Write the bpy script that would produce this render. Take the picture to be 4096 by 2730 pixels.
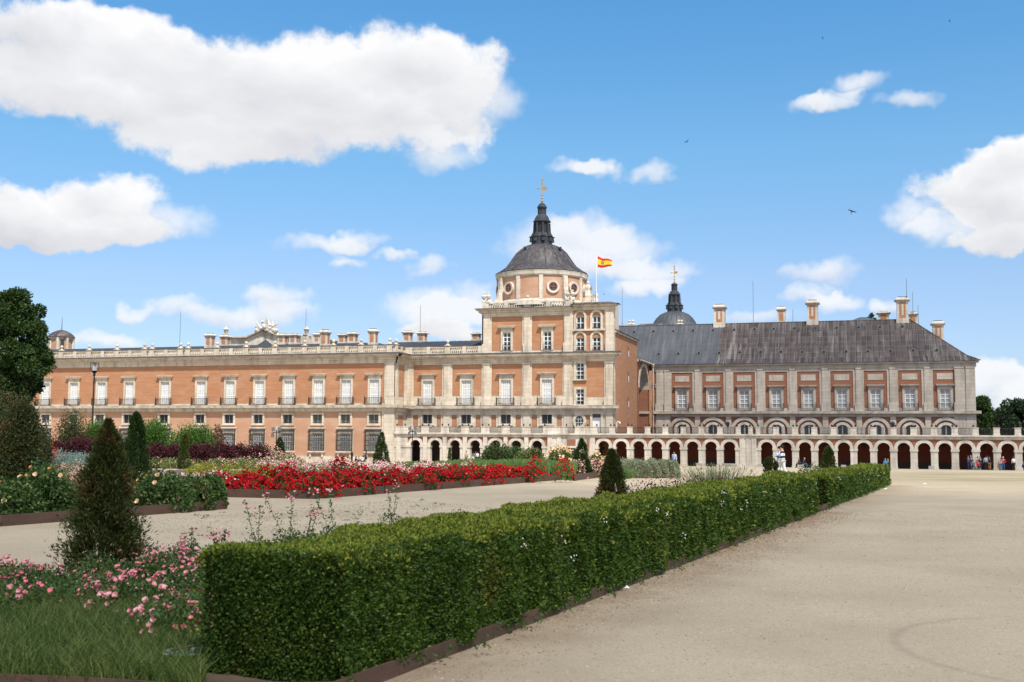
import bpy, bmesh, math, random
import numpy as np
from mathutils import Vector, Matrix

for o in list(bpy.data.objects): bpy.data.objects.remove(o)
SC = bpy.context.scene
COL = SC.collection
R = math.radians
rng = np.random.default_rng(7)
random.seed(7)

# ------------------------------------------------------------ camera
F = 4500.0; YAW = R(17.3); PITCH = math.atan(405 / 4500.); ROLL = .007; EYE = 1.7
fw = np.array([-math.sin(YAW) * math.cos(PITCH), math.cos(YAW) * math.cos(PITCH), math.sin(PITCH)])
rt = np.array([math.cos(YAW), math.sin(YAW), 0.]); upv = np.cross(rt, fw)
r2 = rt * math.cos(ROLL) + upv * math.sin(ROLL); u2 = upv * math.cos(ROLL) - rt * math.sin(ROLL)
CP = np.array([0, 0, EYE])
cam = bpy.data.cameras.new("camera"); co = bpy.data.objects.new("camera", cam); COL.objects.link(co)
m = Matrix(((r2[0], u2[0], -fw[0], 0), (r2[1], u2[1], -fw[1], 0), (r2[2], u2[2], -fw[2], EYE), (0, 0, 0, 1)))
co.matrix_world = m
cam.sensor_width = 36; cam.lens = 36 * F / 4096; cam.clip_start = .1; cam.clip_end = 8000
cam.dof.use_dof = True; cam.dof.focus_distance = 70; cam.dof.aperture_fstop = 4.0
SC.camera = co
SC.render.resolution_x = 1024; SC.render.resolution_y = 682

# ------------------------------------------------------------ light
SUN_EL = R(57); SUN_AZ = R(40)           # azimuth right of the facade normal (towards the viewer)
sdir = Vector((math.sin(SUN_AZ) * math.cos(SUN_EL), -math.cos(SUN_AZ) * math.cos(SUN_EL), math.sin(SUN_EL)))
sl = bpy.data.lights.new("sun", 'SUN'); sl.energy = 4.9; sl.angle = R(1.2); sl.color = (1, .94, .84)
so = bpy.data.objects.new("sun", sl); COL.objects.link(so)
so.rotation_euler = (-sdir).to_track_quat('-Z', 'Y').to_euler()
SC.view_settings.view_transform = 'Standard'; SC.view_settings.look = 'None'
SC.view_settings.gamma = 1; SC.view_settings.exposure = 0.3

SC.cycles.max_bounces = 6; SC.cycles.diffuse_bounces = 3; SC.cycles.glossy_bounces = 2
W = bpy.data.worlds.new("World"); SC.world = W; W.use_nodes = True
W.cycles.sampling_method = 'MANUAL'; W.cycles.sample_map_resolution = 512
nt = W.node_tree; nt.nodes.clear()
def N(t, **k):
    n = nt.nodes.new(t)
    for a, b in k.items(): setattr(n, a, b)
    return n
def L(a, b): nt.links.new(a, b)
def Mth(op, a, b=None, c=None, clamp=False):
    n = nt.nodes.new('ShaderNodeMath'); n.operation = op; n.use_clamp = clamp
    for i, v in enumerate((a, b, c)):
        if v is None: continue
        if isinstance(v, (int, float)): n.inputs[i].default_value = v
        else: nt.links.new(v, n.inputs[i])
    return n.outputs[0]
def azel(px, py):
    d = fw + r2 * (px - 2048) / F + u2 * (1365 - py) / F
    d = d / np.linalg.norm(d)
    return math.atan2(d[0], d[1]), math.asin(d[2])
out = N('ShaderNodeOutputWorld'); bg = N('ShaderNodeBackground')
sky = N('ShaderNodeTexSky'); sky.sky_type = 'NISHITA'; sky.sun_disc = False
sky.sun_elevation = SUN_EL; sky.sun_rotation = math.atan2(sdir.x, sdir.y)
sky.air_density = 1.0; sky.dust_density = .35; sky.ozone_density = 1.6; sky.altitude = 500
bg.inputs[1].default_value = .106
tc = N('ShaderNodeTexCoord')
sx = N('ShaderNodeSeparateXYZ'); L(tc.outputs['Generated'], sx.inputs[0])
az = Mth('ARCTAN2', sx.outputs[0], sx.outputs[1]); el = Mth('ARCSINE', sx.outputs[2])
cb = N('ShaderNodeCombineXYZ'); L(az, cb.inputs[0]); L(el, cb.inputs[1])
def noise(vec, scale, detail, rough=.55, dist=0):
    n = N('ShaderNodeTexNoise'); n.inputs['Scale'].default_value = scale; n.inputs['Detail'].default_value = detail
    n.inputs['Roughness'].default_value = rough; n.inputs['Distortion'].default_value = dist
    L(vec, n.inputs['Vector']); return n
n1 = noise(cb.outputs[0], 13, 8, .66)
nw = noise(cb.outputs[0], 24, 3, .6)
# warped coordinates
vs = N('ShaderNodeVectorMath', operation='SUBTRACT'); L(nw.outputs['Color'], vs.inputs[0]); vs.inputs[1].default_value = (.5, .5, .5)
vsc = N('ShaderNodeVectorMath', operation='MULTIPLY'); L(vs.outputs[0], vsc.inputs[0]); vsc.inputs[1].default_value = (.055, .036, 0)
va = N('ShaderNodeVectorMath', operation='ADD'); L(cb.outputs[0], va.inputs[0]); L(vsc.outputs[0], va.inputs[1])
# cloud puffs: pixel x, y, radius x, radius y of the photo turned into sky directions
PUFFS = [
 (180, 130, 420, 170), (520, 190, 380, 160), (120, 330, 360, 140), (560, 400, 420, 190), (900, 300, 380, 190), (1300, 330, 380, 200),
 (1600, 230, 250, 150), (1820, 300, 250, 160), (1930, 400, 195, 121), (1650, 480, 330, 160), (1150, 540, 420, 130), (800, 590, 300, 110), (1760, 600, 180, 90),
 (120, 860, 290, 130), (470, 790, 250, 110), (640, 880, 220, 100), (420, 930, 360, 75), (40, 900, 260, 80),
 (4080, 640, 250, 110), (3880, 760, 260, 120), (4060, 830, 280, 130), (3800, 900, 180, 75), (3640, 850, 143, 81), (4000, 950, 230, 60),
 (2350, 930, 190, 80), (2180, 980, 208, 121), (2480, 1000, 200, 90), (2620, 1080, 210, 60), (2580, 1140, 180, 38), (2260, 1060, 190, 70),
 (1290, 980, 195, 43), (1420, 960, 117, 45), (1410, 1050, 91, 35), (1580, 1018, 78, 27), (1730, 1062, 117, 45),
 (1100, 1180, 143, 51), (1130, 1250, 143, 54), (900, 1270, 170, 50), (700, 1220, 156, 45), (520, 1232, 78, 35), (430, 1350, 195, 40),
 (1700, 1240, 195, 94), (1900, 1190, 143, 81), (1750, 1320, 230, 50), (1830, 1250, 180, 70),
 (2300, 668, 143, 37), (2400, 678, 104, 40), (2590, 690, 85, 51), (3230, 425, 117, 45), (3350, 405, 117, 40), (3440, 325, 117, 59), (3640, 400, 143, 43),  (3290, 1080, 169, 56), (3240, 1165, 130, 40), (3350, 1200, 117, 54), (3040, 1255, 195, 40), (3540, 1215, 78, 35),  (3960, 1540, 169, 81), (4060, 1500, 104, 67), (4080, 1620, 117, 81), (3970, 1480, 117, 54)]
acc = None; accw = None; accv = None; accs = None
PUFFS = [p for p in PUFFS if p[2] > 220] + [p for p in PUFFS if p[2] <= 220]
for (px, py, rx, ry) in PUFFS:
    a0, e0 = azel(px, py); a1, _ = azel(px + rx, py); _, e1 = azel(px, py - ry)
    sa, se = 1 / abs(a1 - a0), 1 / abs(e1 - e0)
    src = va.outputs[0]
    if accv is not None:          # ties each puff to the one before, so they are evaluated in turn
        s1 = N('ShaderNodeVectorMath', operation='MULTIPLY_ADD'); L(accv, s1.inputs[0]); s1.inputs[1].default_value = (1e-9,) * 3; L(va.outputs[0], s1.inputs[2]); src = s1.outputs[0]
    s2 = N('ShaderNodeVectorMath', operation='MULTIPLY_ADD'); L(src, s2.inputs[0]); s2.inputs[1].default_value = (sa, se, 0); s2.inputs[2].default_value = (-a0 * sa, -e0 * se, 0)
    dt = N('ShaderNodeVectorMath', operation='DOT_PRODUCT'); L(s2.outputs[0], dt.inputs[0]); L(s2.outputs[0], dt.inputs[1])
    w = Mth('SUBTRACT', 1.25, dt.outputs['Value'], clamp=False)
    w = Mth('MAXIMUM', w, 0.)
    if rx <= 220: accs = w if accs is None else Mth('ADD', accs, w)
    else:
        acc = w if acc is None else Mth('MAXIMUM', acc, w)
        accw = w if accw is None else Mth('ADD', accw, w)
    sp = N('ShaderNodeSeparateXYZ'); L(s2.outputs[0], sp.inputs[0])
    v = Mth('MULTIPLY', w, sp.outputs[1])
    accv = v if accv is None else Mth('ADD', accv, v)
hrel = Mth('DIVIDE', accv, Mth('ADD', Mth('ADD', accw, accs), .05))
fld = Mth('MULTIPLY_ADD', accw, .55, Mth('MULTIPLY', acc, .45))
nz = Mth('MULTIPLY', Mth('SUBTRACT', n1.outputs['Fac'], .5), 2.6)
dens = Mth('MULTIPLY', Mth('SUBTRACT', Mth('ADD', fld, nz), .16), 1.35, clamp=False)
mr = N('ShaderNodeMapRange', interpolation_type='SMOOTHERSTEP'); L(dens, mr.inputs[0]); mr.inputs[1].default_value = 0; mr.inputs[2].default_value = 1.15
# keep the sky clear where no puff reaches
gate = Mth('MULTIPLY', fld, 5, clamp=True)
mask = Mth('MULTIPLY', mr.outputs[0], gate)
# small thin clouds: softer, half transparent
ds = Mth('ADD', accs, Mth('MULTIPLY', nz, .62))
ms_ = N('ShaderNodeMapRange', interpolation_type='SMOOTHSTEP'); L(ds, ms_.inputs[0]); ms_.inputs[1].default_value = .12; ms_.inputs[2].default_value = 1.6; ms_.inputs[4].default_value = .85
mask = Mth('MAXIMUM', mask, Mth('MULTIPLY', ms_.outputs[0], Mth('MULTIPLY', accs, 4, clamp=True)))
cst = N('ShaderNodeVectorMath', operation='MULTIPLY'); L(cb.outputs[0], cst.inputs[0]); cst.inputs[1].default_value = (.6, 1.3, 1)
nb = noise(cst.outputs[0], 12, 4, .5)
sh = Mth('ADD', Mth('MULTIPLY', hrel, .5), Mth('MULTIPLY', Mth('SUBTRACT', nb.outputs['Fac'], .5), 1.25))
sh = Mth('ADD', sh, Mth('MULTIPLY', Mth('SUBTRACT', n1.outputs['Fac'], .5), .5))
sh = Mth('ADD', sh, Mth('MULTIPLY', Mth('SUBTRACT', 1.0, Mth('MINIMUM', fld, 1.6)), .22))
shr = N('ShaderNodeMapRange'); L(sh, shr.inputs[0]); shr.inputs[1].default_value = -.62; shr.inputs[2].default_value = .28
cr = N('ShaderNodeValToRGB'); L(shr.outputs[0], cr.inputs[0])
cr.color_ramp.elements[0].color = (4.9, 5.05, 5.45, 1); cr.color_ramp.elements[1].color = (7.6, 7.6, 7.7, 1)
hs = N('ShaderNodeHueSaturation'); L(sky.outputs[0], hs.inputs['Color']); hs.inputs['Saturation'].default_value = 1.18; hs.inputs['Value'].default_value = 1.5
# clearer, bluer air than the sky model's: trims its white horizon
er = N('ShaderNodeMapRange'); L(el, er.inputs[0]); er.inputs[1].default_value = R(2); er.inputs[2].default_value = R(21)
ec = N('ShaderNodeValToRGB'); L(er.outputs[0], ec.inputs[0]); ee = ec.color_ramp.elements
ee[0].color = (.50, .53, .70, 1); ee[1].color = (.66, .95, .97, 1)
e = ee.new(.33); e.color = (.77, .72, .76, 1); e = ee.new(.66); e.color = (.77, .91, .88, 1)
tm = N('ShaderNodeVectorMath', operation='MULTIPLY'); L(hs.outputs[0], tm.inputs[0]); L(ec.outputs[0], tm.inputs[1])
# broken cloud added to the unseen sky, overhead and behind, to whiten the skylight
nb2 = noise(tc.outputs['Generated'], 2.6, 4, .6)
m2 = N('ShaderNodeMapRange', interpolation_type='SMOOTHSTEP'); L(nb2.outputs['Fac'], m2.inputs[0]); m2.inputs[1].default_value = .44; m2.inputs[2].default_value = .60
fwd = N('ShaderNodeVectorMath', operation='DOT_PRODUCT'); L(tc.outputs['Generated'], fwd.inputs[0]); fwd.inputs[1].default_value = tuple(fw)
g2 = N('ShaderNodeMapRange', interpolation_type='SMOOTHSTEP'); L(fwd.outputs['Value'], g2.inputs[0]); g2.inputs[1].default_value = .86; g2.inputs[2].default_value = .70
mask = Mth('MAXIMUM', mask, Mth('MULTIPLY', m2.outputs[0], g2.outputs[0]))
mx = N('ShaderNodeMix', data_type='RGBA'); L(mask, mx.inputs['Factor']); L(tm.outputs[0], mx.inputs['A']); L(cr.outputs[0], mx.inputs['B'])
L(mx.outputs['Result'], bg.inputs[0]); L(bg.outputs[0], out.inputs[0])

# ------------------------------------------------------------ helpers
def ray(x, y): return fw + r2 * (x - 2048) / F + u2 * (1365 - y) / F
def atY(x, y, Y):
    d = ray(x, y); return CP + d * (Y / d[1])
def XY(px, Y, y=1600): return float(atY(px, y, Y)[0])
def ZY(px, y, Y): return float(atY(px, y, Y)[2])
def gz(x, y): return -.013 * max(0., y - 50.) if y < 165 else -1.495
def gzv(y): return -.013 * np.clip(y - 50., 0, 115)
def G(px, py):
    d = ray(px, py); t = EYE / -d[2]
    for _ in range(20):
        p = CP + d * t; t = (EYE - gz(p[0], p[1])) / -d[2]
    p = CP + d * t; return (float(p[0]), float(p[1]))
def depth(x, y, z=1.7): return float((np.array([x, y, z]) - CP) @ fw)

class MB:
    def __init__(s): s.v = []; s.f = []
    def add(s, vs, fs):
        b = len(s.v); s.v += [tuple(map(float, v)) for v in vs]; s.f += [tuple(i + b for i in f) for f in fs]; return s
    def box(s, x0, x1, y0, y1, z0, z1, taper=0):
        t = taper
        return s.add([(x0, y0, z0), (x1, y0, z0), (x1, y1, z0), (x0, y1, z0), (x0 + t, y0 + t, z1), (x1 - t, y0 + t, z1), (x1 - t, y1 - t, z1), (x0 + t, y1 - t, z1)],
              [(0, 3, 2, 1), (4, 5, 6, 7), (0, 1, 5, 4), (1, 2, 6, 5), (2, 3, 7, 6), (3, 0, 4, 7)])
    def lathe(s, cx, cy, prof, n=12, a0=0, cap=True, sq=False):
        vs = []
        for r, z in prof:
            for i in range(n):
                a = a0 + 2 * math.pi * i / n; vs.append((cx + r * math.cos(a), cy + r * math.sin(a), z))
        fs = []
        for j in range(len(prof) - 1):
            for i in range(n):
                k = (i + 1) % n; fs.append((j * n + i, j * n + k, (j + 1) * n + k, (j + 1) * n + i))
        if cap: fs.append(tuple(range(n))[::-1]); fs.append(tuple((len(prof) - 1) * n + i for i in range(n)))
        return s.add(vs, fs)
    def tube(s, p0, p1, ra, rb=None, n=6):
        rb = ra if rb is None else rb
        p0 = Vector(p0); p1 = Vector(p1); d = (p1 - p0).normalized()
        a = d.orthogonal().normalized(); b = d.cross(a)
        vs = []
        for p, r in ((p0, ra), (p1, rb)):
            for i in range(n):
                t = 2 * math.pi * i / n; vs.append(p + a * (r * math.cos(t)) + b * (r * math.sin(t)))
        fs = [(i, (i + 1) % n, n + (i + 1) % n, n + i) for i in range(n)]
        fs += [tuple(range(n))[::-1], tuple(n + i for i in range(n))]
        return s.add(vs, fs)
    def sheet(s, X0, X1, Z0, Z1, Y, holes):
        """vertical wall face at Y with rectangular holes"""
        xs = sorted({X0, X1, *[h[0] for h in holes if X0 < h[0] < X1], *[h[1] for h in holes if X0 < h[1] < X1]})
        zs = sorted({Z0, Z1, *[h[2] for h in holes if Z0 < h[2] < Z1], *[h[3] for h in holes if Z0 < h[3] < Z1]})
        for j in range(len(zs) - 1):
            zc = (zs[j] + zs[j + 1]) / 2; i = 0
            while i < len(xs) - 1:
                def inh(k):
                    xc = (xs[k] + xs[k + 1]) / 2
                    return any(h[0] < xc < h[1] and h[2] < zc < h[3] for h in holes)
                if inh(i): i += 1; continue
                k = i
                while k < len(xs) - 1 and not inh(k): k += 1
                s.add([(xs[i], Y, zs[j]), (xs[k], Y, zs[j]), (xs[k], Y, zs[j + 1]), (xs[i], Y, zs[j + 1])], [(0, 1, 2, 3)]); i = k
        return s
    def archfill(s, cx, hw, r, zs, zt, Y0, Y1, n=14, flat=1.0):
        """wall above an arch opening: front face plus intrados, between cx-hw and cx+hw, from springing zs to zt"""
        pts = [(cx + r * math.cos(math.pi * i / n), zs + flat * r * math.sin(math.pi * i / n)) for i in range(n + 1)]
        for Y, fl in ((Y0, 0), (Y1, 1)):
            for i in range(n):
                (xa, za), (xb, zb) = pts[i], pts[i + 1]
                q = [(xb, Y, zb), (xa, Y, za), (xa, Y, zt), (xb, Y, zt)]
                s.add(q, [(0, 1, 2, 3) if not fl else (3, 2, 1, 0)])
            if hw > r + 1e-4:
                for xa, xb in ((cx - hw, cx - r), (cx + r, cx + hw)):
                    s.add([(xa, Y, zs), (xb, Y, zs), (xb, Y, zt), (xa, Y, zt)], [(0, 1, 2, 3)])
        for i in range(n):
            (xa, za), (xb, zb) = pts[i], pts[i + 1]
            s.add([(xa, Y0, za), (xb, Y0, zb), (xb, Y1, zb), (xa, Y1, za)], [(0, 1, 2, 3)])
        return s
    def ring(s, cx, ri, ro, zs, Y0, Y1, n=16, a0=0, a1=math.pi, flat=1.0):
        """archivolt: proud ring from Y0 (front) back to Y1"""
        vs = []
        for i in range(n + 1):
            a = a0 + (a1 - a0) * i / n; c, q = math.cos(a), math.sin(a) * flat
            vs += [(cx + ri * c, Y0, zs + ri * q), (cx + ro * c, Y0, zs + ro * q), (cx + ro * c, Y1, zs + ro * q), (cx + ri * c, Y1, zs + ri * q)]
        fs = []
        for i in range(n):
            b = 4 * i
            for k in range(4): fs.append((b + k, b + (k + 1) % 4, b + 4 + (k + 1) % 4, b + 4 + k))
        return s.add(vs, fs)
    def ball(s, cx, cy, cz, r, n=10, m=6, sz=1):
        prof = [(max(1e-3, r * math.sin(math.pi * j / m)), cz - sz * r * math.cos(math.pi * j / m)) for j in range(m + 1)]
        return s.lathe(cx, cy, prof, n)
WL = {}
def finish(me, smooth):
    bm = bmesh.new(); bm.from_mesh(me)
    bmesh.ops.recalc_face_normals(bm, faces=bm.faces)
    bm.to_mesh(me); bm.free()
    if smooth: me.polygons.foreach_set('use_smooth', [True] * len(me.polygons))
def ob(name, mb, mat, parent=None, loc=(0, 0, 0), smooth=False, recalc=True):
    me = bpy.data.meshes.new(name); me.from_pydata(mb.v, [], mb.f); me.materials.append(mat)
    if recalc: finish(me, smooth)
    o = bpy.data.objects.new(name, me); COL.objects.link(o)
    place(o, parent, loc); return o
def place(o, parent, loc):
    loc = Vector(loc)
    if parent is not None:
        o.parent = parent; o.location = loc - WL[parent.name]
    else: o.location = loc
    WL[o.name] = loc
def empty(name, loc, label, cat, group=None, rz=0):
    o = bpy.data.objects.new(name, None); COL.objects.link(o); o.location = loc; o.rotation_euler.z = rz
    WL[o.name] = Vector(loc); return tag(o, label, cat, group)
def tag(o, label, cat, group=None, kind=None):
    if label: o['label'] = label
    if cat: o['category'] = cat
    if group: o['group'] = group
    if kind: o['kind'] = kind
    return o
def struct(o): o['kind'] = 'structure'; return o
def wpart(name, mb, mat, parent, smooth=False):
    """part whose mesh is in world coordinates, re-based on its parent"""
    pl = WL[parent.name]; mb.v = [(a - pl.x, b - pl.y, c - pl.z) for a, b, c in mb.v]
    return ob(name, mb, mat, parent, pl, smooth)
def copyt(o, parent, loc):
    c = o.copy(); COL.objects.link(c); c.parent = parent
    if parent is not None: c.location = Vector(loc) - WL[parent.name]
    else: c.location = loc
    WL[c.name] = Vector(loc)
    for ch in list(o.children):
        d = ch.copy(); COL.objects.link(d); d.parent = c
        for g in list(ch.children):
            e = g.copy(); COL.objects.link(e); e.parent = d
    return c

# ------------------------------------------------------------ materials
MATS = {}
def mat(name, c1, c2=None, scale=(1, 1, 1), rough=.8, bump=0, detail=5, lo=.3, hi=.7, metal=0, spec=.3, island=0, trans=0,
        streak=None, c3=None, s3=(1, 1, 1), lo3=.55, hi3=.7, bscale=None):
    if name in MATS: return MATS[name]
    m = bpy.data.materials.new(name); m.use_nodes = True; t = m.node_tree; b = t.nodes['Principled BSDF']
    b.inputs['Roughness'].default_value = rough; b.inputs['Metallic'].default_value = metal
    b.inputs['Specular IOR Level'].default_value = spec
    g = t.nodes.new('ShaderNodeNewGeometry')
    def nz(sc, det=detail, r=.6):
        mp = t.nodes.new('ShaderNodeVectorMath'); mp.operation = 'MULTIPLY'; t.links.new(g.outputs['Position'], mp.inputs[0]); mp.inputs[1].default_value = sc
        n = t.nodes.new('ShaderNodeTexNoise'); n.inputs['Scale'].default_value = 1; n.inputs['Detail'].default_value = det; n.inputs['Roughness'].default_value = r
        t.links.new(mp.outputs[0], n.inputs['Vector']); return n.outputs['Fac']
    def rngm(s, a, c):
        q = t.nodes.new('ShaderNodeMapRange'); t.links.new(s, q.inputs[0]); q.inputs[1].default_value = a; q.inputs[2].default_value = c; return q.outputs[0]
    def mix(f, A, B):
        x = t.nodes.new('ShaderNodeMix'); x.data_type = 'RGBA'
        if isinstance(f, float): x.inputs['Factor'].default_value = f
        else: t.links.new(f, x.inputs['Factor'])
        for k, v in (('A', A), ('B', B)):
            if isinstance(v, tuple): x.inputs[k].default_value = (*v[:3], 1)
            else: t.links.new(v, x.inputs[k])
        return x.outputs['Result']
    c = tuple(c1)
    if c2 is not None:
        f = rngm(nz(scale), lo, hi)
        if island:
            ri = t.nodes.new('ShaderNodeMath'); ri.operation = 'MULTIPLY_ADD'; t.links.new(g.outputs['Random Per Island'], ri.inputs[0]); ri.inputs[1].default_value = island; 
            sb = t.nodes.new('ShaderNodeMath'); sb.operation = 'SUBTRACT'; t.links.new(f, sb.inputs[0]); sb.inputs[1].default_value = island / 2
            ri.use_clamp = True; t.links.new(sb.outputs[0], ri.inputs[2]); f = ri.outputs[0]
        c = mix(f, c, tuple(c2))
    if c3 is not None: c = mix(rngm(nz(s3), lo3, hi3), c, tuple(c3))
    if streak is not None: c = mix(rngm(nz(streak[1], 5), .47, .72), c, tuple(streak[0]))
    if isinstance(c, tuple): b.inputs['Base Color'].default_value = (*c, 1)
    else: t.links.new(c, b.inputs['Base Color'])
    if bump:
        bp = t.nodes.new('ShaderNodeBump'); bp.inputs['Strength'].default_value = bump; bp.inputs['Distance'].default_value = .05
        t.links.new(nz(bscale or tuple(4 * q for q in scale), 6), bp.inputs['Height']); t.links.new(bp.outputs[0], b.inputs['Normal'])
    if trans:
        o = t.nodes['Material Output']; tl = t.nodes.new('ShaderNodeBsdfTranslucent'); ms = t.nodes.new('ShaderNodeMixShader'); ms.inputs[0].default_value = trans
        if isinstance(c, tuple): tl.inputs[0].default_value = (*c, 1)
        else: t.links.new(c, tl.inputs[0])
        t.links.new(b.outputs[0], ms.inputs[1]); t.links.new(tl.outputs[0], ms.inputs[2]); t.links.new(ms.outputs[0], o.inputs[0])
    MATS[name] = m; return m
STONE = mat('limestone', (.66, .585, .485), (.56, .48, .375), (.25, .25, .5), .85, .15, streak=((.38, .31, .235), (1.1, 1.1, .13)), lo=.35, hi=.75)
STONEW = mat('pale_stone', (.68, .62, .54), (.56, .50, .42), (.3, .3, .4), .85, .12, streak=((.38, .33, .27), (1.3, 1.3, .16)))
STONED = mat('weathered_ledge_stone', (.52, .46, .38), (.27, .24, .20), (.9, .9, 1.2), .9, .2, lo=.4, hi=.65)
STONEG = mat('grey_limestone', (.55, .485, .415), (.47, .41, .345), (.3, .3, .3), .85, .1, streak=((.34, .30, .25), (.9, .9, .14)))
BRICK = mat('orange_brick', (.45, .228, .125), (.37, .172, .09), (.35, .35, 6), .9, .1, lo=.3, hi=.7, c3=(.50, .29, .185), s3=(.5, .5, .9), lo3=.5, hi3=.85)
PLASTER = mat('salmon_plaster', (.50, .30, .20), (.43, .235, .145), (.25, .25, 1.2), .9, .08, c3=(.55, .37, .27), s3=(.2, .2, .35), lo3=.5, hi3=.8)
BRICKR = mat('red_brick', (.31, .14, .085), (.25, .105, .06), (.4, .4, 4), .9, .1)
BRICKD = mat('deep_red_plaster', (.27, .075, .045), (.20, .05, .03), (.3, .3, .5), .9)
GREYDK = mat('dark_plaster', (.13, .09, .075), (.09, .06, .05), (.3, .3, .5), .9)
WHITE = mat('white_paint', (.82, .82, .81), (.74, .74, .73), (.8, .8, .8), .5)
SHUT = mat('shutter_white', (.80, .80, .80), (.70, .70, .71), (2, 2, 6), .5)
SLATD = mat('louvre_grey', (.42, .42, .43), (.5, .5, .5), (1, 1, 6), .6)
GLASS = mat('dark_glass', (.015, .02, .025), (.05, .06, .07), (.6, .6, .6), .08, spec=.6)
CURT = mat('curtain', (.35, .34, .29), (.22, .22, .19), (4, 1, .5), .8)
BLINDL = mat('pale_blind', (.55, .55, .54), (.40, .40, .40), (.9, .9, .9), .5)
BLIND = mat('grey_blind_behind_glass', (.46, .46, .45), (.24, .25, .26), (.9, .9, .6), .3, spec=.5)
IRON = mat('black_iron', (.025, .027, .03), (.05, .045, .045), (2, 2, 2), .45, metal=.3)
def leadmat(name, a, b, c, c3s, grid):
    m = mat(name, a, b, (.5, .5, .25), .55, .15, c3=c, s3=c3s, lo3=.5, hi3=.72, metal=.0, spec=.4)
    return m
LEAD = leadmat('grey_lead', (.045, .051, .060), (.075, .081, .092), (.11, .115, .125), (2.0, .12, .15), 0)
LEADR = mat('worn_lead_rim', (.14, .15, .16), (.20, .21, .22), (2, 2, 2), .6)
LEADB = leadmat('brown_patina_lead', (.048, .036, .036), (.075, .058, .056), (.16, .15, .14), (1.5, .12, .14), 0)
def sheets(m):
    t = m.node_tree; b = t.nodes['Principled BSDF']; src = b.inputs['Base Color'].links[0].from_socket
    g = t.nodes.new('ShaderNodeNewGeometry'); sp = t.nodes.new('ShaderNodeSeparateXYZ'); t.links.new(g.outputs['Position'], sp.inputs[0]); cb_ = t.nodes.new('ShaderNodeCombineXYZ')
    t.links.new(sp.outputs[0], cb_.inputs[0]); t.links.new(sp.outputs[2], cb_.inputs[1])
    br = t.nodes.new('ShaderNodeTexBrick'); br.offset = 0; br.inputs['Scale'].default_value = 1; br.inputs['Brick Width'].default_value = .86; br.inputs['Row Height'].default_value = .92; br.inputs['Mortar Size'].default_value = .035
    br.inputs['Color1'].default_value = (.55, .52, .52, 1); br.inputs['Color2'].default_value = (1.25, 1.18, 1.15, 1); br.inputs['Mortar'].default_value = (1.5, 1.5, 1.5, 1); t.links.new(cb_.outputs[0], br.inputs['Vector'])
    mu = t.nodes.new('ShaderNodeMix'); mu.data_type = 'RGBA'; mu.blend_type = 'MULTIPLY'; mu.inputs['Factor'].default_value = 1; t.links.new(src, mu.inputs['A']); t.links.new(br.outputs['Color'], mu.inputs['B'])
    # run-off streaks, in drifts along the roof
    def nzz(sc, det):
        mp = t.nodes.new('ShaderNodeVectorMath'); mp.operation = 'MULTIPLY'; t.links.new(g.outputs['Position'], mp.inputs[0]); mp.inputs[1].default_value = sc
        n = t.nodes.new('ShaderNodeTexNoise'); n.inputs['Scale'].default_value = 1; n.inputs['Detail'].default_value = det; t.links.new(mp.outputs[0], n.inputs['Vector'])
        return n.outputs['Fac']
    def rmm(s_, a, c):
        q = t.nodes.new('ShaderNodeMapRange'); t.links.new(s_, q.inputs[0]); q.inputs[1].default_value = a; q.inputs[2].default_value = c; return q.outputs[0]
    f = t.nodes.new('ShaderNodeMath'); f.operation = 'MULTIPLY'; t.links.new(rmm(nzz((3.2, .12, .16), 3), .5, .68), f.inputs[0]); t.links.new(rmm(nzz((.16, .08, .22), 2), .46, .62), f.inputs[1])
    m3 = t.nodes.new('ShaderNodeMix'); m3.data_type = 'RGBA'; t.links.new(f.outputs[0], m3.inputs['Factor']); t.links.new(mu.outputs['Result'], m3.inputs['A']); m3.inputs['B'].default_value = (.18, .17, .155, 1)
    t.links.new(m3.outputs['Result'], b.inputs['Base Color'])
sheets(LEADB)
def coursed(m, w, row, lo, hi):
    t = m.node_tree; b = t.nodes['Principled BSDF']; src = b.inputs['Base Color'].links[0].from_socket
    g = t.nodes.new('ShaderNodeNewGeometry'); sp = t.nodes.new('ShaderNodeSeparateXYZ'); t.links.new(g.outputs['Position'], sp.inputs[0]); cb_ = t.nodes.new('ShaderNodeCombineXYZ')
    ad = t.nodes.new('ShaderNodeMath'); ad.operation = 'ADD'; t.links.new(sp.outputs[0], ad.inputs[0]); t.links.new(sp.outputs[1], ad.inputs[1])
    t.links.new(ad.outputs[0], cb_.inputs[0]); t.links.new(sp.outputs[2], cb_.inputs[1])
    br = t.nodes.new('ShaderNodeTexBrick'); br.inputs['Scale'].default_value = 1; br.inputs['Brick Width'].default_value = w; br.inputs['Row Height'].default_value = row; br.inputs['Mortar Size'].default_value = .022
    br.inputs['Color1'].default_value = (lo, lo, lo, 1); br.inputs['Color2'].default_value = (hi, hi, hi, 1); br.inputs['Mortar'].default_value = (.78, .745, .71, 1); t.links.new(cb_.outputs[0], br.inputs['Vector'])
    mu = t.nodes.new('ShaderNodeMix'); mu.data_type = 'RGBA'; mu.blend_type = 'MULTIPLY'; mu.inputs['Factor'].default_value = 1; t.links.new(src, mu.inputs['A']); t.links.new(br.outputs['Color'], mu.inputs['B']); t.links.new(mu.outputs['Result'], b.inputs['Base Color'])
for m_ in (STONE, STONEW, STONEG): coursed(m_, 1.15, .56, .93, 1.07)
LEADV = leadmat('dome_lead', (.036, .033, .036), (.062, .056, .058), (.13, .122, .122), (2.6, 2.6, .12), 0)
LEADK = mat('dark_lead', (.03, .036, .045), (.055, .062, .072), (.8, .8, .4), .75, spec=.2)
ROOFD = mat('dark_roof_edge', (.06, .055, .058), (.14, .13, .13), (1.2, 1.2, 2), .7)
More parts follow.
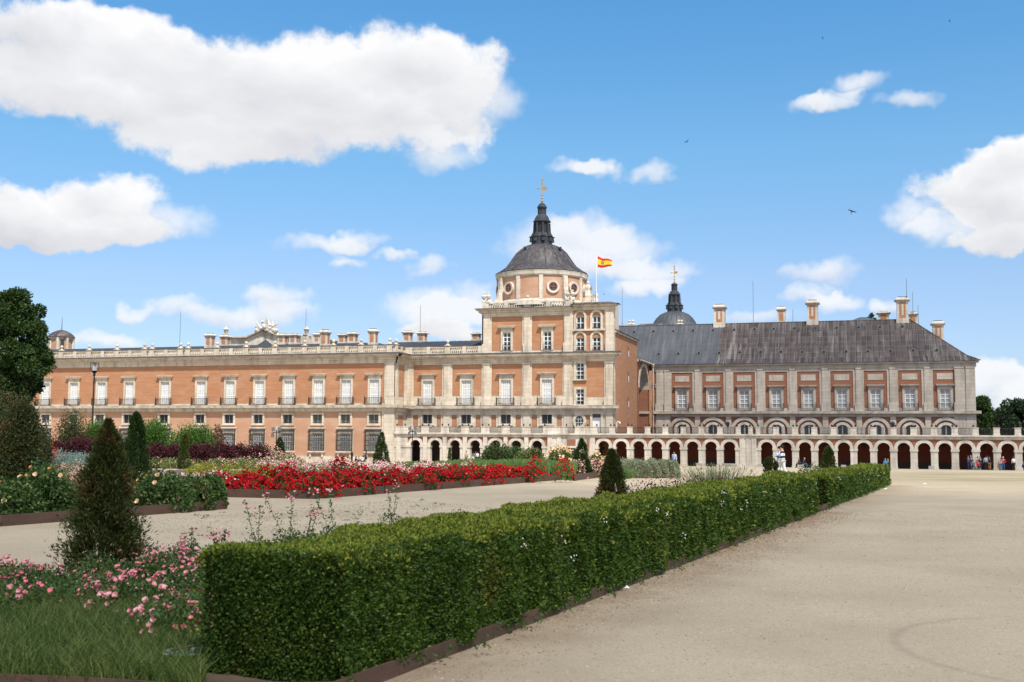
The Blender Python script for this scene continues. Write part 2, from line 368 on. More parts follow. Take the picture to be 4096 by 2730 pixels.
GOLD = mat('gilded_metal', (.62, .42, .16), (.5, .33, .12), (3, 3, 3), .35, metal=.6)
SOIL = mat('soil', (.07, .05, .032), (.12, .09, .06), (3, 3, 3), .95, .5)
STEEL = mat('rusty_steel', (.07, .04, .028), (.11, .063, .042), (1.5, 1.5, 4), .7, .2, c3=(.07, .045, .035), s3=(.8, .8, .8))
BLOCK = mat('grey_stone_block', (.42, .38, .33), (.34, .30, .25), (2, 2, 2), .9, .3)
BARK = mat('bark', (.10, .07, .045), (.05, .035, .025), (6, 6, 2), .95, .5)

# ------------------------------------------------------------ fair-weather clouds overhead, off the frame, shading the garden and the right wing
CLM = bpy.data.materials.new('thin_cloud'); CLM.use_nodes = True; _t = CLM.node_tree; _o = _t.nodes['Material Output']; _t.nodes.remove(_t.nodes['Principled BSDF'])
_d = _t.nodes.new('ShaderNodeBsdfDiffuse'); _d.inputs[0].default_value = (.9, .9, .9, 1); _l = _t.nodes.new('ShaderNodeBsdfTranslucent'); _l.inputs[0].default_value = (.95, .95, .95, 1)
_tr = _t.nodes.new('ShaderNodeBsdfTransparent'); _m1 = _t.nodes.new('ShaderNodeMixShader'); _m2 = _t.nodes.new('ShaderNodeMixShader'); _m1.inputs[0].default_value = .5; _m2.inputs[0].default_value = .80
_t.links.new(_d.outputs[0], _m1.inputs[1]); _t.links.new(_l.outputs[0], _m1.inputs[2]); _t.links.new(_m1.outputs[0], _m2.inputs[1]); _t.links.new(_tr.outputs[0], _m2.inputs[2]); _t.links.new(_m2.outputs[0], _o.inputs[0])
def cloud(x, y, rx, ry, lobes, seed):
    r_ = random.Random(seed); h = 420.; X = x + sdir.x / sdir.z * h; Y = y + sdir.y / sdir.z * h
    nu, nv = 36, 18; vs = []
    ph = [r_.uniform(0, 6.28) for _ in range(8)]
    for j in range(nv + 1):
        for i in range(nu):
            a = 2 * math.pi * i / nu; b_ = -math.pi / 2 + math.pi * j / nv
            k = 1 + .10 * math.sin(3 * a + ph[0]) + .07 * math.sin(7 * a + ph[1] + 2 * b_) + .05 * math.sin(11 * a + 5 * b_ + ph[2])
            vs.append((rx * k * math.cos(b_) * math.cos(a), ry * k * math.cos(b_) * math.sin(a), (18 if b_ > 0 else 7) * k * math.sin(b_)))
    fs = [(j * nu + i, j * nu + (i + 1) % nu, (j + 1) * nu + (i + 1) % nu, (j + 1) * nu + i) for j in range(nv) for i in range(nu)]
    me = bpy.data.meshes.new('cloud'); me.from_pydata(vs, [], fs); me.polygons.foreach_set('use_smooth', [True] * len(fs)); me.materials.append(CLM)
    o = bpy.data.objects.new('cloud', me); COL.objects.link(o); o.location = (X, Y, h); o['kind'] = 'structure'
cloud(-2, 2, 70, 43, 3, 1)
cloud(2, 178, 40, 34, 3, 5)

# ------------------------------------------------------------ ground
TRACKS = [(2.2, 10.6, 1.98, .07, -.9)]
def ground():
    ys = [-60, 0, 25] + list(range(45, 170, 5)) + [200, 400, 1000, 6000]
    xs = [-6000, -1000, -300, -100, -50, 0, 50, 100, 300, 1000, 6000]
    vs = [(x, y, gz(x, y)) for y in ys for x in xs]; n = len(xs)
    fs = [(j * n + i, j * n + i + 1, (j + 1) * n + i + 1, (j + 1) * n + i) for j in range(len(ys) - 1) for i in range(n - 1)]
    mb = MB().add(vs, fs)
    m = bpy.data.materials.new('pale_gravel'); m.use_nodes = True; t = m.node_tree; b = t.nodes['Principled BSDF']
    b.inputs['Roughness'].default_value = .95; b.inputs['Specular IOR Level'].default_value = .15
    g = t.nodes.new('ShaderNodeNewGeometry')
    def nz(sc, det=4, r=.6, loc=(0, 0, 0)):
        mp = t.nodes.new('ShaderNodeMapping'); t.links.new(g.outputs['Position'], mp.inputs[0]); mp.inputs['Scale'].default_value = sc; mp.inputs['Location'].default_value = loc
        n = t.nodes.new('ShaderNodeTexNoise'); n.inputs['Scale'].default_value = 1; n.inputs['Detail'].default_value = det; n.inputs['Roughness'].default_value = r
        t.links.new(mp.outputs[0], n.inputs['Vector']); return n.outputs['Fac']
    def rm(s, a, c, d=0, e=1):
        q = t.nodes.new('ShaderNodeMapRange'); t.links.new(s, q.inputs[0]); q.inputs[1].default_value = a; q.inputs[2].default_value = c
        q.inputs[3].default_value = d; q.inputs[4].default_value = e; return q.outputs[0]
    def mix(f, A, B):
        x = t.nodes.new('ShaderNodeMix'); x.data_type = 'RGBA'; t.links.new(f, x.inputs['Factor'])
        for k, v in (('A', A), ('B', B)):
            if isinstance(v, tuple): x.inputs[k].default_value = (*v, 1)
            else: t.links.new(v, x.inputs[k])
        return x.outputs['Result']
    def mm(op, a, b2=None, clamp=False):
        n = t.nodes.new('ShaderNodeMath'); n.operation = op; n.use_clamp = clamp
        for i, v in enumerate((a, b2)):
            if v is None: continue
            if isinstance(v, (int, float)): n.inputs[i].default_value = v
            else: t.links.new(v, n.inputs[i])
        return n.outputs[0]
    c = mix(rm(nz((.35, .35, 1), 6), .35, .68), (.45, .375, .27), (.36, .295, .205))
    c = mix(rm(nz((38, 38, 38), 4, .75), .50, .72), c, (.22, .17, .12))              # grit
    c = mix(rm(nz((11, 11, 11), 4, .75, (2, 7, 0)), .52, .75, 0, .6), c, (.25, .195, .14))
    c = mix(rm(nz((45, 45, 45), 2, .7, (9, 3, 1)), .66, .74), c, (.62, .57, .50))    # pale pebbles
    c = mix(rm(nz((2.2, 2.2, 1), 7, .72, (4, 4, 0)), .60, .70, 0, .5), c, (.27, .215, .155)) # scuffs
    c = mix(rm(nz((9, 9, 1), 5, .7, (3, 8, 0)), .66, .72, 0, .75), c, (.17, .135, .09))   # debris specks
    sp = t.nodes.new('ShaderNodeSeparateXYZ'); t.links.new(g.outputs['Position'], sp.inputs[0])
    # litter and brown grit gathered along the foot of the hedge
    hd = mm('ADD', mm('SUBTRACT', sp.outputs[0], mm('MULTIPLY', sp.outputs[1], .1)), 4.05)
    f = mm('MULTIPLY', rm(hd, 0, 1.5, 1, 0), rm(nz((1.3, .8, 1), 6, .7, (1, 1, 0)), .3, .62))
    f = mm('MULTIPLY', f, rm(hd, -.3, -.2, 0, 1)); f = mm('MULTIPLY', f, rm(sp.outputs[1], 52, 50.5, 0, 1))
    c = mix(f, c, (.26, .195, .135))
    # streaky olive brown tone on the square in front of the arcade
    f2 = mm('MULTIPLY', rm(sp.outputs[1], 56, 66, 0, 1), rm(sp.outputs[1], 128, 100, 0, 1))
    f2 = mm('MULTIPLY', f2, rm(sp.outputs[0], -4, 6, 0, 1))
    f2 = mm('MULTIPLY', f2, rm(nz((.10, .45, 1), 5, .6, (2, 0, 0)), .38, .6))
    c = mix(f2, c, (.235, .20, .105))
    for (cx_, cy_, rad, wid, x0_) in TRACKS:
        dx = mm('SUBTRACT', sp.outputs[0], cx_); dy = mm('SUBTRACT', sp.outputs[1], cy_)
        rr_ = mm('SQRT', mm('ADD', mm('MULTIPLY', dx, dx), mm('MULTIPLY', dy, dy)))
        f3 = mm('MULTIPLY', rm(mm('ABSOLUTE', mm('SUBTRACT', rr_, rad)), wid * .3, wid, 1, 0), rm(dx, x0_, x0_ - .5, 0, .42))
        f3 = mm('MULTIPLY', f3, rm(nz((3, 3, 1), 4, .7), .3, .6, .4, 1)); c = mix(f3, c, (.24, .19, .14))
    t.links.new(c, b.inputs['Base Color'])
    bp = t.nodes.new('ShaderNodeBump'); bp.inputs['Strength'].default_value = .5; bp.inputs['Distance'].default_value = .03
    t.links.new(nz((30, 30, 30), 6, .75), bp.inputs['Height']); t.links.new(bp.outputs[0], b.inputs['Normal'])
    o = ob('ground', mb, m); return struct(o)
ground()

# ------------------------------------------------------------ palace: planes at real depth
YA = 153.0; YT = 157.7; YS = 175.4; YW = 185.7
zl = lambda y: ZY(1500, y, YA)
zt = lambda y: ZY(2000, y, YT)
zw = lambda y: ZY(3367, y, YW)
za = lambda y: ZY(2700, y, YA)
GL = -1.34
XC = XY(1578, YA)                 # corner of the left wing
XL0 = XY(-260, YA)
XR = XY(2455.5, YT)               # right edge of the tower block

palace = empty('palace', (-60, YT, GL), 'long orange brick and pale stone palace front with a domed corner tower', 'palace')

# --- window prototypes (local: x centre, y 0 on the wall, z world)
def proto_balcony_window(name, zo0, zo1, zlin0, zlin1, zr0, zr1, ow=.76, fw_=1.06, lw=1.36, bw=1.32, glaze=False, bal=True, parent=palace, flush=False, stonemat=STONE):
    o = ob(name, MB().box(-fw_, -ow, -.12, .3, zo0, zo1 + .35).box(ow, fw_, -.12, .3, zo0, zo1 + .35).box(-ow, ow, -.12, .3, zo1, zo1 + .35)
           .box(-fw_ + .05, fw_ - .05, -.1, .05, zo1 + .353, zlin0).box(-lw, lw, -.42, .0, zlin0 + .003, zlin1 - .1).box(-lw - .05, lw + .05, -.48, .0, zlin1 - .097, zlin1)
           .box(-lw + .12, lw - .12, -.28, .0, zlin0 - .12, zlin0), stonemat, parent, (0, 0, 0))
    if glaze:
        p = MB().box(-ow, ow, .26, .3, zo0, zo1); ob('pane', p, GLASS if parent is palace else BLIND, o, (0, 0, 0))
        q = MB(); y0, y1 = .18, .255
        for x in (-ow, -.07, ow - .14): q.box(x, x + .14, y0, y1, zo0, zo1)
        h = zo1 - zo0
        for k in range(0, 5): z = zo0 + .1 + k * (h - .2) / 4; q.box(-ow + .14, -.07, y0 + .01, y1, z - .05, z + .05); q.box(.07, ow - .14, y0 + .01, y1, z - .05, z + .05)
        ob('window_frame', q, WHITE, o, (0, 0, 0))
    else:
        q = MB(); y0, y1 = .14, .2; h = zo1 - zo0
        q.box(-ow, -ow + .08, y0, y1, zo0, zo1).box(ow - .08, ow, y0, y1, zo0, zo1)
        lv = MB()
        for s in (-1, 1):
            a, b = (s * .02, s * (ow - .1)) if s > 0 else (s * (ow - .1), s * .02)
            c = (a + b) / 2
            for x in (a, c - .035, b - .07): q.box(x, x + .07, y0 - .03, y1, zo0, zo1)
            for z in (zo0, zo0 + h * .33, zo0 + h * .62, zo1 - .12): q.box(a + .07, b - .07, y0 - .02, y1 - .01, z, z + .12)
            n = int(h / .17)
            for k in range(n):
                z = zo0 + .05 + k * h / n
                lv.add([(a + .06, y0 - .01, z), (b - .06, y0 - .01, z), (b - .06, y1 + .02, z + .13), (a + .06, y1 + .02, z + .13)], [(0, 1, 2, 3)])
        lv.box(-ow, ow, .27, .3, zo0, zo1)
        ob('shutter', q, WHITE, o, (0, 0, 0)); ob('louvre', lv, SHUT, o, (0, 0, 0))
    if bal: ob('balcony_railing', railing(-bw, bw, -.62, zr0, zr1, sides=True), IRON, o, (0, 0, 0))
    return o
def railing(x0, x1, y, z0, z1, sides=False, yb=0., step=.15, r=.013):
    q = MB().box(x0, x1, y - .03, y + .03, z1 - .05, z1).box(x0, x1, y - .02, y + .02, z0, z0 + .045)
    n = max(2, int((x1 - x0) / step))
    for k in range(n + 1):
        x = x0 + (x1 - x0) * k / n; q.box(x - r, x + r, y - r, y + r, z0 + .045, z1 - .05)
    if sides:
        for x in (x0, x1):
            q.box(x - .03, x + .03, y + .03, yb, z1 - .05, z1).box(x - .02, x + .02, y + .02, yb, z0, z0 + .045)
            for k in range(1, 4): yy = y + (yb - y) * k / 4; q.box(x - r, x + r, yy - r, yy + r, z0 + .045, z1 - .05)
            q.box(x - .045, x + .045, y - .045, y + .045, z0 - .03, z1 + .12); q.ball(x, y, z1 + .17, .06, 6, 4)
        q.box(x0, x1, y, yb, z0 - .04, z0)
    return q
def proto_small_window(name, z0, z1, zo0, zo1, w=.77, fw_=1.1, pale=False, parent=palace):
    o = ob(name, MB().box(-fw_, -w, -.14, .25, z0, z1).box(w, fw_, -.14, .25, z0, z1).box(-w, w, -.14, .25, z1 - (z1 - zo1), z1).box(-w, w, -.16, .25, z0, zo0)
           .box(-fw_ - .06, fw_ + .06, -.2, -.142, z0 - .002, z0 + .14), STONE, parent, (0, 0, 0))
    ob('pane', MB().box(-w, w, .2, .24, zo0, zo1), CURT if pale else GLASS, o, (0, 0, 0))
    q = MB().box(-.05, .05, .14, .195, zo0, zo1).box(-w, -w + .07, .14, .195, zo0, zo1).box(w - .07, w, .14, .195, zo0, zo1)
    ob('window_frame', q, WHITE, o, (0, 0, 0))
    g = MB()
    for k in range(13): x = -w + .06 + k * (2 * w - .12) / 12; g.box(x - .014, x + .014, -.02, .01, zo0, zo1)
    for z in (zo0 + .15, (zo0 + zo1) / 2, zo1 - .15): g.box(-w, w, -.035, -.021, z - .015, z + .015)
    ob('window_grille', g, IRON, o, (0, 0, 0)); return o
def proto_cage_window(name):
    zl0, zl1 = zl(1717), zl(1711); zg1, zg0 = zl(1721.5), zl(1805.5); zs0 = zl(1813)
    o = ob(name, MB().box(-1.38, 1.38, -.34, 0, zl0 + .04, zl1).box(-1.3, 1.3, -.24, 0, zl0 - .08, zl0 + .037)
           .box(-1.3, -.82, -.08, .25, zg0, zg1 + .05).box(.82, 1.3, -.08, .25, zg0, zg1 + .05).box(-.82, .82, -.08, .25, zg1 - .5, zg1 + .05)
           .box(-1.38, 1.38, -.45, 0, zs0 + .02, zg0 - .05).box(-1.28, 1.28, -.33, 0, zs0 - .12, zs0 + .018)
           .box(-1.15, -.85, -.28, 0, zs0 - .65, zs0 - .122).box(.85, 1.15, -.28, 0, zs0 - .65, zs0 - .122), STONE, palace, (0, 0, 0))
    sh = MB().box(-.82, .82, .2, .24, zg0, zg1 - .5)
    ob('pane', sh, BLINDL, o, (0, 0, 0))
    q = MB(); zz0, zz1 = zg0, zg1 - .5
    for x in (-.82, -.45, -.07, .31, .68): q.box(x, x + .14, .12, .195, zz0, zz1)
    for k in range(5): z = zz0 + k * (zz1 - zz0 - .1) / 4; q.box(-.68, .68, .13, .195, z, z + .1)
    ob('shutter', q, WHITE, o, (0, 0, 0))
    g = MB(); n = 19; x0, x1, y = -1.22, 1.22, -.4
    for k in range(n + 1): x = x0 + (x1 - x0) * k / n; g.box(x - .02, x + .02, y - .02, y + .02, zg0, zg1)
    for k in range(5): z = zg0 + .05 + k * (zg1 - zg0 - .1) / 4; g.box(x0, x1, y - .05, y - .022, z - .025, z + .025)
    for x in (x0, x1):
        for k in range(5): z = zg0 + .05 + k * (zg1 - zg0 - .1) / 4; g.box(x - .02, x + .02, y + .022, 0, z - .02, z + .02)
        for yy in (-.27, -.13): g.box(x - .02, x + .02, yy - .02, yy + .02, zg0, zg1)
    ob('window_grille', g, IRON, o, (0, 0, 0)); return o

# --- levels of the left wing
zrail, zbal0, zcb, zent, zbr0 = zl(1383), zl(1411.5), zl(1428), zl(1453.5), zl(1614)
zst1, zst0, zband = zl(1620), zl(1632), zl(1647)
zpl = zl(1827)
upx = [-60, 60, 183, 297, 407, 518.4, 661.2, 805, 921.5, 1038.4, 1155.7, 1274.7, 1385.8, 1498]
UX = [XY(p, YA, 1550) for p in upx]
smx = [-60, 60, 183.7, 296, 400, 511.7, 656, 801, 916.5, 1033.4, 1151.2, 1270.6, 1382.5, 1495.7]
SX = [XY(p, YA, 1677) for p in smx]
holes = [(x - .76, x + .76, zl(1613), zl(1519)) for x in UX]
b = MB().sheet(XL0, XC - 1.62, zst0, zent, YA, holes)
wpart('wall', b, BRICK, palace)
holes = [(x - .77, x + .77, zl(1695), zl(1659.6)) for x in SX] + [(x - .82, x + .82, zl(1805.5), zl(1721.5) - .5) for x in SX]
b = MB().sheet(XL0, XC - 1.9, zpl, zst0, YA, holes)
b.box(XL0, XC - .3, YA + .45, YA + .5, GL, zent); b.box(XC - .5, XC - .4, YA + .5, YT, GL, zent)
wpart('wall', b, PLASTER, palace)
def cornice(b, x0, x1, Y, prof, rx=0):
    """stack of ledges: (z0, z1, projection)"""
    for i, (z0, z1, p) in enumerate(prof): b.box(x0, x1 + (p if rx else 0), Y - p, Y + .4, z0, z1)
    return b
main_prof = lambda z: [(z['ent'], z['ent'] + (z['cb'] - z['ent']) * .55, .12), (z['ent'] + (z['cb'] - z['ent']) * .55 + .002, z['cb'], .3), (z['cb'] + .002, z['cb'] + .2, .75), (z['cb'] + .202, z['b0'] - .22, .95)]
zL = dict(ent=zent, cb=zcb, b0=zbal0)
b = MB(); cornice(b, XL0, XC, YA, main_prof(zL), 1)
# return of the same mouldings down the side of the wing to the tower block
for z0, z1, p in main_prof(zL): b.box(XC - .4, XC + p, YA - p + .001, YT, z0 + .001, z1 - .001)
cornice(b, XL0, XC, YA, [(zband, zst0, .18), (zst1 + .004, zbr0, .1)], 1)
# corner pilasters and stone strips
zs_ = zst1 + .003
b.box(XC - 1.62, XC - .02, YA - .12, YA + .4, zs_ + .5, zent - .001).box(XC - 1.35, XC - .02, YA - .2, YA + .1, zs_ + 1.2, zent - .003)
b.box(XC - 1.45, XC - .0, YA - .3, YA + .1, zs_ + .01, zs_ + 1.15)
b.box(XC - 1.9, XC + .05, YA - .15, YA + .4, GL + 1.9, zband - .001).box(XC - 1.55, XC + .12, YA - .25, YA, GL + 1.91, zband - .3).box(XC - 1.65, XC + .22, YA - .4, YA + .35, GL + .8, GL + 1.9).box(XC - 1.8, XC + .3, YA - .5, YA + .38, GL, GL + .8)
b.box(XL0, XC - 1.9, YA - .1, YA + .3, GL, zpl)
# return wall (faces right) between wing and tower block
b.box(XC - .3, XC, YA + .4, YT, GL, zent - .002)
b.box(XC, XC + .12, YA + .4, YA + .9, zs_, zent - .01).box(XC, XC + .12, YT - .9, YT, zs_, zent - .01)
b.box(XC, XC + .3, YA + .3, YT, zband + .003, zst0)
wpart('stone_trim', b, STONE, palace)
b = MB().box(XL0, XC + .75, YA - .75, YA + .3, zst0 + .003, zst1).box(XC - .3, XC + .75, YA + .3, YT - .2, zst0 + .004, zst1 - .001)
wpart('ledge', b, STONED, palace)
for q_ in ((YT - 1.35, zl(1583), zl(1459)), (YT - 1.5, zl(1712), zl(1661))): wpart('brick_panel', MB().box(XC - .002, XC + .06, YA + 1.45, *q_), BRICK, palace)
# lead flashing on the cornice
b = MB().box(XL0, XC + 1.05, YA - 1.05, YA + .6, zbal0 - .22, zbal0 - .03).box(XC - .6, XC + 1.05, YA + .6, YT - .8, zbal0 - .221, zbal0 - .031)
wpart('lead_flashing', b, ROOFD, palace)

# windows of the left wing
w0 = proto_balcony_window('window', zl(1613), zl(1519), zl(1500), zl(1493), zl(1619), zl(1591.5))
s0 = proto_small_window('window', zl(1703.5), zl(1651.5), zl(1695), zl(1659.6))
s1 = proto_small_window('window', zl(1703.5), zl(1651.5), zl(1695), zl(1659.6), pale=True)
c0 = proto_cage_window('window')
def use(p, used, loc, parent=palace):
    if not used:
        used.append(1); p.location = Vector(loc) - WL[parent.name]; WL[p.name] = Vector(loc); return p
    return copyt(p, parent, loc)
u = []; 
for x in UX: use(w0, u, (x, YA, 0))
u = []; u1 = []
for i, x in enumerate(SX):
    if i >= 11 or i < 5: use(s1, u1, (x, YA, 0))
    else: use(s0, u, (x, YA, 0))
u = []
for x in SX[2:]: use(c0, u, (x, YA, 0))

# --- balustrades
def baluster(b, x, y, z0, z1, r=.085, n=6):
    h = z1 - z0
    b.lathe(x, y, [(r * .9, z0), (r * .9, z0 + .06 * h), (r * 1.25, z0 + .22 * h), (r * 1.3, z0 + .34 * h), (r * .55, z0 + .6 * h), (r * .5, z0 + .72 * h), (r, z0 + .84 * h), (r * .95, z1)], n, cap=False)
def balustrade(b, x0, x1, y, z0, z1, piers, pw=.42, step=.31, minor=True, along='x'):
    zb, zt_ = z0 + .13, z1 - .17
    B = (lambda a0, a1, c0, c1, q0, q1: b.box(a0, a1, c0, c1, q0, q1)) if along == 'x' else (lambda a0, a1, c0, c1, q0, q1: b.box(c0, c1, a0, a1, q0, q1))
    B(x0, x1, y - .17, y + .17, z0, zb); B(x0, x1, y - .17, y + .17, zt_, z1)
    ps = sorted([p for p in piers if x0 - .3 < p < x1 + .3])
    allp = [(p, pw) for p in ps]
    if minor:
        for a, c in zip(ps, ps[1:]):
            if c - a > 2.2: allp.append(((a + c) / 2, .3))
    allp.sort()
    for p, w in allp: B(p - w, p + w, y - .21, y + .21, z0 + .002, z1 + .01)
    edges = [x0] + [v for p, w in allp for v in (p - w, p + w)] + [x1]
    for i in range(0, len(edges), 2):
        a, c = edges[i], edges[i + 1]
        if c - a < .3: continue
        n = max(1, int((c - a) / step))
        for k in range(n):
            t = a + (c - a) * (k + .5) / n
            if along == 'x': baluster(b, t, y, zb, zt_)
            else: baluster(b, y, t, zb, zt_)
def ballfinial(z, r=.26):
    return MB().box(-.42, .42, -.3, .3, 0, .12).lathe(0, 0, [(.36, .12), (.30, .2), (.13, .34), (.11, .44)], 10).ball(0, 0, .44 + r * .95, r, 12, 8)
ballpx = [250, 359.7, 470.4, 581.6, 611, 725.5, 755, 871, 986.6, 1102.6, 1220.8, 1335.6, 1445.9, 1560.7]
BX = [XY(p, YA, 1380) for p in [-90, 20, 140] + ballpx]
b = MB(); balustrade(b, XL0, XC - .1, YA - .1, zbal0, zrail, BX)
balustrade(b, YA + .3, YT - .1, XC - .1, zbal0 - .001, zrail - .001, [YA + .35, YT - .5], minor=True, along='y')
TBX = [XC + .45, XY(1792, YT, 1390), XY(1925, YT, 1390)]
balustrade(b, XC + .35, XY(1930, YT), YT - .1, zbal0, zrail, TBX)
b.box(XL0, XC - 1, YA + .55, YA + .75, zbal0 - .1, zrail - .1).box(XC, XY(1930, YT), YT + .45, YT + .7, zbal0 - .1, zrail - .12)
wpart('balustrade', b, STONE, palace)
b = MB().box(XL0, XC + .12, YA - .32, YA + .12, zrail + .004, zrail + .12).box(XC - .3, XC + .121, YA + .12, YT - .3, zrail + .003, zrail + .119).box(XC - .3, XY(1930, YT), YT - .3, YT + .1, zrail + .005, zrail + .121)
wpart('lead_flashing', b, ROOFD, palace)
bf = ob('ball_finial', ballfinial(0), STONE, palace, (0, 0, 0), smooth=False)
u = []
for x in BX: use(bf, u, (x, YA - .1, zrail + .11))
use(bf, u, (XY(1582, YA + 1, 1380), YA + 1.2, zrail + .11)); use(bf, u, (TBX[1], YT - .1, zrail + .11))

# --- low lead roofs behind the balustrade
def roofslab(b, pts): b.add(pts, [(0, 1, 2, 3)])
b = MB(); zr = ZY(1500, 1371, YA + 9)
b.add([(XL0, YA + .8, zrail - .15), (XC - .8, YA + .8, zrail - .15), (XC - 7, YA + 9, zr), (XL0, YA + 9, zr), (XL0, YA + 16, zr - 1), (XC - 7, YA + 16, zr - 1), (XC - .8, YA + 16, zrail - .15)], [(0, 1, 2, 3), (3, 2, 5, 4), (1, 6, 5, 2)])
x = XL0
while x < XC: b.box(x - .04, x + .04, YA + .8, YA + .9, zrail - .2, zrail - .05); x += 1.2
zr2 = ZY(1800, 1365.5, YT + 9)
b.add([(XC - .6, YT + .8, zrail - .1), (XY(1935, YT), YT + .8, zrail - .1), (XY(1935, YT), YT + 9, zr2), (XC - 7, YT + 9, zr2), (XC - 7, YT + 16, zr2 - 1), (XY(1935, YT), YT + 16, zr2 - 1)], [(0, 1, 2, 3), (3, 2, 5, 4)])
X0, X1 = XC - .3, XY(1930, YT); k = 0
while X0 + k * .95 < X1:
    xx = X0 + k * .95; b.add([(xx - .04, YT + .82, zrail - .03), (xx + .04, YT + .82, zrail - .03), (xx + .04, YT + 8.9, zr2 + .07), (xx - .04, YT + 8.9, zr2 + .07)], [(0, 1, 2, 3)]); k += 1
wpart('roof', b, LEADK, palace)

# --- tower block facade (lower storeys), plane YT
X0 = XC + .0; XTL = XY(1929, YT, 1330); XSB = XY(2290, YT, 1330)
ztc = dict(ent=zt(1452), cb=zt(1431), b0=zt(1413))
tb = [(1656, 1769.4, 1712), (1810.5, 1927, 1866.8), (1967.5, 2087.8, 2025), (2128.8, 2251, 2189)]
TW = [XY(c, YT, 1560) for _, _, c in tb]
zT = lambda y: zt(y)
holes = [(x - .76, x + .76, zT(1613), zT(1521)) for x in TW]
sb = [(XY(2321, YT, 1550))]
holes += [(sb[0] - .6, sb[0] + .6, zT(1521), zT(1457)), (sb[0] - .6, sb[0] + .6, zT(1620), zT(1560))]
wz = (zT(1695.6), zT(1660))
holes += [(x - .77, x + .77, wz[0], wz[1]) for x in TW]
ovx = XY(2318.5, YT, 1684); adx = XY(2387.5, YT, 1680)
holes += [(adx - .62, adx + .62, zT(1712), zT(1657))]
zter = za(1738)                     # terrace floor
b = MB().sheet(X0, XR, zter - .3, ztc['ent'], YT, holes).box(X0, XR, YT + .45, YT + .5, zter, ztc['ent']).box(X0, XR, YT, YT + .5, GL, zter - .3)
wpart('wall', b, BRICK, palace)
# stone field around the recessed brick panels
b = MB()
P = [(XY(l, YT, 1520), XY(r_, YT, 1520)) for l, r_, _ in tb] + [(XY(2294, YT, 1520), XY(2417, YT, 1520))]
ph = [(l, r_, zT(1585), zT(1457)) for l, r_ in P[:4]] + [(P[4][0], P[4][1], zT(1592), zT(1450.5))]
ph += [(x - 1.06, x + 1.06, zT(1613), zT(1518)) for x in TW] + [(sb[0] - .6, sb[0] + .6, zT(1620), zT(1590))]
b.sheet(X0, XR, zst1, ztc['ent'], YT - .09, ph)
P2 = []
for x, (l, r_) in zip(TW, P):
    P2 += [(l, x - 1.5, zT(1708), zT(1661)), (x + 1.5, r_ - .12, zT(1708), zT(1661)), (x - .77, x + .77, wz[0], wz[1])]
P2 += [(XY(2294, YT, 1680), XY(2364, YT, 1680), zT(1712), zT(1661)), (adx - .62, adx + .62, zT(1712), zT(1657))]
b.sheet(X0, XR, zter - .3, zst0, YT - .09, P2)
# pilasters
for l, r_ in [(1777, 1804), (1935, 1960), (2095, 2121), (2258, 2288), (2424, 2454)]:
    xl, xr = XY(l, YT, 1520), XY(r_, YT, 1520)
    b.box(xl, xr, YT - .26, YT - .05, zst1 + 1.25, ztc['ent'] - .01).box(xl - .12, xr + (.12 if r_ < 2450 else 0), YT - .36, YT - .05, zst1 + 1.05, zst1 + 1.25)
    b.box(xl - .2, xr + (.2 if r_ < 2450 else .0), YT - .45, YT - .05, zst1 + .003, zst1 + 1.05)
    b.box(xl, xr, YT - .2, YT - .05, zter - .3, zst0 - .003)
    b.box(xl - .1, xr + .1, YT - .36, YT - .05, ztc['ent'] - .25, ztc['ent'] - .01)
cornice(b, X0, XR, YT, main_prof(ztc), 1)
cornice(b, X0, XR, YT, [(zT(1657), zT(1643), .16), (zT(1643) + .002, zT(1636) - .01, .32)], 1)
b.box(XR - .5, XR + .1, YT - .09, YT + .6, zter, ztc['ent'])
for l, r_, c in tb[:0]: pass
# second stair-bay openings frames
for z0, z1 in ((zT(1521), zT(1457)), (zT(1620), zT(1560))):
    b.box(sb[0] - .95, sb[0] - .6, YT - .2, YT + .3, z0 - .02, z1 + .3).box(sb[0] + .6, sb[0] + .95, YT - .2, YT + .3, z0 - .02, z1 + .3).box(sb[0] - .6, sb[0] + .6, YT - .2, YT + .3, z1, z1 + .3).box(sb[0] - 1, sb[0] + 1, YT - .28, YT + .0, z0 - .2, z0 - .022)
b.box(adx - .95, adx - .62, YT - .2, YT + .3, zter, zT(1664)).box(adx + .62, adx + .95, YT - .2, YT + .3, zter, zT(1664)).ring(adx, .62, .95, zT(1664), YT - .2, YT + .3, 12)
wpart('stone_trim', b, STONE, palace)
b = MB().box(X0 + .75, XR + .8, YT - .78, YT + .0, zT(1636), zT(1624.5)); wpart('ledge', b, STONED, palace)
b = MB().box(X0 + 1, XR + 1.0, YT - 1.05, YT + .3, ztc['b0'] - .22, ztc['b0'] - .05); wpart('lead_flashing', b, ROOFD, palace)
t0 = proto_balcony_window('window', zT(1613), zT(1521), zT(1500), zT(1494), zT(1623), zT(1594.5))
t1 = proto_small_window('window', zT(1703), zT(1652), wz[0], wz[1])
u = []; [use(t0, u, (x, YT - .05, 0)) for x in TW]
u = []; [use(t1, u, (x, YT - .05, 0)) for x in TW]
def glazed(x, z0, z1, w, Y, rail=True, parent=palace, rows=4):
    o = wpart('window', MB().box(x - w, x + w, Y + .26, Y + .3, z0, z1), GLASS, parent)
    q = MB()
    for a in (-w, -.06, w - .12): q.box(x + a, x + a + .12, Y + .16, Y + .255, z0, z1)
    for k in range(rows + 1): z = z0 + k * (z1 - z0 - .1) / rows; q.box(x - w + .12, x - .06, Y + .17, Y + .255, z, z + .1); q.box(x + .06, x + w - .12, Y + .17, Y + .255, z, z + .1)
    wpart('window_frame', q, WHITE, o)
    if rail: wpart('balcony_railing', railing(x - w, x + w, Y - .12, z0 + .02, z0 + min(1.15, (z1 - z0) * .42)), IRON, o)
    return o
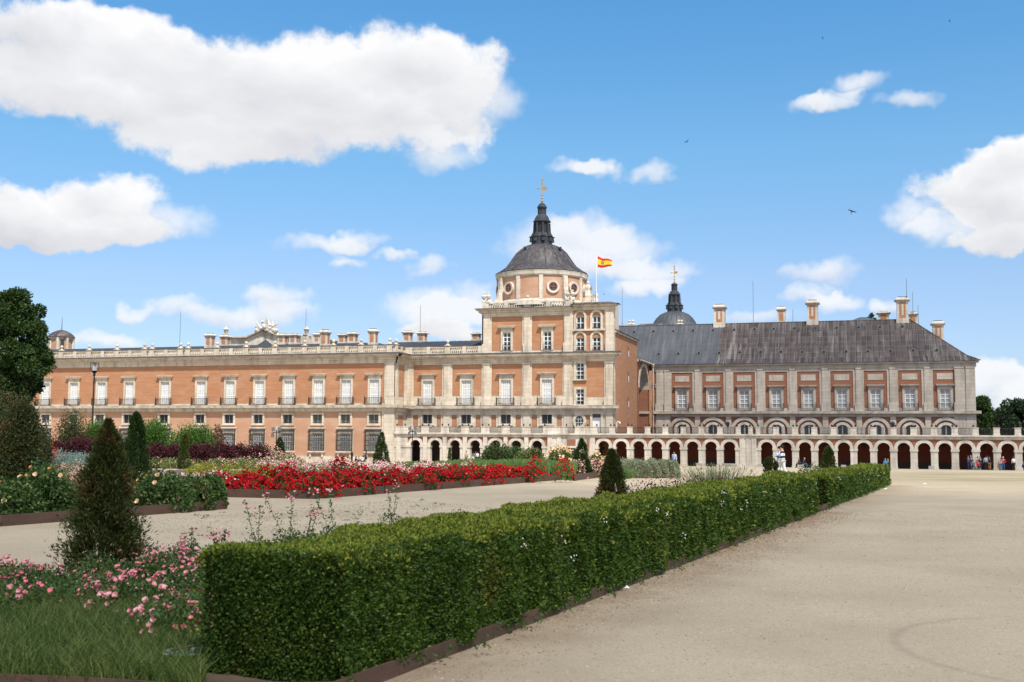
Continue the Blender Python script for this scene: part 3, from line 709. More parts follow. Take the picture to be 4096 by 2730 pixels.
glazed(sb[0], zT(1521), zT(1457), .6, YT); glazed(sb[0], zT(1620), zT(1560), .6, YT)
# oval window and arched door on the terrace
ov = MB().ring(ovx, .62, 1.0, zT(1684), YT - .2, YT + .1, 28, 0, 2 * math.pi, 1.18); ov = wpart('window', ov, STONE, palace)
vs = [(ovx + .62 * math.cos(a), YT - .03, zT(1684) + .73 * math.sin(a)) for a in np.linspace(0, 2 * math.pi, 25)[:-1]]
wpart('pane', MB().add(vs, [tuple(range(24))]), GLASS, ov)
g = MB()
for dx in (-.2, .2): g.box(ovx + dx - .02, ovx + dx + .02, YT - .09, YT - .05, zT(1684) - .68, zT(1684) + .68)
for dz in (-.25, .25): g.box(ovx - .58, ovx + .58, YT - .11, YT - .092, zT(1684) + dz - .02, zT(1684) + dz + .02)
wpart('window_grille', g, WHITE, ov)
dr = wpart('door', MB().box(adx - .62, adx + .62, YT + .1, YT + .2, zter, zT(1672)), WHITE, palace)
vs = [(adx + .62 * math.cos(a), YT + .12, zT(1672) + .8 * math.sin(a)) for a in np.linspace(0, math.pi, 13)]
wpart('fanlight', MB().add(vs, [tuple(range(13))]), GLASS, dr)

# --- tower upper storey
tz = dict(b=zt(1413), plt=zt(1406), ptop=zt(1268), ent=zt(1262), cb=zt(1243), top=zt(1236))
DT = 13.0
U = [(1968, 2090, 2028), (2128.8, 2254, 2190)]
UW = [XY(c, YT, 1340) for *_, c in U]
uz = [(zt(1405), zt(1331)), (zt(1404), zt(1329))]
uz = [(zt(1405), zt(1331))] * 2
b = MB().sheet(XTL, XSB, tz['b'] - .3, tz['cb'], YT, [(x - .62, x + .62, *uz[0]) for x in UW])
b.box(XTL + .01, XSB, YT + .45, YT + .5, tz['b'], tz['cb']).box(XTL + .02, XSB - .1, YT + .5, YT + DT, tz['b'] - 1, tz['cb'])
ax = [XY(2321.4, YT, 1340), XY(2386.5, YT, 1340)]
az0, az1, asp = (zt(1325), zt(1408)), (zt(1277), zt(1359.5)), None
hh = [(x - .62, x + .62, zt(1325), zt(1274)) for x in ax] + [(x - .62, x + .62, zt(1409), zt(1358)) for x in ax]
b.sheet(XSB, XR, tz['b'] - .3, zt(1228), YT, hh); b.box(XSB, XR - .02, YT + .45, YT + .9, tz['b'], zt(1228))
wpart('wall', b, BRICK, palace)
b = MB()
ph = [(XY(l, YT, 1340), XY(r_, YT, 1340), zt(1406), zt(1268)) for l, r_, _ in U]
b.sheet(XTL, XSB, tz['b'] - .3, tz['cb'], YT - .09, ph); b.box(XTL - .02, XTL + .4, YT - .09, YT + DT, tz['b'] - .3, tz['cb'] + .01)
pl, pr = XY(2294, YT, 1340), XY(2419, YT, 1340)
b.sheet(XSB, XR, tz['b'] - .3, zt(1228), YT - .089, [(pl, pr, zt(1411), zt(1252))]); b.box(XR - .2, XR, YT - .08, YT + .9, tz['b'] - .3, zt(1228))
for l, r_ in [(1935, 1962), (2098, 2122), (2258, 2288), (2424, 2454)]:
    xl, xr = XY(l, YT, 1340), XY(r_, YT, 1340); e = .12 if r_ < 2450 else 0.
    b.box(xl, xr, YT - .25, YT - .05, tz['b'] + 1.35, zt(1262)).box(xl - e, xr + e, YT - .36, YT - .05, tz['b'] + 1.1, tz['b'] + 1.349).box(xl - e, xr + e, YT - .4, YT - .05, tz['b'] - .2, tz['b'] + 1.1)
cornice(b, XTL - .05, XSB, YT, [(zt(1262), zt(1252), .2), (zt(1252) + .002, zt(1243), .45), (zt(1243) + .003, zt(1237.5), .8)])
b.box(XTL - .8, XTL - .051, YT - .79, YT + DT, zt(1243) + .004, zt(1237.5) - .001).box(XTL - .45, XTL - .052, YT - .44, YT + DT, zt(1252), zt(1243))
cornice(b, XSB + .001, XR, YT, [(zt(1250), zt(1238), .16), (zt(1238) + .002, zt(1229), .5)], 1)
b.box(pl, pr + .1, YT - .34, YT + .02, zt(1332.5), zt(1325) - .02)
for x in ax:
    for z0, zs in ((zt(1325), zt(1276)), (zt(1410), zt(1358))):
        b.box(x - .92, x - .62, YT - .15, YT + .3, z0, zs).box(x + .62, x + .92, YT - .15, YT + .3, z0, zs).ring(x, .62, .92, zs, YT - .15, YT + .3, 14)
wpart('stone_trim', b, STONE, palace)
b = MB().box(XTL - .95, XSB + .2, YT - .95, YT + .4, zt(1237.5) + .004, zt(1235.5))
b.add([(XSB - .2, YT - .8, zt(1228.5)), (XR + .85, YT - .8, zt(1229.5)), (XR + .85, YT + 1.3, zt(1229.5)), (XSB - .2, YT + 1.3, zt(1228.5)), (XSB - .2, YT + .6, zt(1219)), (XR - 1.1, YT + .6, zt(1219))], [(0, 1, 5, 4), (1, 2, 5), (2, 3, 4, 5)])
wpart('lead_flashing', b, LEADB, palace)
def tyw(x, z0, z1, Y):
    vs = [(x + .62 * math.cos(a), Y + .05, z1 + .62 * math.sin(a)) for a in np.linspace(0, math.pi, 13)]
    return vs
b = MB()
for x in ax:
    for zs in (zt(1276), zt(1358)): b.add(tyw(x, 0, zs, YT), [tuple(range(13))])
wpart('tympanum', b, PLASTER, palace)
for x in ax:
    glazed(x, zt(1325), zt(1276), .62, YT, rows=2); glazed(x, zt(1410), zt(1358), .62, YT, rows=3)
g0 = proto_balcony_window('window', uz[0][0], uz[0][1], zt(1313), zt(1306), 0, 0, ow=.62, fw_=.92, lw=1.26, glaze=True, bal=False)
ob('balcony_railing', railing(-.62, .62, -.16, uz[0][0] + .02, zt(1380)), IRON, g0, (0, 0, 0))
u = []; [use(g0, u, (x, YT - .05, 0)) for x in UW]

# --- tower balustrade
zb0, zb1 = zt(1235), zt(1211)
pbx = [XTL + .55, XY(2111, YT, 1225), XY(2277, YT, 1225)]
b = MB(); balustrade(b, XTL + .1, XSB, YT - .05, zb0, zb1, pbx, pw=.5, step=.34)
balustrade(b, YT + .2, YT + DT, XTL + .3, zb0 - .002, zb1 - .002, [YT + .3, YT + 6.5, YT + 12.5], pw=.5, step=.34, along='y')
balustrade(b, YT + .2, YT + DT, XSB - .3, zb0 - .002, zb1 - .002, [YT + .3, YT + 6.5, YT + 12.5], pw=.5, step=.34, along='y')
b.box(XTL + .1, XSB, YT + .25, YT + DT, zb0 - .3, zb0 + .1)
wpart('balustrade', b, STONEW, palace)
use(bf, [1], (pbx[1], YT - .05, zb1)); use(bf, [1], (XSB - .3, YT + 6.5, zb1))
def urn(): return MB().box(-.28, .28, -.28, .28, 0, .2).lathe(0, 0, [(.24, .2), (.12, .34), (.1, .5), (.3, .72), (.38, .95), (.36, 1.05), (.14, 1.2), (.1, 1.32), (.17, 1.42), (.03, 1.62)], 10)
un = ob('stone_urn', urn(), STONEW, palace, (0, 0, 0)); u = []
for x, y in ((XTL + .2, YT + .0), (XTL + .95, YT - .05), (XSB - .75, YT - .05), (XSB + .15 - .2, YT + .2)): use(un, u, (x, y, zb1))

# --- drum and dome
YD = YT + 6.6; XD = XY(2166.7, YD, 1150)
sD = depth(XD, YD) / F
zd = lambda y4: ZY(2166.7, 680 + y4 * .3954, YD)
rr = lambda p: p * .3954 * sD * 1.0
drum_r = rr(457); z0d, z1d = zd(1378), zd(1098)
def build_dome(par, XD, YD, Z, rr, drumr, lab, full=True):
    """Z maps photo rows to height, rr photo widths to metres"""
    d = wpart('dome', MB().lathe(XD, YD, [(rr(a), Z(y)) for a, y in ((477, 1074), (470, 1066), (420, 1040), (365, 1000), (330, 955), (300, 910), (262, 858), (215, 815), (165, 786), (112, 770))], 48), LEADV, par, smooth=True)
    for k in range(16):
        b = MB(); a = 2 * math.pi * k / 16; pr = [(rr(q), Z(y)) for q, y in ((474, 1066), (420, 1037), (365, 997), (330, 952), (300, 907), (262, 855), (215, 812), (165, 783), (125, 770))]
        for (ra, za_), (rb, zb_) in zip(pr, pr[1:]):
            b.tube((XD + ra * math.cos(a), YD + ra * math.sin(a), za_), (XD + rb * math.cos(a), YD + rb * math.sin(a), zb_), .07, None, 4)
        wpart('rib', b, LEADB, d)
    b = MB()
    for k in range(4):
        a = R(-90 + 28 + 90 * k - 45 - 10) ; rv, zv = rr(238), Z(828)
        b.tube((XD + rv * math.cos(a), YD + rv * math.sin(a), zv), (XD + (rv + .35) * math.cos(a), YD + (rv + .35) * math.sin(a), zv + .1), .22, .24, 10)
    wpart('roof_vent', b, LEADK, d)
    l = wpart('lantern', MB().lathe(XD, YD, [(rr(q), Z(y)) for q, y in ((118, 772), (110, 762), (107, 738), (100, 735), (100, 690), (104, 685), (98, 678), (70, 640), (68, 560), (70, 540), (90, 534), (92, 524), (80, 512), (72, 490), (58, 468), (44, 455), (38, 452), (37, 398), (50, 390), (51, 380), (44, 368), (30, 348), (12, 336), (5, 332))], 16), LEADK, par, smooth=False)
    for k in range(8):
        b = MB(); a = 2 * math.pi * (k + .5) / 8
        for (q0, y0, q1, y1, w) in ((112, 735, 108, 690, .3), (106, 686, 82, 640, .24), (82, 640, 78, 545, .2)):
            b.tube((XD + rr(q0) * math.cos(a), YD + rr(q0) * math.sin(a), Z(y0)), (XD + rr(q1) * math.cos(a), YD + rr(q1) * math.sin(a), Z(y1)), w, w * .85, 6)
        b.tube((XD + rr(38) * math.cos(a), YD + rr(38) * math.sin(a), Z(450)), (XD + rr(38) * math.cos(a), YD + rr(38) * math.sin(a), Z(398)), .1, .1, 5)
        b.lathe(XD + rr(112) * math.cos(a), YD + rr(112) * math.sin(a), [(.2, Z(690)), (.36, Z(686)), (.36, Z(682)), (.15, Z(678))], 6)
        wpart('buttress', b, LEADK, l)
    b = MB()
    for k in range(8):
        a = 2 * math.pi * k / 8; ca, sa = math.cos(a), math.sin(a); w = rr(17)
        def P_(t, z, o=.06): return (XD + (rr(69) * .95 + o) * ca - t * sa, YD + (rr(69) * .95 + o) * sa + t * ca, z)
        pts = [P_(-w, Z(640)), P_(w, Z(640))] + [P_(w * math.cos(q), Z(575) + w * math.sin(q)) for q in np.linspace(0, math.pi, 7)]
        b.add(pts, [tuple(range(len(pts)))])
    wpart('louvred_opening', b, IRON, l)
    b = MB()
    for y, r_ in ((316, 13), (286, 12), (258, 10)): b.ball(XD, YD, Z(y), rr(r_), 12, 8)
    b.tube((XD, YD, Z(335)), (XD, YD, Z(48)), .07, .03, 6)
    b.tube((XD - rr(14), YD, Z(100)), (XD + rr(14), YD, Z(100)), .07, .07, 5)
    for y in (120, 135, 150): b.ball(XD, YD, Z(y), .12, 6, 4)
    b.tube((XD - rr(50), YD, Z(190)), (XD, YD, Z(190)), .05, .05, 5); b.ball(XD - rr(50), YD, Z(190), .12, 6, 4)
    v = [(0, 172), (50, 170), (42, 180), (54, 190), (42, 200), (54, 208), (0, 211)]
    b.add([(XD + rr(a), YD - .03, Z(y)) for a, y in v] + [(XD + rr(a), YD + .03, Z(y)) for a, y in v],
          [(0, 1, 2), (0, 2, 3, 4), (0, 4, 6), (4, 5, 6), (7, 9, 8), (7, 11, 10, 9), (7, 13, 11), (11, 13, 12)])
    wpart('weather_vane', b, GOLD, l)
    return d
build_dome(palace, XD, YD, zd, rr, drum_r, '')
# drum wall with panels
b = MB().lathe(XD, YD, [(drum_r - .12, z0d - .5), (drum_r - .12, z1d)], 60, cap=False); wpart('drum', b, PLASTER, palace, smooth=True)
b = MB().lathe(XD, YD, [(drum_r, z1d - .5), (drum_r, z1d - .35), (drum_r + .15, z1d - .3), (drum_r + .2, z1d), (rr(472), z1d + .12), (rr(476), zd(1078))], 60, cap=False)
b.lathe(XD, YD, [(drum_r + .25, z0d - .6), (drum_r + .2, z0d + .1), (drum_r, z0d + .25), (drum_r, z0d + .4)], 60, cap=False)
def arcbox(b, phi0, phi1, r0, r1, za_, zb_, n=3):
    vs = []
    for i in range(n + 1):
        f = phi0 + (phi1 - phi0) * i / n
        for r_, z in ((r0, za_), (r1, za_), (r1, zb_), (r0, zb_)): vs.append((XD + r_ * math.sin(f), YD - r_ * math.cos(f), z))
    fs = []
    for i in range(n):
        q = 4 * i
        for k in range(4): fs.append((q + k, q + (k + 1) % 4, q + 4 + (k + 1) % 4, q + 4 + k))
    fs += [(0, 1, 2, 3), (4 * n + 3, 4 * n + 2, 4 * n + 1, 4 * n)]
    b.add(vs, fs)
b_ring = b
for k in range(12):
    b = MB(); c = R(15 + 30 * k)
    w = R(2.6)
    arcbox(b, c - w, c + w, drum_r - .2, drum_r + .06, z0d + .3, z1d - .4)
    wpart('pilaster', b, STONEW, palace)
# scroll buttresses on the four diagonals
for k in range(4):
    b = MB(); f = R(45 + 90 * k); ca, sa = math.sin(f), -math.cos(f)
    prof = [(0, z1d - .4), (.5, z1d - .5), (.6, z1d - 2.2), (.9, z1d - 3.6), (1.5, z1d - 4.6), (2.3, z0d + .6), (2.6, z0d + .2), (2.6, z0d - .4), (0, z0d - .4)]
    vs = []
    for s in (-.35, .35):
        for p, z in prof: vs.append((XD + (drum_r - .1 + p) * ca - s * sa, YD + (drum_r - .1 + p) * sa + s * ca, z))
    n = len(prof); fs = [tuple(range(n)), tuple(range(n, 2 * n))[::-1]] + [(i, n + i, n + (i + 1) % n, (i + 1) % n) for i in range(n)]
    b.add(vs, fs)
    wpart('scroll_buttress', b, STONEW, palace)
wpart('drum_moulding', b_ring, STONEW, palace)
zwn = ZY(2043, 1154.5, YD - drum_r * .8)
def round_window(phi, clock=False):
    ca, sa = math.sin(phi), -math.cos(phi); cx, cy = XD + drum_r * ca, YD + drum_r * sa
    tx, ty = -sa, ca; ro, ri = .97, .66
    def P_(r_, a, o): return (cx + o * ca + r_ * math.cos(a) * tx, cy + o * sa + r_ * math.cos(a) * ty, zwn + r_ * math.sin(a))
    b = MB(); n = 24; vs = []
    for i in range(n):
        a = 2 * math.pi * i / n; vs += [P_(ri, a, .1), P_(ro, a, .14), P_(ro, a, -.3), P_(ri, a, -.3)]
    b.add(vs, [(4 * i + k, 4 * i + (k + 1) % 4, 4 * ((i + 1) % n) + (k + 1) % 4, 4 * ((i + 1) % n) + k) for i in range(n) for k in range(4)])
    o = wpart('clock' if clock else 'round_window', b, STONEW, palace)
    if clock:
        wpart('clock_face', MB().add([P_(ri * 1.35, 2 * math.pi * i / n, .16) for i in range(n)], [tuple(range(n))]), WHITE, o)
        h = MB()
        for i in range(12):
            a = 2 * math.pi * i / 12; h.tube(P_(.62, a, .19), P_(.82, a, .19), .035, .035, 4)
        h.tube(P_(0, 0, .2), P_(.55, R(80), .2), .04, .03, 4); h.tube(P_(0, 0, .2), P_(.4, R(250), .2), .05, .03, 4)
        wpart('clock_hand', h, IRON, o)
    else:
        wpart('pane', MB().add([P_(ri, 2 * math.pi * i / n, .0) for i in range(n)], [tuple(range(n))]), GLASS, o)
        h = MB(); 
        for a in (0, math.pi / 2): h.tube(P_(ri, a, .05), P_(-ri, a, .05), .05, .05, 4)
        for i in range(n): h.tube(P_(ri - .06, 2 * math.pi * i / n, .05), P_(ri - .06, 2 * math.pi * (i + 1) / n, .05), .06, .06, 4)
        wpart('window_frame', h, BRICKR, o)
for f in (-60, -30, 30, 60, 150, 210): round_window(R(f))
round_window(R(90), True)

# --- statues beside the drum, flagpoles
def statue(x, y, z, h, lab, s=1):
    b = MB().box(-.45, .45, -.45, .45, 0, .5).lathe(0, 0, [(.42, .5), (.46, .7), (.34, 1.0), (.3, 1.25), (.36, 1.55), (.3, 1.75), (.12, 1.85), (.11, 1.92)], 9)
    b.ball(0, 0, 2.06, .17, 8, 6).tube((.25 * s, 0, 1.65), (.5 * s, -.15, 1.3), .11, .09, 6).tube((.5 * s, -.15, 1.3), (.45 * s, -.3, 1.75), .09, .06, 6).tube((-.25 * s, 0, 1.65), (-.4 * s, -.1, 1.15), .11, .08, 6)
    sc = h / 2.23; b.v = [(a * sc, c * sc, e * sc) for a, c, e in b.v]
    o = ob('statue', b, STONEW, None, (x, y, z)); return tag(o, lab, 'statue', 'statues on the tower roof')
xs = XY(2352, YD, 1170); statue(xs, YD, ZY(2352, 1212, YD), (1212 - 1125) * sD, 'white draped stone statue close against the tower clock', 1)
xs = XY(2383, YD - 1, 1190); statue(xs, YD - 1, ZY(2383, 1219, YD - 1), (1219 - 1163) * sD, 'smaller white seated statue with raised arm beside the flagpole foot', -1)
b = MB().box(XSB - .2, XR - 1.2, YD - 2.2, YD + 2.6, zt(1320), ZY(2352, 1216, YD)).lathe(xs, YD - 1, [(.9, ZY(2383, 1222, YD - 1)), (.7, ZY(2383, 1230, YD))], 12)
wpart('stone_base', b, STONE, palace)
def pole(px0, y0, px1, y1, Y, r, lab, name='flagpole', cat='flagpole', m=WHITE, grp=None, fin=True):
    x0, z0 = XY(px0, Y, y0), ZY(px0, y0, Y); z1 = ZY(px1, y1, Y)
    b = MB().tube((0, 0, 0), (0, 0, z1 - z0), r, r * .7, 8).lathe(0, 0, [(r * 3, 0), (r * 2.5, .15), (r * 1.2, .3)], 8)
    if fin: b.ball(0, 0, z1 - z0 + r, r * 1.8, 6, 4)
    o = ob(name, b, m, None, (x0, Y, z0)); tag(o, lab, cat, grp); return o, x0, z0, z1
fp, fx, fz0, fz1 = pole(2385, 1215, 2386, 1020, YD - 1.5, .06, 'white flagpole carrying the striped flag above the tower')
pole(2335, 1120, 2337, 992, YD + 4, .05, 'bare thin white pole rising behind the dome, left of the flag')
def flag():
    nx, nz_ = 22, 12; x0 = XY(2391, YD - 1.5, 1050); w = XY(2446, YD - 1.5, 1050) - x0; zt0, zb_ = ZY(2391, 1028, YD - 1.5), ZY(2391, 1072, YD - 1.5)
    vs = []; 
    for j in range(nz_ + 1):
        for i in range(nx + 1):
            s = i / nx; t = j / nz_
            z = zt0 + (zb_ - zt0) * t * (1 - .22 * s) - (.62 * s ** 1.2 if True else 0) * (1 - t * .6) + .1 * math.sin(7 * s + 2)
            vs.append((x0 + w * s * (1 + .03 * math.sin(3 * t)), YD - 1.5 + .35 * math.sin(8 * s + 1.5 * t) * s, z))
    fs = [(j * (nx + 1) + i, j * (nx + 1) + i + 1, (j + 1) * (nx + 1) + i + 1, (j + 1) * (nx + 1) + i) for j in range(nz_) for i in range(nx)]
    me = bpy.data.meshes.new('flag'); me.from_pydata(vs, [], fs)
    for nm, c in (('flag_red', (.62, .03, .035)), ('flag_yellow', (.85, .60, .03)), ('flag_crest', (.40, .09, .05)), ('flag_crest_pale', (.6, .5, .45))): me.materials.append(mat(nm, c, rough=.7, trans=.0))
    k = 0
    for j in range(nz_):
        for i in range(nx):
            mi = 0 if (j < 3 or j >= 9) else 1
            if 5 <= i <= 9 and 4 <= j <= 7: mi = 2 if (i + j) % 2 or i in (5, 9) else 3
            if i in (6, 7, 8) and j == 3: mi = 2 if i == 7 else mi
            me.polygons[k].material_index = mi; me.polygons[k].use_smooth = True; k += 1
    o = bpy.data.objects.new('flag', me); COL.objects.link(o)
    md = o.modifiers.new('thickness', 'SOLIDIFY'); md.thickness = .02
    tag(o, 'red and yellow striped flag with a small crest flying from the tower pole', 'flag')
flag()

# --- tower side wall (faces right) with slit windows, its lead roof
ze1, ze2 = ZY(2457, 1334, YT), 0
zee = ZY(2557, 1370, YS)
b = MB().box(XR - 6, XR - .05, YT + .9, YS, zter - 3, zee)
wpart('wall', b, BRICKR if False else BRICK, palace)
b = MB().box(XR - 6, XR + .18, YT + .9, YS + .15, zee + .003, zee + .28); wpart('stone_trim', b, STONE, palace)
b = MB().add([(XR + .35, YT + .9, zee + .3), (XR + .35, YS + .4, zee + .3), (XR - 5.5, YS - 4, zee + 3.2), (XR - 5.5, YT + .9, zee + 3.2), (XR - 6, YS + .4, zee + .3)], [(0, 1, 2, 3), (1, 4, 2)])
k = 0
while k < 15:
    y = YT + 1.5 + k * 1.1; b.add([(XR + .36, y, zee + .36), (XR + .36, y + .08, zee + .36), (XR - 5.4, min(y, YS - 4) + .08, zee + 3.26), (XR - 5.4, min(y, YS - 4), zee + 3.26)], [(0, 1, 2, 3)]); k += 1
wpart('roof', b, LEADK, palace)
YSW = 168.3
for (ya, yb) in ((1384, 1428), (1485, 1530), (1586, 1630), (1689, 1730)):
    z0_, z1_ = ZY(2504, yb, YSW), ZY(2504, ya, YSW)
    Yc = YSW
    b = MB(); X = XR - .045
    pts = [(X, Yc - .55, z0_), (X, Yc + .55, z0_)] + [(X, Yc + .55 * math.cos(a), z1_ - .6 + .6 * math.sin(a)) for a in np.linspace(0, math.pi, 9)]
    b.add(pts, [tuple(range(len(pts)))]); o = wpart('window', b, BRICKR, palace)
    wpart('window_frame', MB().box(X - .01, X + .03, Yc + .05, Yc + .5, z0_ + .02, z0_ + (z1_ - z0_) * .55), WHITE, o)

# ------------------------------------------------------------ linking wing with the great arch
zlk = ZY(2583, 1450, 180.5)
side = empty('side_palace', (-8, YW, GL), 'long stone and brick wing with a steep lead roof right of the tower', 'palace')
b = MB()
yc = 180.6; ar = 3.9; zsp = ZY(2585, 1556, yc) ; XK = XR - .0
# wall in plane X = XK with an arch opening
n = 18; pts = [(yc - ar * math.cos(math.pi * i / n), zsp + ar * .92 * math.sin(math.pi * i / n)) for i in range(n + 1)]
for i in range(n):
    (ya, z_a), (yb, z_b) = pts[i], pts[i + 1]
    b.add([(XK, ya, z_a), (XK, yb, z_b), (XK, yb, zlk), (XK, ya, zlk)], [(0, 1, 2, 3)])
b.add([(XK, YS, zter - 1), (XK, yc - ar, zter - 1), (XK, yc - ar, zlk), (XK, YS, zlk)], [(0, 1, 2, 3)])
b.add([(XK, yc + ar, zter - 1), (XK, YW, zter - 1), (XK, YW, zlk), (XK, yc + ar, zlk)], [(0, 1, 2, 3)])
for xx in (XK - 9, ): b.add([(xx, YS, zter - 2), (xx, YW + 1, zter - 2), (xx, YW + 1, zlk), (xx, YS, zlk)], [(0, 1, 2, 3)])
b.box(XK - 9, XK, yc + ar, yc + ar + .4, zter - 2, zsp + .02).box(XK - 9, XK - .01, YS - .2, yc - ar, zter - 2, zsp + .02)
wpart('wall', b, BRICKR, side)
b = MB()
for i in range(n):
    (ya, z_a), (yb, z_b) = pts[i], pts[i + 1]
    b.add([(XK, ya, z_a), (XK - 9, ya, z_a), (XK - 9, yb, z_b), (XK, yb, z_b)], [(0, 1, 2, 3)])
vs = []
for i in range(n + 1):
    a = math.pi * i / n
    for r_, X in ((ar, XK + .12), (ar + .75, XK + .12), (ar + .75, XK), (ar, XK)): vs.append((X, yc - r_ * math.cos(a), zsp + r_ * .92 * math.sin(a)))
b.add(vs, [(4 * i + k, 4 * i + (k + 1) % 4, 4 * i + 4 + (k + 1) % 4, 4 * i + 4 + k) for i in range(n) for k in range(4)])
b.box(XK - .3, XK + .2, YS, YW, zlk - .2, zlk + .1)
b.box(XK - 8, XK + .1, yc + ar - .25, YW, ZY(2585, 1655, 183), ZY(2585, 1645, 183))
wpart('arch_vault', b, STONEG, side)
b = MB().add([(XK + .45, YS, zlk + .12), (XK + .45, YW, zlk + .12), (XK - 4.5, YW, zlk + 3.2), (XK - 4.5, YS, zlk + 3.2)], [(0, 1, 2, 3)]); wpart('roof', b, LEAD, side)
b = MB().tube((XK + .5, YS + .2, zlk + .02), (XK + .5, YW - .6, zlk + .02), .14, .14, 6).tube((XK + .75, YW - .5, zlk - .2), (XK + .75, YW - .5, zter), .12, .12, 6).lathe(XK + .75, YW - .5, [(.14, zlk - .6), (.3, zlk - .2), (.34, zlk + .05)], 8)
wpart('drainpipe', b, STONEG, side)

# ------------------------------------------------------------ right wing
XW0, XW1 = XY(2608, YW, 1550), XY(3901.5, YW, 1550)
z = dict(ea=zw(1449), fb=zw(1458.6), ent=zw(1474), br1=zw(1485), br0=zw(1633), s1=zw(1645), s0=zw(1656), bn=zw(1668))
Wc = [XY(c, YW, 1560) for c in (2728.3, 2851.7, 2976.8, 3105.3, 3233.5, 3367.4, 3502.3, 3639.6, 3780.3)]
zo = (zw(1633), zw(1561)); holes = [(x - .78, x + .78, *zo) for x in Wc]
gwz = (zter, zw(1692))
holes2 = [(x - .78, x + .78, zter, gwz[1] - .3) for x in Wc]
b = MB().sheet(XW0, XW1, z['s0'], z['ent'], YW, holes).sheet(XW0, XW1, zter - 2, z['s0'], YW, holes2).box(XW0, XW1, YW + .45, YW + .5, zter - 2, z['ent']).box(XW0, XW1, YW + .5, YW + 15, zter, z['ent'])
wpart('wall', b, BRICKR, side)
b = MB()
P = [(x - 1.72, x + 1.72, z['br0'], z['br1']) for x in Wc] + [(XW0, XW0 + .62, z['br0'] - .3, z['ent'] - .3)]
b.sheet(XW0, XW1, z['s1'], z['ent'], YW - .1, P)
b.box(XW1 - .4, XW1, YW - .1, YW + 15, zter, z['ent'] - .01)
cornice(b, XW0, XW1, YW, [(z['ent'], z['fb'], .2), (z['fb'] + .002, z['ea'] - .02, .55)], 1)
bay = (Wc[-1] - Wc[0]) / 8
pil = [(Wc[i] + Wc[i + 1]) / 2 for i in range(8)]
sets = [(p - .42, p + .42) for p in pil] + [(XW0 + .75, XW0 + 1.9), (XW0 + 2.1, XW0 + 2.9), (XW1 - 2.95, XW1 - 1.6), (XW1 - 1.35, XW1 - .02)]
zpb = zw(1624)
for xl, xr in sets:
    b.box(xl, xr, YW - .24, YW - .05, zw(1611), z['ent'] - .003).box(xl - .1, xr + (.1 if xr < XW1 - .1 else 0), YW - .32, YW - .05, zw(1616), zw(1611) - .002)
    b.box(xl - .16, xr + (.16 if xr < XW1 - .1 else 0), YW - .4, YW - .05, z['s1'], zw(1616) - .003)
    b.box(xl - .02, xr, YW - .2, YW, zter, z['bn'] - .01); b.box(xl - .04, xr + .04, YW - .3, YW - .05, z['ent'] - .2, z['ent'] - .004)
for x in Wc:
    b.box(x - 1.15, x + 1.15, YW - .05, YW + .05, zw(1522), zw(1498))
b.sheet(XW0 + .7, XW1, z['bn'], z['s0'], YW - .15, [])
b.box(XW1 - 3.2, XW1, YW - .14, YW, zter, z['bn']).box(XW0 + .62, XW0 + 3.1, YW - .14, YW, zter, z['bn'])
for x in Wc:
    zs_ = zter + .9; ro = zw(1669) - .02 - zs_
    b.ring(x, ro - .5, ro, zs_, YW - .3, YW, 22, flat=1.0)
    b.box(x - ro, x - ro + .5, YW - .3, YW, zter, zs_).box(x + ro - .5, x + ro, YW - .3, YW, zter, zs_)
wpart('stone_trim', b, STONEG, side)
b = MB().box(XW0 + .3, XW1 + .7, YW - .7, YW, z['s0'], z['s1'] - .003); wpart('ledge', b, STONED, side)
wr = proto_balcony_window('window', zo[0], zo[1], zw(1547), zw(1541), zw(1645), zw(1616.5), ow=.78, fw_=1.12, lw=1.3, bw=1.16, glaze=True, parent=side, stonemat=STONEG)
u = []; [use(wr, u, (x, YW - .02, 0), side) for x in Wc]
# half-round ground windows
def proto_fan():
    zs_ = zter + .9; ri = .78; zi = zs_ + .35
    ro = zw(1669) - .02 - zs_
    o = ob('window', MB().ring(0, ri, ri + .5, zi, -.22, .3, 16, flat=.8).box(-ri - .5, -ri, -.22, .3, zter, zi).box(ri, ri + .5, -.22, .3, zter, zi), STONEW, side, (0, 0, 0))
    vs = [(ri * math.cos(a), .1, zi + ri * .8 * math.sin(a)) for a in np.linspace(0, math.pi, 13)]
    ob('pane', MB().add(vs, [tuple(range(13))]).box(-ri, ri, .1, .15, zter, zi), GLASS, o, (0, 0, 0))
    q = MB().box(-.1, .1, .02, .098, zter, zi + .55).box(-ri, -ri + .12, .02, .098, zter, zi + .1).box(ri - .12, ri, .02, .098, zter, zi + .1)
    ob('window_frame', q, WHITE, o, (0, 0, 0))
    g = MB()
    for k in range(11): x = -ri + .07 + k * (2 * ri - .14) / 10; g.box(x - .015, x + .015, -.06, -.03, zter, zi + .8 * math.sqrt(max(0, ri * ri - x * x)))
    ob('window_grille', g, IRON, o, (0, 0, 0)); return o
pf = proto_fan(); u = []; [use(pf, u, (x, YW, 0), side) for x in Wc]
# small stair windows on the brick strip
xs = XW0 + .32
for (y0, y1) in ((1545, 1532), (1640, 1625), (1681, 1668), (1712, 1703)):
    o = wpart('window', MB().box(xs - .36, xs + .36, YW - .16, YW - .02, zw(y0), zw(y1)), STONEG, side)
    wpart('pane', MB().box(xs - .26, xs + .26, YW - .18, YW - .165, zw(y0) + .08, zw(y1) - .08), GLASS, o)

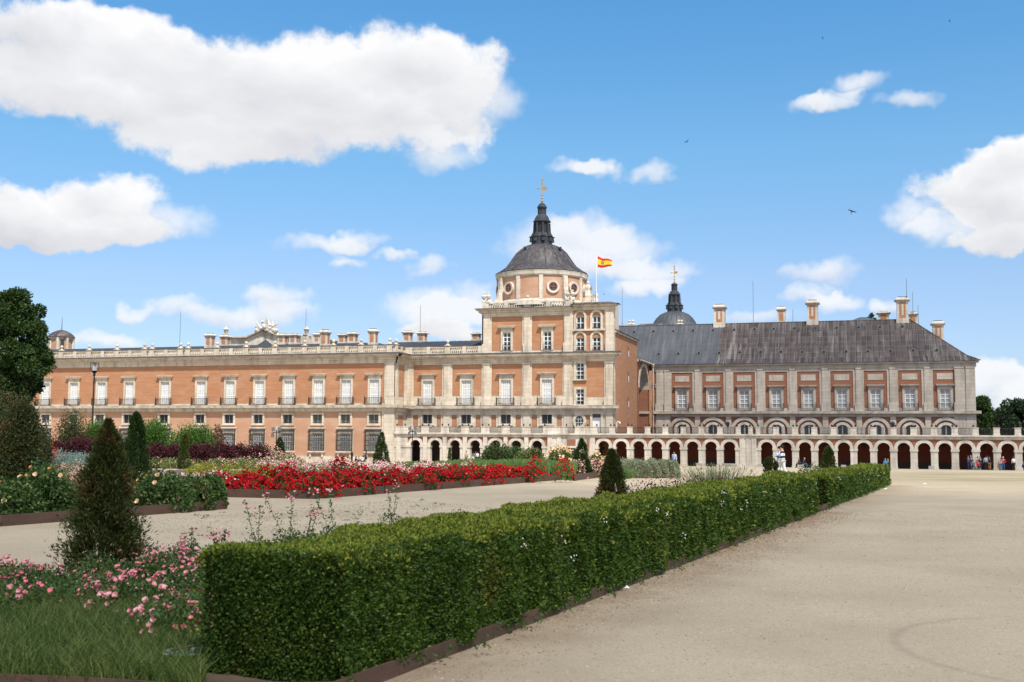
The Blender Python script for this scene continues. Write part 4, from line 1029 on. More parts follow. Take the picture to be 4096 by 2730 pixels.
# --- lead roof of the right wing
YR = YW + 7.5
zrd = ZY(3000, 1294, YR); xr1 = XY(3640, YR, 1283); x0 = XY(2440, YR, 1305)
ye = YW - .65; ze = z['ea']; xe1 = XW1 + .75
pA, pB = (YW + 1.1, ze + .95), None
b = MB(); b2 = MB()
def roofpt(x, t):     # t 0 eave, 1 kink, 2 ridge
    return [(x, ye, ze), (x, YW + 1.1, ze + .85), (x, YR, zrd)][t]
xs_split = XY(2880, YR - 3, 1380)
for q, (xa, xb) in ((b, (x0, xs_split)), (b2, (xs_split, xr1))):
    xb0 = xe1 if q is b2 else xb; xb1 = xe1 - 1.75 if q is b2 else xb
    q.add([(xa, ye, ze), (xb0, ye, ze), (xb1, YW + 1.1, ze + .85), (xa, YW + 1.1, ze + .85)], [(0, 1, 2, 3)])
    q.add([(xa, YW + 1.1, ze + .85), (xb1, YW + 1.1, ze + .85), (xb, YR, zrd), (xa, YR, zrd)], [(0, 1, 2, 3)])
    q.box(xa, xb0, ye - .05, ye + .2, ze - .1, ze - .002)
b.add([(x0, YR, zrd), (xr1, YR, zrd), (xe1, 2 * YR - ye, ze), (x0, 2 * YR - ye, ze)], [(0, 1, 2, 3)])
b2.add([(xe1, ye, ze), (xe1, 2 * YR - ye, ze), (xe1 - 1.75, 2 * YR - YW - 1.1, ze + .85), (xe1 - 1.75, YW + 1.1, ze + .85)], [(0, 1, 2, 3)])
b2.add([(xe1 - 1.75, YW + 1.1, ze + .85), (xe1 - 1.75, 2 * YR - YW - 1.1, ze + .85), (xr1, YR, zrd)], [(0, 1, 2)])
slope = (zrd - ze - .85) / (YR - YW - 1.1)
def xhip(y): return xe1 - 1.75 + (xr1 - xe1 + 1.75) * (y - YW - 1.1) / (YR - YW - 1.1) if y > YW + 1.1 else xe1 - 1.75 * (y - ye) / (YW + 1.1 - ye)
k = 0; x = x0 + .2
while x < xe1 - .3:
    yt = YR
    if x > xr1: yt = YW + 1.1 + (xe1 - 1.75 - x) / (xe1 - 1.75 - xr1) * (YR - YW - 1.1)
    q = b if x < xs_split else b2
    if yt > YW + 1.3:
        zt_ = ze + .85 + slope * (yt - YW - 1.1); w = .035
        q.add([(x - w, YW + 1.1, ze + .85 + .0), (x + w, YW + 1.1, ze + .85), (x + w, yt, zt_), (x - w, yt, zt_), (x - w, YW + 1.05, ze + .93), (x + w, YW + 1.05, ze + .93), (x + w, yt - .05, zt_ + .08), (x - w, yt - .05, zt_ + .08)],
              [(4, 5, 6, 7), (0, 4, 7, 3), (1, 2, 6, 5)])
        q.add([(x - w, ye, ze + .07), (x + w, ye, ze + .07), (x + w, YW + 1.05, ze + .93), (x - w, YW + 1.05, ze + .93), (x - w, ye, ze), (x + w, ye, ze)], [(0, 1, 2, 3), (0, 4, 5, 1)])
    x += .86; k += 1
# horizontal sheet laps
for j in range(1, 8):
    y = YW + 1.1 + (YR - YW - 1.1) * j / 8.; zz = ze + .85 + slope * (y - YW - 1.1)
    b.add([(x0, y, zz + .03), (xs_split, y, zz + .03), (xs_split, y - .06, zz - .045), (x0, y - .06, zz - .045)], [(0, 1, 2, 3)])
    xh = xhip(y); b2.add([(xs_split, y, zz + .045), (xh, y, zz + .045), (xh, y - .09, zz - .065), (xs_split, y - .09, zz - .065)], [(0, 1, 2, 3)])
for q in (b, b2): q.tube((x0 if q is b else xs_split, YR, zrd), (xs_split if q is b else xr1, YR, zrd), .11, .11, 6)
b2.tube((xr1, YR, zrd), (xe1 - 1.75, YW + 1.1, ze + .85), .09, .09, 6).tube((xe1 - 1.75, YW + 1.1, ze + .85), (xe1, ye, ze), .09, .09, 6)
wpart('roof', b, LEAD, side); wpart('roof', b2, LEADB, side)
# round roof vents
vr = MB(); 
vv = [(240, 1329), (375, 1326), (513, 1325), (650, 1323), (790, 1322), (935, 1320), (1078, 1317.5), (1212, 1316), (1357, 1314)]
vents = [(2400 + .574 * a, y) for a, y in vv] + [(3100 + .4784 * a, 1150 + .4784 * y) for a, y in ((340, 342), (516, 339), (700, 336), (877, 332), (1064, 328))]
vents += [(2400 + .574 * a, y) for a, y in ((411, 1416), (547, 1415), (690, 1414), (832, 1412.5), (975, 1410), (1119, 1409), (1262, 1408))] + [(3100 + .4784 * a, 1150 + .4784 * y) for a, y in ((230, 540), (410, 540), (595, 537), (778, 534), (965, 531), (1155, 528), (1352, 526))]
for i, (px, py) in enumerate(vents):
    Y = YW + 1.1
    for _ in range(30):
        zc = ZY(px, py, Y); Y += .5 * ((zc - ze - .85) / slope + YW + 1.1 - Y)
    vx, vz = XY(px, Y, py), ZY(px, py, Y)
    b = MB().box(vx - .32, vx + .32, Y - .3, Y + .6, vz - .42, vz - .2).tube((vx, Y - .32, vz - .02), (vx, Y + .6, vz - .02), .33, .33, 12)
    o = wpart('roof_vent', b, LEADR, side)
    wpart('vent_opening', MB().tube((vx, Y - .345, vz - .02), (vx, Y - .325, vz - .02), .2, .2, 12), IRON, o)

# ------------------------------------------------------------ chimneys
def chimney(pxc, ytop, ybase, wpx, Y, par, hip=False, capm=ROOFD):
    s = depth(XY(pxc, Y), Y) / F; x = XY(pxc, Y, (ytop + ybase) / 2); z1 = ZY(pxc, ytop, Y); z0 = ZY(pxc, ybase, Y)
    w = wpx * s / 2; cw = w * 1.38; k = min(1., (z1 - z0) / 3.)
    b = MB().box(x - w, x + w, Y - w, Y + w, z0 - 2.5, z1 - .62 * k).box(x - w * 1.12, x + w * 1.12, Y - w * 1.12, Y + w * 1.12, z0 - 2.5, z0 + .35 * k)
    b.box(x - w * 1.1, x + w * 1.1, Y - w * 1.1, Y + w * 1.1, z1 - .85 * k, z1 - .7 * k)
    b.box(x - cw, x + cw, Y - cw, Y + cw, z1 - .62 * k, z1 - .42 * k).box(x - cw * .93, x + cw * .93, Y - cw * .93, Y + cw * .93, z1 - .7 * k, z1 - .622 * k)
    b.box(x - cw * .9, x + cw * .9, Y - cw * .9, Y + cw * .9, z1 - .418 * k, z1 - .12 * k, cw * .28)
    o = wpart('chimney', b, STONEW, par)
    wpart('brick_panel', MB().box(x - w * .55, x + w * .55, Y - w - .03, Y - w + .05, z0 + .45 * k, z1 - .95 * k), BRICK, o)
    wpart('brick_panel', MB().box(x + w - .05, x + w + .03, Y - w * .55, Y + w * .55, z0 + .45 * k, z1 - .95 * k), BRICK, o)
    if z1 - z0 > 3.3:
        wpart('stone_inset', MB().box(x - w * .2, x + w * .2, Y - w - .06, Y - w - .031, z0 + .9, z1 - 1.3), STONEW, o)
    wpart('cap', MB().box(x - cw * .6, x + cw * .6, Y - cw * .6, Y + cw * .6, z1 - .118 * k, z1), capm, o)
for a in ((840, 1334, 1389, 29, YA + 6), (901.6, 1341, 1384, 30, YA + 10), (1131, 1335.5, 1377, 30, YA + 11), (1177, 1335, 1376, 30, YA + 11), (1272, 1332, 1374, 28, YA + 12), (1300.8, 1319.5, 1384, 29, YA + 5),
          (1372, 1335, 1374, 29, YA + 13), (1411.5, 1329.5, 1372, 31, YA + 10), (1493, 1315.5, 1379, 29, YA + 5), (1631, 1324, 1368, 31, YT + 10), (1689, 1327, 1370, 31, YT + 12), (1905, 1331.7, 1363, 30, YT + 12)):
    chimney(*a, palace)
for a in ((2879, 1219, 1302, 42, YR + .35), (3250, 1202, 1290, 41, YR + .35), (3609, 1189, 1286, 43, YR + .35), (3752, 1284, 1368, 40, YR + 1), (3125.5, 1227, 1295, 30, YR + 12), (3534, 1247, 1290, 40, YR + 4), (3652, 1249, 1300, 31, YR + 7)):
    chimney(*a, side)

# ------------------------------------------------------------ arcade gallery
arc = empty('arcade', (-20, YA, GL), 'pale stone arcade with a railed terrace running in front of tower and right wing', 'arcade')
zg = -1.42
zlt, zlb, zcb_ = za(1736.5), za(1742.5), za(1753); zpt = za(1708)
zpt = zlt + (za(1708) - za(1736.5))
Xr = [XY(c, YA, 1790) for c in (2414.6, 2484.2, 2553.8, 2625.5, 2698.5, 2771.4, 2843.7, 2917.7)]
sp = 2.452
Xr = [Xr[0] + (Xr[-1] - Xr[0]) * i / 7 for i in range(8)]
Xq = [XY(3067, YA, 1790) + sp * i for i in range(17)]
Xl = [XY(c, YA, 1790) for c in (1660.8, 1739, 1820, 1900.8, 1982, 2062.5, 2147.4)]; dl = (Xl[-1] - Xl[0]) / 6; Xl = [Xl[0] + dl * i for i in range(7)]
zim0, zim1 = za(1799), za(1789.5)
ri = .80; hwp = sp / 2
T = .85
walls = MB(); trims = MB(); bricks = MB()
AX0 = XC + .12; AX1 = Xq[-1] + hwp
def pier(x0, x1):
    p = wpart('pier', MB().box(x0, x1, YA, YA + T, zg + .35, zim0).box(x0 - .05, x1 + .05, YA - .05, YA + T + .05, zg, zg + .349), STONEW, arc)
    wpart('impost', MB().box(x0 - .08, x1 + .08, YA - .09, YA + T + .09, zim0 + .002, zim1), STONEW, p)
for X in (Xr, Xq):
    for x in X:
        bricks.archfill(x, hwp, ri, zim1, zcb_, YA + .06, YA + T)
        wpart('archivolt', MB().ring(x, ri - .02, hwp - .02, zim1 + .003, YA - .02, YA + .3, 18), STONEW, arc)
    for i in range(len(X) + 1):
        xc = X[0] - hwp + sp * i
        a, c = xc - (hwp - ri), xc + (hwp - ri)
        if i == 0: a = xc - .1
        if i == len(X): c = xc + .1
        pier(a, c)
for x in Xl:
    rl = .78
    bricks.archfill(x, dl / 2, rl, zim1, zcb_, YA + .08, YA + T)
    wpart('archivolt', MB().ring(x, rl - .02, rl + .42, zim1 + .003, YA - .0, YA + .3, 18), STONEW, arc)
for i in range(8):
    xc = Xl[0] - dl / 2 + dl * i
    a, c = xc - (dl / 2 - rl), xc + (dl / 2 - rl)
    if i == 0: a = AX0
    if i == 7: c = xc + .1
    pier(a, c)
    if 0 < i < 7: trims.box(xc - .3, xc + .3, YA - .11, YA + .3, zg + .001, zcb_ - .001)
# solid bays
xs0, xs1 = Xl[-1] + dl / 2, Xr[0] - hwp
walls.box(xs0 + .1, xs1 - .1, YA, YA + T, zg, zcb_)
walls.box(AX0 + .001, Xl[0] - dl / 2 + (dl / 2 - rl) - .42, YA - .02, YA + .4, zim1, zcb_)
for a, c in ((xs0 + .02, xs0 + .7), (xs0 + 1.4, xs0 + 2.0), (xs1 - .7, xs1 - .02), (xs1 - 2.0, xs1 - 1.5), (AX0 + .3, AX0 + 1.0)): trims.box(a, c, YA - .1, YA + .1, zg + .001, zcb_ - .001)
m0, m1 = Xr[-1] + hwp, Xq[0] - hwp
walls.box(m0 + .1, m1 - .1, YA - .02, YA + T, zg, zcb_)
for a, c in ((m0 + .12, m0 + .75), (m1 - .75, m1 - .12), (m0 + 1.0, m1 - 1.0)): trims.box(a, c, YA - .1, YA + .1, zg + .001, zcb_ - .001)
trims.box(m0 + .05, m1 - .05, YA - .16, YA + .1, zg, zg + .4)
# dark doorway and brick insets of the solid bay
xa = XY(2285, YA, 1775)
bricks.box(xa - .62, xa + .62, YA - .02, YA + .05, za(1787.5), za(1760.5)); bricks.box(XY(2347, YA, 1790), XY(2356, YA, 1790), YA - .02, YA + .05, za(1812), za(1760.5))
trims.box(xa - .75, xa + .75, YA - .06, YA + .05, za(1796), za(1788.5))
wpart('solid_bay', walls, STONEW, arc); wpart('stone_trim', trims, STONEW, arc); wpart('brick_spandrel', bricks, BRICKR, arc)
wpart('doorway', MB().box(xa - .6, xa + .6, YA - .012, YA + .05, zg, za(1797)), IRON, arc)
# entablature, ledge, parapet with piers and railings
b = MB().box(AX0 + .05, AX1, YA - .06, YA + T, zcb_ + .002, zlb).box(AX0 - .1, AX1, YA - .3, YA + T, zlb + .002, zlt)
b.box(AX0 - .02, AX1, YA - .14, YA + .2, zlb - .12, zlb)
def pp(a, c): b.box(a, c, YA - .05, YA + .4, zlt + .001, zpt - .1); b.box(a - .05, c + .05, YA - .1, YA + .45, zpt - .1, zpt).box(a - .04, c + .04, YA - .1, YA + .45, zlt + .0005, zlt + .16)
rails = []
fin = []
rw = .62
def runs(X, half, rw):
    for i in range(len(X) + 1):
        a = X[i - 1] + rw if i > 0 else None; c = X[i] - rw if i < len(X) else None
        if a is not None and c is not None: pp(a, c); fin.extend([a + .12, c - .12]) 
    for x in X: rails.append((x - rw, x + rw))
runs(Xl, dl / 2, .94); runs(Xr[0:1] + Xr[1:], hwp, .86); runs(Xq, hwp, .86)
pp(AX0 + .05, Xl[0] - .94); fin.extend([AX0 + .3, AX0 + 1.6])
xr_ = (XY(2270, YA, 1720), XY(2300, YA, 1720)); pp(Xl[-1] + .94, xr_[0]); rails.append(xr_); pp(xr_[1], Xr[0] - .86); fin.extend([Xl[-1] + 1.1, xr_[0] - .2, xr_[1] + .2, xr_[1] + 1.8, Xr[0] - 1.0])
pp(Xr[-1] + .86, Xr[-1] + 1.5); ml = Xr[-1] + 1.5 + 1.0; rails.append((Xr[-1] + 1.5, ml)); pp(ml, ml + .6); rails.append((ml + .6, Xq[0] - .86 - .45)); pp(Xq[0] - .86 - .45, Xq[0] - .86)
fin.extend([Xr[-1] + 1.0, ml + .2, Xq[0] - 1.1])
wpart('parapet', b, STONEW, arc)
for a, c in rails: wpart('terrace_railing', railing(a, c, YA + .15, zlt + .1, zpt - .06, step=.15, r=.022), IRON, arc)
fo = None
f0 = ob('iron_finial', MB().lathe(0, 0, [(.05, 0), (.05, .08), (.13, .16), (.14, .24), (.04, .34), (.02, .4)], 8), IRON, arc, (0, 0, 0)); u = []
for x in fin[:99]: use(f0, u, (x, YA + .15, zpt), arc)
# gallery inside: floor step, back wall, ceiling; terrace floor
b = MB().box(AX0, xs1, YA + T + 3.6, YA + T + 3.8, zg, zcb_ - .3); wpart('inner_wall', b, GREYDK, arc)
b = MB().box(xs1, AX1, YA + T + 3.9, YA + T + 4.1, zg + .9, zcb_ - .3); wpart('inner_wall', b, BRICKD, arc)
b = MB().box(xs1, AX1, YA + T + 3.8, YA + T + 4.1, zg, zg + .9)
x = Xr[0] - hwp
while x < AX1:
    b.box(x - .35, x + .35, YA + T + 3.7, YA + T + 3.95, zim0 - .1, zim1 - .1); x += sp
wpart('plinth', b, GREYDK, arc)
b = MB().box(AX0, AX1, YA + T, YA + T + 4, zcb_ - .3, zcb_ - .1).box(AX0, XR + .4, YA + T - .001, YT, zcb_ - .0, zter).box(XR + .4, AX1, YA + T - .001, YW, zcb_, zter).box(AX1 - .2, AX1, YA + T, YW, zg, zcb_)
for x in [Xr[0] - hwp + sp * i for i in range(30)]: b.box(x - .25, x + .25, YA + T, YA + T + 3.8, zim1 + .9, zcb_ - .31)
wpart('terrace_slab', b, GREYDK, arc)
b = MB().box(AX0, AX1, YA - 1.2, YA + T + 4, zg - .4, zg - .0); wpart('step', b, STONEW, arc)
# hanging lanterns inside some arches
hl = None
for i in (1, 3, 5, 7, 9, 11):
    b = MB().tube((0, 0, 0), (0, 0, .35), .02, .02, 4).lathe(0, 0, [(.1, 0), (.17, -.1), (.2, -.15), (.13, -.5), (.05, -.55)], 6)
    if hl is None: hl = ob('hanging_lantern', b, IRON, None, (Xq[i], YA + T + 1.6, zcb_ - .65)); o = hl
    else: o = hl.copy(); COL.objects.link(o); o.location = (Xq[i], YA + T + 1.6, zcb_ - .65)
    tag(o, 'small dark lantern hanging inside the arch, number %s from the solid pier' % ['two', 'four', 'six', 'eight', 'ten', 'twelve'][(i - 1) // 2], 'lantern', 'lanterns hanging in the arcade')

# ------------------------------------------------------------ vegetation tools
def unit(v): return v / np.maximum(np.linalg.norm(v, axis=-1, keepdims=True), 1e-9)
class Q:
    """bag of quads with material slots, built as one mesh"""
    def __init__(s): s.q = []; s.m = []
    def add(s, quads, mi=0):
        if len(quads): s.q.append(np.asarray(quads, np.float32)); s.m.append(np.full(len(quads), mi, np.int32))
        return s
    def build(s, name, mats, parent=None, loc=(0, 0, 0)):
        q = np.concatenate(s.q); m = np.concatenate(s.m); n = len(q)
        q = q - np.array(loc, np.float32)
        me = bpy.data.meshes.new(name); me.vertices.add(n * 4); me.vertices.foreach_set('co', q.reshape(-1))
        me.loops.add(n * 4); me.loops.foreach_set('vertex_index', np.arange(n * 4, dtype=np.int32))
        me.polygons.add(n); me.polygons.foreach_set('loop_start', np.arange(0, n * 4, 4, dtype=np.int32)); me.polygons.foreach_set('loop_total', np.full(n, 4, np.int32))
        for x in mats: me.materials.append(x)
        me.polygons.foreach_set('material_index', m); me.update(calc_edges=True)
        o = bpy.data.objects.new(name, me); COL.objects.link(o); place(o, parent, loc); return o
def leaves(P, Nn, L, Wd, spread=.9, up=0.):
    n = len(P); L = np.broadcast_to(L, (n,)) * rng.uniform(.7, 1.3, n); Wd = np.broadcast_to(Wd, (n,)) * rng.uniform(.7, 1.3, n)
    t = unit(Nn + rng.normal(0, spread, (n, 3)) + np.array([0, 0, up]))
    s = unit(np.cross(t, rng.normal(0, 1, (n, 3)))); b = np.cross(s, t)
    L = L[:, None]; Wd = Wd[:, None]
    mid = P + t * L * .45 + b * L * .08
    return np.stack([P, mid + s * Wd * .5, P + t * L, mid - s * Wd * .5], 1)
def petals(C, Nn, r, k=5, open_=.8):
    """k petals round each centre"""
    n = len(C); Nn = unit(Nn); a = unit(np.cross(Nn, rng.normal(0, 1, (n, 3)))); b = np.cross(Nn, a); out = []
    r = np.broadcast_to(r, (n,))[:, None]
    for i in range(k):
        th = 2 * math.pi * i / k + rng.uniform(-.2, .2, (n, 1)); d = a * np.cos(th) + b * np.sin(th); e = -a * np.sin(th) + b * np.cos(th)
        f = rng.uniform(.6, 1.1, (n, 1)) * open_
        tip = C + d * r * f + Nn * r * (1.1 - f * .7); mid = C + d * r * f * .75 + Nn * r * .25
        out.append(np.stack([C - Nn * r * .1, mid + e * r * .5, tip, mid - e * r * .5], 1))
    return np.concatenate(out)
def sph(n, up=-1.):
    v = unit(rng.normal(0, 1, (n * 3 + 20, 3))); v = v[v[:, 2] > up][:n]; return v
def inpoly(p, poly):
    c = np.zeros(len(p), bool); n = len(poly)
    for i in range(n):
        (x1, y1), (x2, y2) = poly[i], poly[(i + 1) % n]
        m_ = ((y1 > p[:, 1]) != (y2 > p[:, 1])) & (p[:, 0] < (x2 - x1) * (p[:, 1] - y1) / (y2 - y1 + 1e-12) + x1); c ^= m_
    return c
def polypts(poly, n, ygrad=0):
    a = np.array(poly); lo, hi = a.min(0), a.max(0); out = np.zeros((0, 2))
    while len(out) < n:
        p = rng.uniform(lo, hi, (n * 4, 2)); out = np.concatenate([out, p[inpoly(p, poly)]])
    return out[:n]
def LM(name, c1, c2, isl=.9, rough=.55, trans=.25, scale=(1.5, 1.5, 1.5), c3=None, s3=(.8, .8, .8), lo3=.55, hi3=.7):
    return mat(name, c1, c2, scale, rough, 0, island=isl, trans=trans, spec=.25, lo=.2, hi=.8, c3=c3, s3=s3, lo3=lo3, hi3=hi3)
def FM(name, c1, c2): return mat(name, c1, c2, (2, 2, 2), .6, 0, island=.9, trans=.2, spec=.15, lo=.2, hi=.8)
GH = LM('hedge_leaf', (.028, .064, .008), (.066, .12, .015), c3=(.125, .13, .024), s3=(1.3, 1.3, 1.5), lo3=.56, hi3=.78)
GHT = LM('sunlit_hedge_leaf', (.15, .20, .02), (.25, .27, .035))  # sun on the hedge top, put into a paler leaf colour
GR = LM('rose_leaf', (.035, .08, .02), (.085, .14, .035), c3=(.12, .07, .03), s3=(1.2, 1.2, 1.2), lo3=.62, hi3=.8)
GRL = LM('light_rose_leaf', (.10, .16, .04), (.17, .21, .06), c3=(.20, .10, .05), s3=(1, 1, 1), lo3=.58, hi3=.75)
GT = LM('thuja_leaf', (.035, .06, .012), (.085, .11, .022), c3=(.13, .075, .025), s3=(2.2, 2.2, 1.6), lo3=.5, hi3=.64)
GTB = LM('browned_thuja_leaf', (.028, .052, .012), (.082, .09, .02), c3=(.13, .07, .026), s3=(2.6, 2.6, 2.2), lo3=.54, hi3=.64)
GTD = LM('dark_thuja_leaf', (.022, .05, .012), (.055, .095, .02))
GTREE = LM('tree_leaf', (.018, .045, .010), (.05, .09, .018), trans=.15)
GTREE2 = LM('bright_tree_leaf', (.10, .17, .03), (.20, .26, .06))
GPIN = LM('dark_pine_needle', (.015, .035, .016), (.04, .065, .03), trans=.1)
GD = LM('dome_shrub_leaf', (.04, .11, .014), (.09, .18, .025))
GO = LM('olive_shrub_leaf', (.03, .045, .013), (.075, .085, .025), c3=(.15, .09, .03), s3=(1, 1, 1))
GP = LM('purple_barberry_leaf', (.035, .010, .014), (.10, .022, .026))
GG = LM('grey_green_leaf', (.20, .235, .14), (.36, .37, .25), c3=(.27, .22, .12), s3=(1.5, 1.5, 1.5))
GB = LM('blue_grey_leaf', (.13, .20, .17), (.24, .32, .28))
GY = LM('yellow_shrub_leaf', (.22, .25, .03), (.42, .38, .05), c3=(.28, .17, .04), s3=(1.2, 1.2, 1), lo3=.5, hi3=.65)
GL_ = LM('lavender_leaf', (.075, .145, .035), (.16, .24, .075))
GW = LM('grass_blade', (.035, .075, .012), (.10, .14, .035))
GS = LM('pale_straw', (.085, .14, .025), (.19, .22, .06))
GSP = LM('pale_grass_head', (.17, .20, .09), (.32, .32, .18))
FR = FM('red_petal', (.30, .004, .008), (.58, .018, .022)); FP = FM('pink_petal', (.76, .30, .34), (.86, .54, .54)); FPP = FM('pale_pink_petal', (.80, .50, .50), (.90, .74, .70))
FO = FM('orange_petal', (.85, .28, .04), (.85, .42, .15)); FA = FM('apricot_petal', (.88, .55, .30), (.9, .72, .48)); FW = FM('white_petal', (.85, .82, .75), (.9, .86, .8)); FH = FM('hot_pink_petal', (.80, .14, .22), (.88, .36, .42))
HX = lambda y: -4.05 + .1 * y

# --- clipped hedges beside the path
_lp = rng.uniform(-1, 1, (24, 3))
def lump(x, y, s):
    r = 0
    for i, (a, b_, c) in enumerate(_lp):
        k = .6 + 1.6 * (i % 8) / 8; th = c * math.pi * 2
        r = r + np.sin(s * k * (x * math.cos(th) + y * math.sin(th)) + a * 6.28)
    return r / 5.
def lump_old(x, y, s): return .5 * (np.sin(x * s * 1.7 + y * s * .9 + 1.3) * np.cos(y * s * 1.3 - .6) + np.sin(y * s * 2.9 + x * s * 2.1))
def hedge(y0, y1, h0, h1, wd, lab, seed):
    o = empty('clipped_hedge', ((HX((y0 + y1) / 2) - wd / 2), (y0 + y1) / 2, 0), lab, 'hedge', 'clipped box hedges')
    q = Q(); y = y0
    while y < y1:
        ye = min(y1, y + max(1., y * .12)); d = (y + ye) / 2
        L = .03 * (max(d, 8) / 8) ** .8; Wl = L * .55; area = L * Wl * .5
        H = h0 + (h1 - h0) * (d - y0) / (y1 - y0)
        for face, A in (('top', wd * (ye - y)), ('front', H * (ye - y)), ('back', H * .5 * (ye - y))):
            n = int(A * 3.4 / area); 
            if face == 'back': n //= 2
            Y = rng.uniform(y, ye, n); e = rng.exponential(.035, n)
            if face == 'top':
                u_ = rng.uniform(0, 1, n); X = HX(Y) - .02 - u_ * wd
                edge = np.minimum(u_, 1 - u_) * wd; rnd = np.clip(edge / .12, 0, 1)
                Z = H + .035 * lump(X, Y, 3.) + .02 * lump(X, Y, 9.) - e - .07 * (1 - rnd) ** 2
                Nn = np.tile([0, 0, 1.], (n, 1))
            else:
                Z = rng.uniform(.07, 1, n) * H; s = 1 if face == 'front' else -1
                X = HX(Y) - .02 if s > 0 else HX(Y) - wd
                X = X + s * (.035 * lump(Y, Z * .8, 4.) + .018 * lump(Y, Z, 11.) - e + .05 * np.clip((.3 - Z), 0, 1) - .08 * np.clip((Z - H + .12) / .12, 0, 1) ** 2)
                Nn = np.tile([float(s), 0, .25], (n, 1))
            P = np.stack([X, Y, Z], 1); mi = (rng.uniform(0, 1, n) < (.8 if face == 'top' else .06)).astype(int)  # top takes mostly the paler leaves, coloured as if sunlit
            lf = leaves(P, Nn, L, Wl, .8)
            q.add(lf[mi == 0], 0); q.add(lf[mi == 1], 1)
        y = ye
    for ysd, s in ((y0, -1), (y1, 1)):
        d = ysd; L = .028 * (max(d, 8) / 8) ** .82; Wl = L * .55; H = h0 if s < 0 else h1; n = int(wd * H * 3.4 / (L * Wl * .5))
        X = HX(ysd) - rng.uniform(0, 1, n) * wd; Z = rng.uniform(.05, 1, n) * H
        Y = ysd + s * (.03 * lump(X, Z, 5.) - rng.exponential(.035, n)) - s * .1 * (np.clip(np.abs(X - HX(ysd) + wd / 2) / (wd / 2), 0, 1) ** 4)
        q.add(leaves(np.stack([X, Y, Z], 1), np.tile([0, float(s), .25], (n, 1)), L, Wl, .8), 0)
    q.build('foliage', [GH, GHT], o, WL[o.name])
    # twiggy core
    b = MB(); st = 12
    vs = []
    for k in range(st + 1):
        yy = y0 + .1 + (y1 - y0 - .2) * k / st; H = h0 + (h1 - h0) * k / st
        vs += [(HX(yy) - .13, yy, .06), (HX(yy) - .13, yy, H - .12), (HX(yy) - wd + .1, yy, H - .12), (HX(yy) - wd + .1, yy, .06)]
    fs = [(4 * k + i, 4 * k + (i + 1) % 4, 4 * k + 4 + (i + 1) % 4, 4 * k + 4 + i) for k in range(st) for i in range(4)] + [(0, 1, 2, 3), (4 * st + 3, 4 * st + 2, 4 * st + 1, 4 * st)]
    wpart('twig_core', b.add(vs, fs), mat('dark_twigs', (.022, .03, .01), (.04, .04, .018), (8, 8, 8), .95), o)
    # white blossom sprinkled through it
    n = int((y1 - y0) * .75); Y = rng.uniform(y0 + 1.5, y1, n); k = rng.uniform(0, 1, n) < .6
    Yc = rng.choice([10.2, 10.9, 12.2, 14.5, 17.5, 22, 33, 40], n) + rng.normal(0, .35, n); Y = np.where(k & (Yc > y0 + .3) & (Yc < y1 - .3), Yc, Y)
    H = h0 + (h1 - h0) * (Y - y0) / (y1 - y0); Z = H - np.abs(rng.normal(0, .26, n)); Z = np.clip(Z, .2, H)
    P = np.stack([HX(Y) + .03, Y, Z], 1); P = np.repeat(P, 5, 0) + rng.normal(0, .022, (n * 5, 3)); 
    qq = Q().add(petals(P, np.tile([.8, -.3, .6], (len(P), 1)), .010 * np.clip(P[:, 1] / 10, 1, 1.5), 4)); qq.build('blossom', [FW], o, WL[o.name])
    return o
hedge(7.05, 29.1, .94, .90, 1.18, 'long clipped green hedge in the foreground, cut end at lower left', 1)
hedge(31.3, 50.6, .82, .79, 1.05, 'farther and shorter clipped hedge beyond the narrow gap', 2)

# --- steel edging and soil of the beds
def edging(name, pts, lab, h=.15, t=.025, closed=False):
    b = MB(); n = len(pts)
    for i in range(n if closed else n - 1):
        (xa, ya), (xb, yb) = pts[i], pts[(i + 1) % n]; Ls = math.hypot(xb - xa, yb - ya); k = max(1, int(Ls / 4))
        nx, ny = -(yb - ya) / Ls * t, (xb - xa) / Ls * t
        for j in range(k):
            f0, f1 = j / k, (j + 1) / k - .004
            p = [(xa + (xb - xa) * f0, ya + (yb - ya) * f0), (xa + (xb - xa) * f1, ya + (yb - ya) * f1)]
            z0 = [gz(*v) for v in p]
            vs = [(p[0][0], p[0][1], z0[0] - .1), (p[1][0], p[1][1], z0[1] - .1), (p[1][0] + nx, p[1][1] + ny, z0[1] - .1), (p[0][0] + nx, p[0][1] + ny, z0[0] - .1)]
            vs += [(v[0], v[1], v[2] + .1 + h) for v in vs]
            b.add(vs, [(0, 3, 2, 1), (4, 5, 6, 7), (0, 1, 5, 4), (1, 2, 6, 5), (2, 3, 7, 6), (3, 0, 4, 7)])
    o = ob(name, b, STEEL); return tag(o, lab, 'edging', 'rusty steel bed edgings')
def soil(poly, h=.07):
    a = np.array(poly); vs = [(x, y, gz(x, y) + h) for x, y in poly]
    o = ob('garden_bed', MB().add(vs, [tuple(range(len(vs)))]), SOIL); return struct(o)
def Gz(px, py, z):
    d = ray(px, py); t = (z - EYE) / d[2]; p = CP + d * t; return (float(p[0]), float(p[1]))
nk = [Gz(-150, 2682, .13), Gz(0, 2692, .13), Gz(350, 2705, .13), Gz(800, 2735, .13)]
ne = (HX(6.9) + .0, 6.75)
bed1 = [nk[0], nk[1], nk[2], nk[3], ne] + [(HX(y), y) for y in (12, 20, 29.6)] + [(HX(29.7) - 2.9, 29.7), (HX(20) - 2.9, 20), (HX(14.2) - 2.9, 14.2), (-8.2, 12.9), (-9.3, 11.9), (-11.5, 10.2), (-12.5, 7)]
soil(bed1)
edging('bed_edging', [nk[0], nk[1], nk[2], nk[3], ne] + [(HX(y), y) for y in (12, 20, 29.75)], 'low rusty steel edging along the foot of the long hedge', .12)
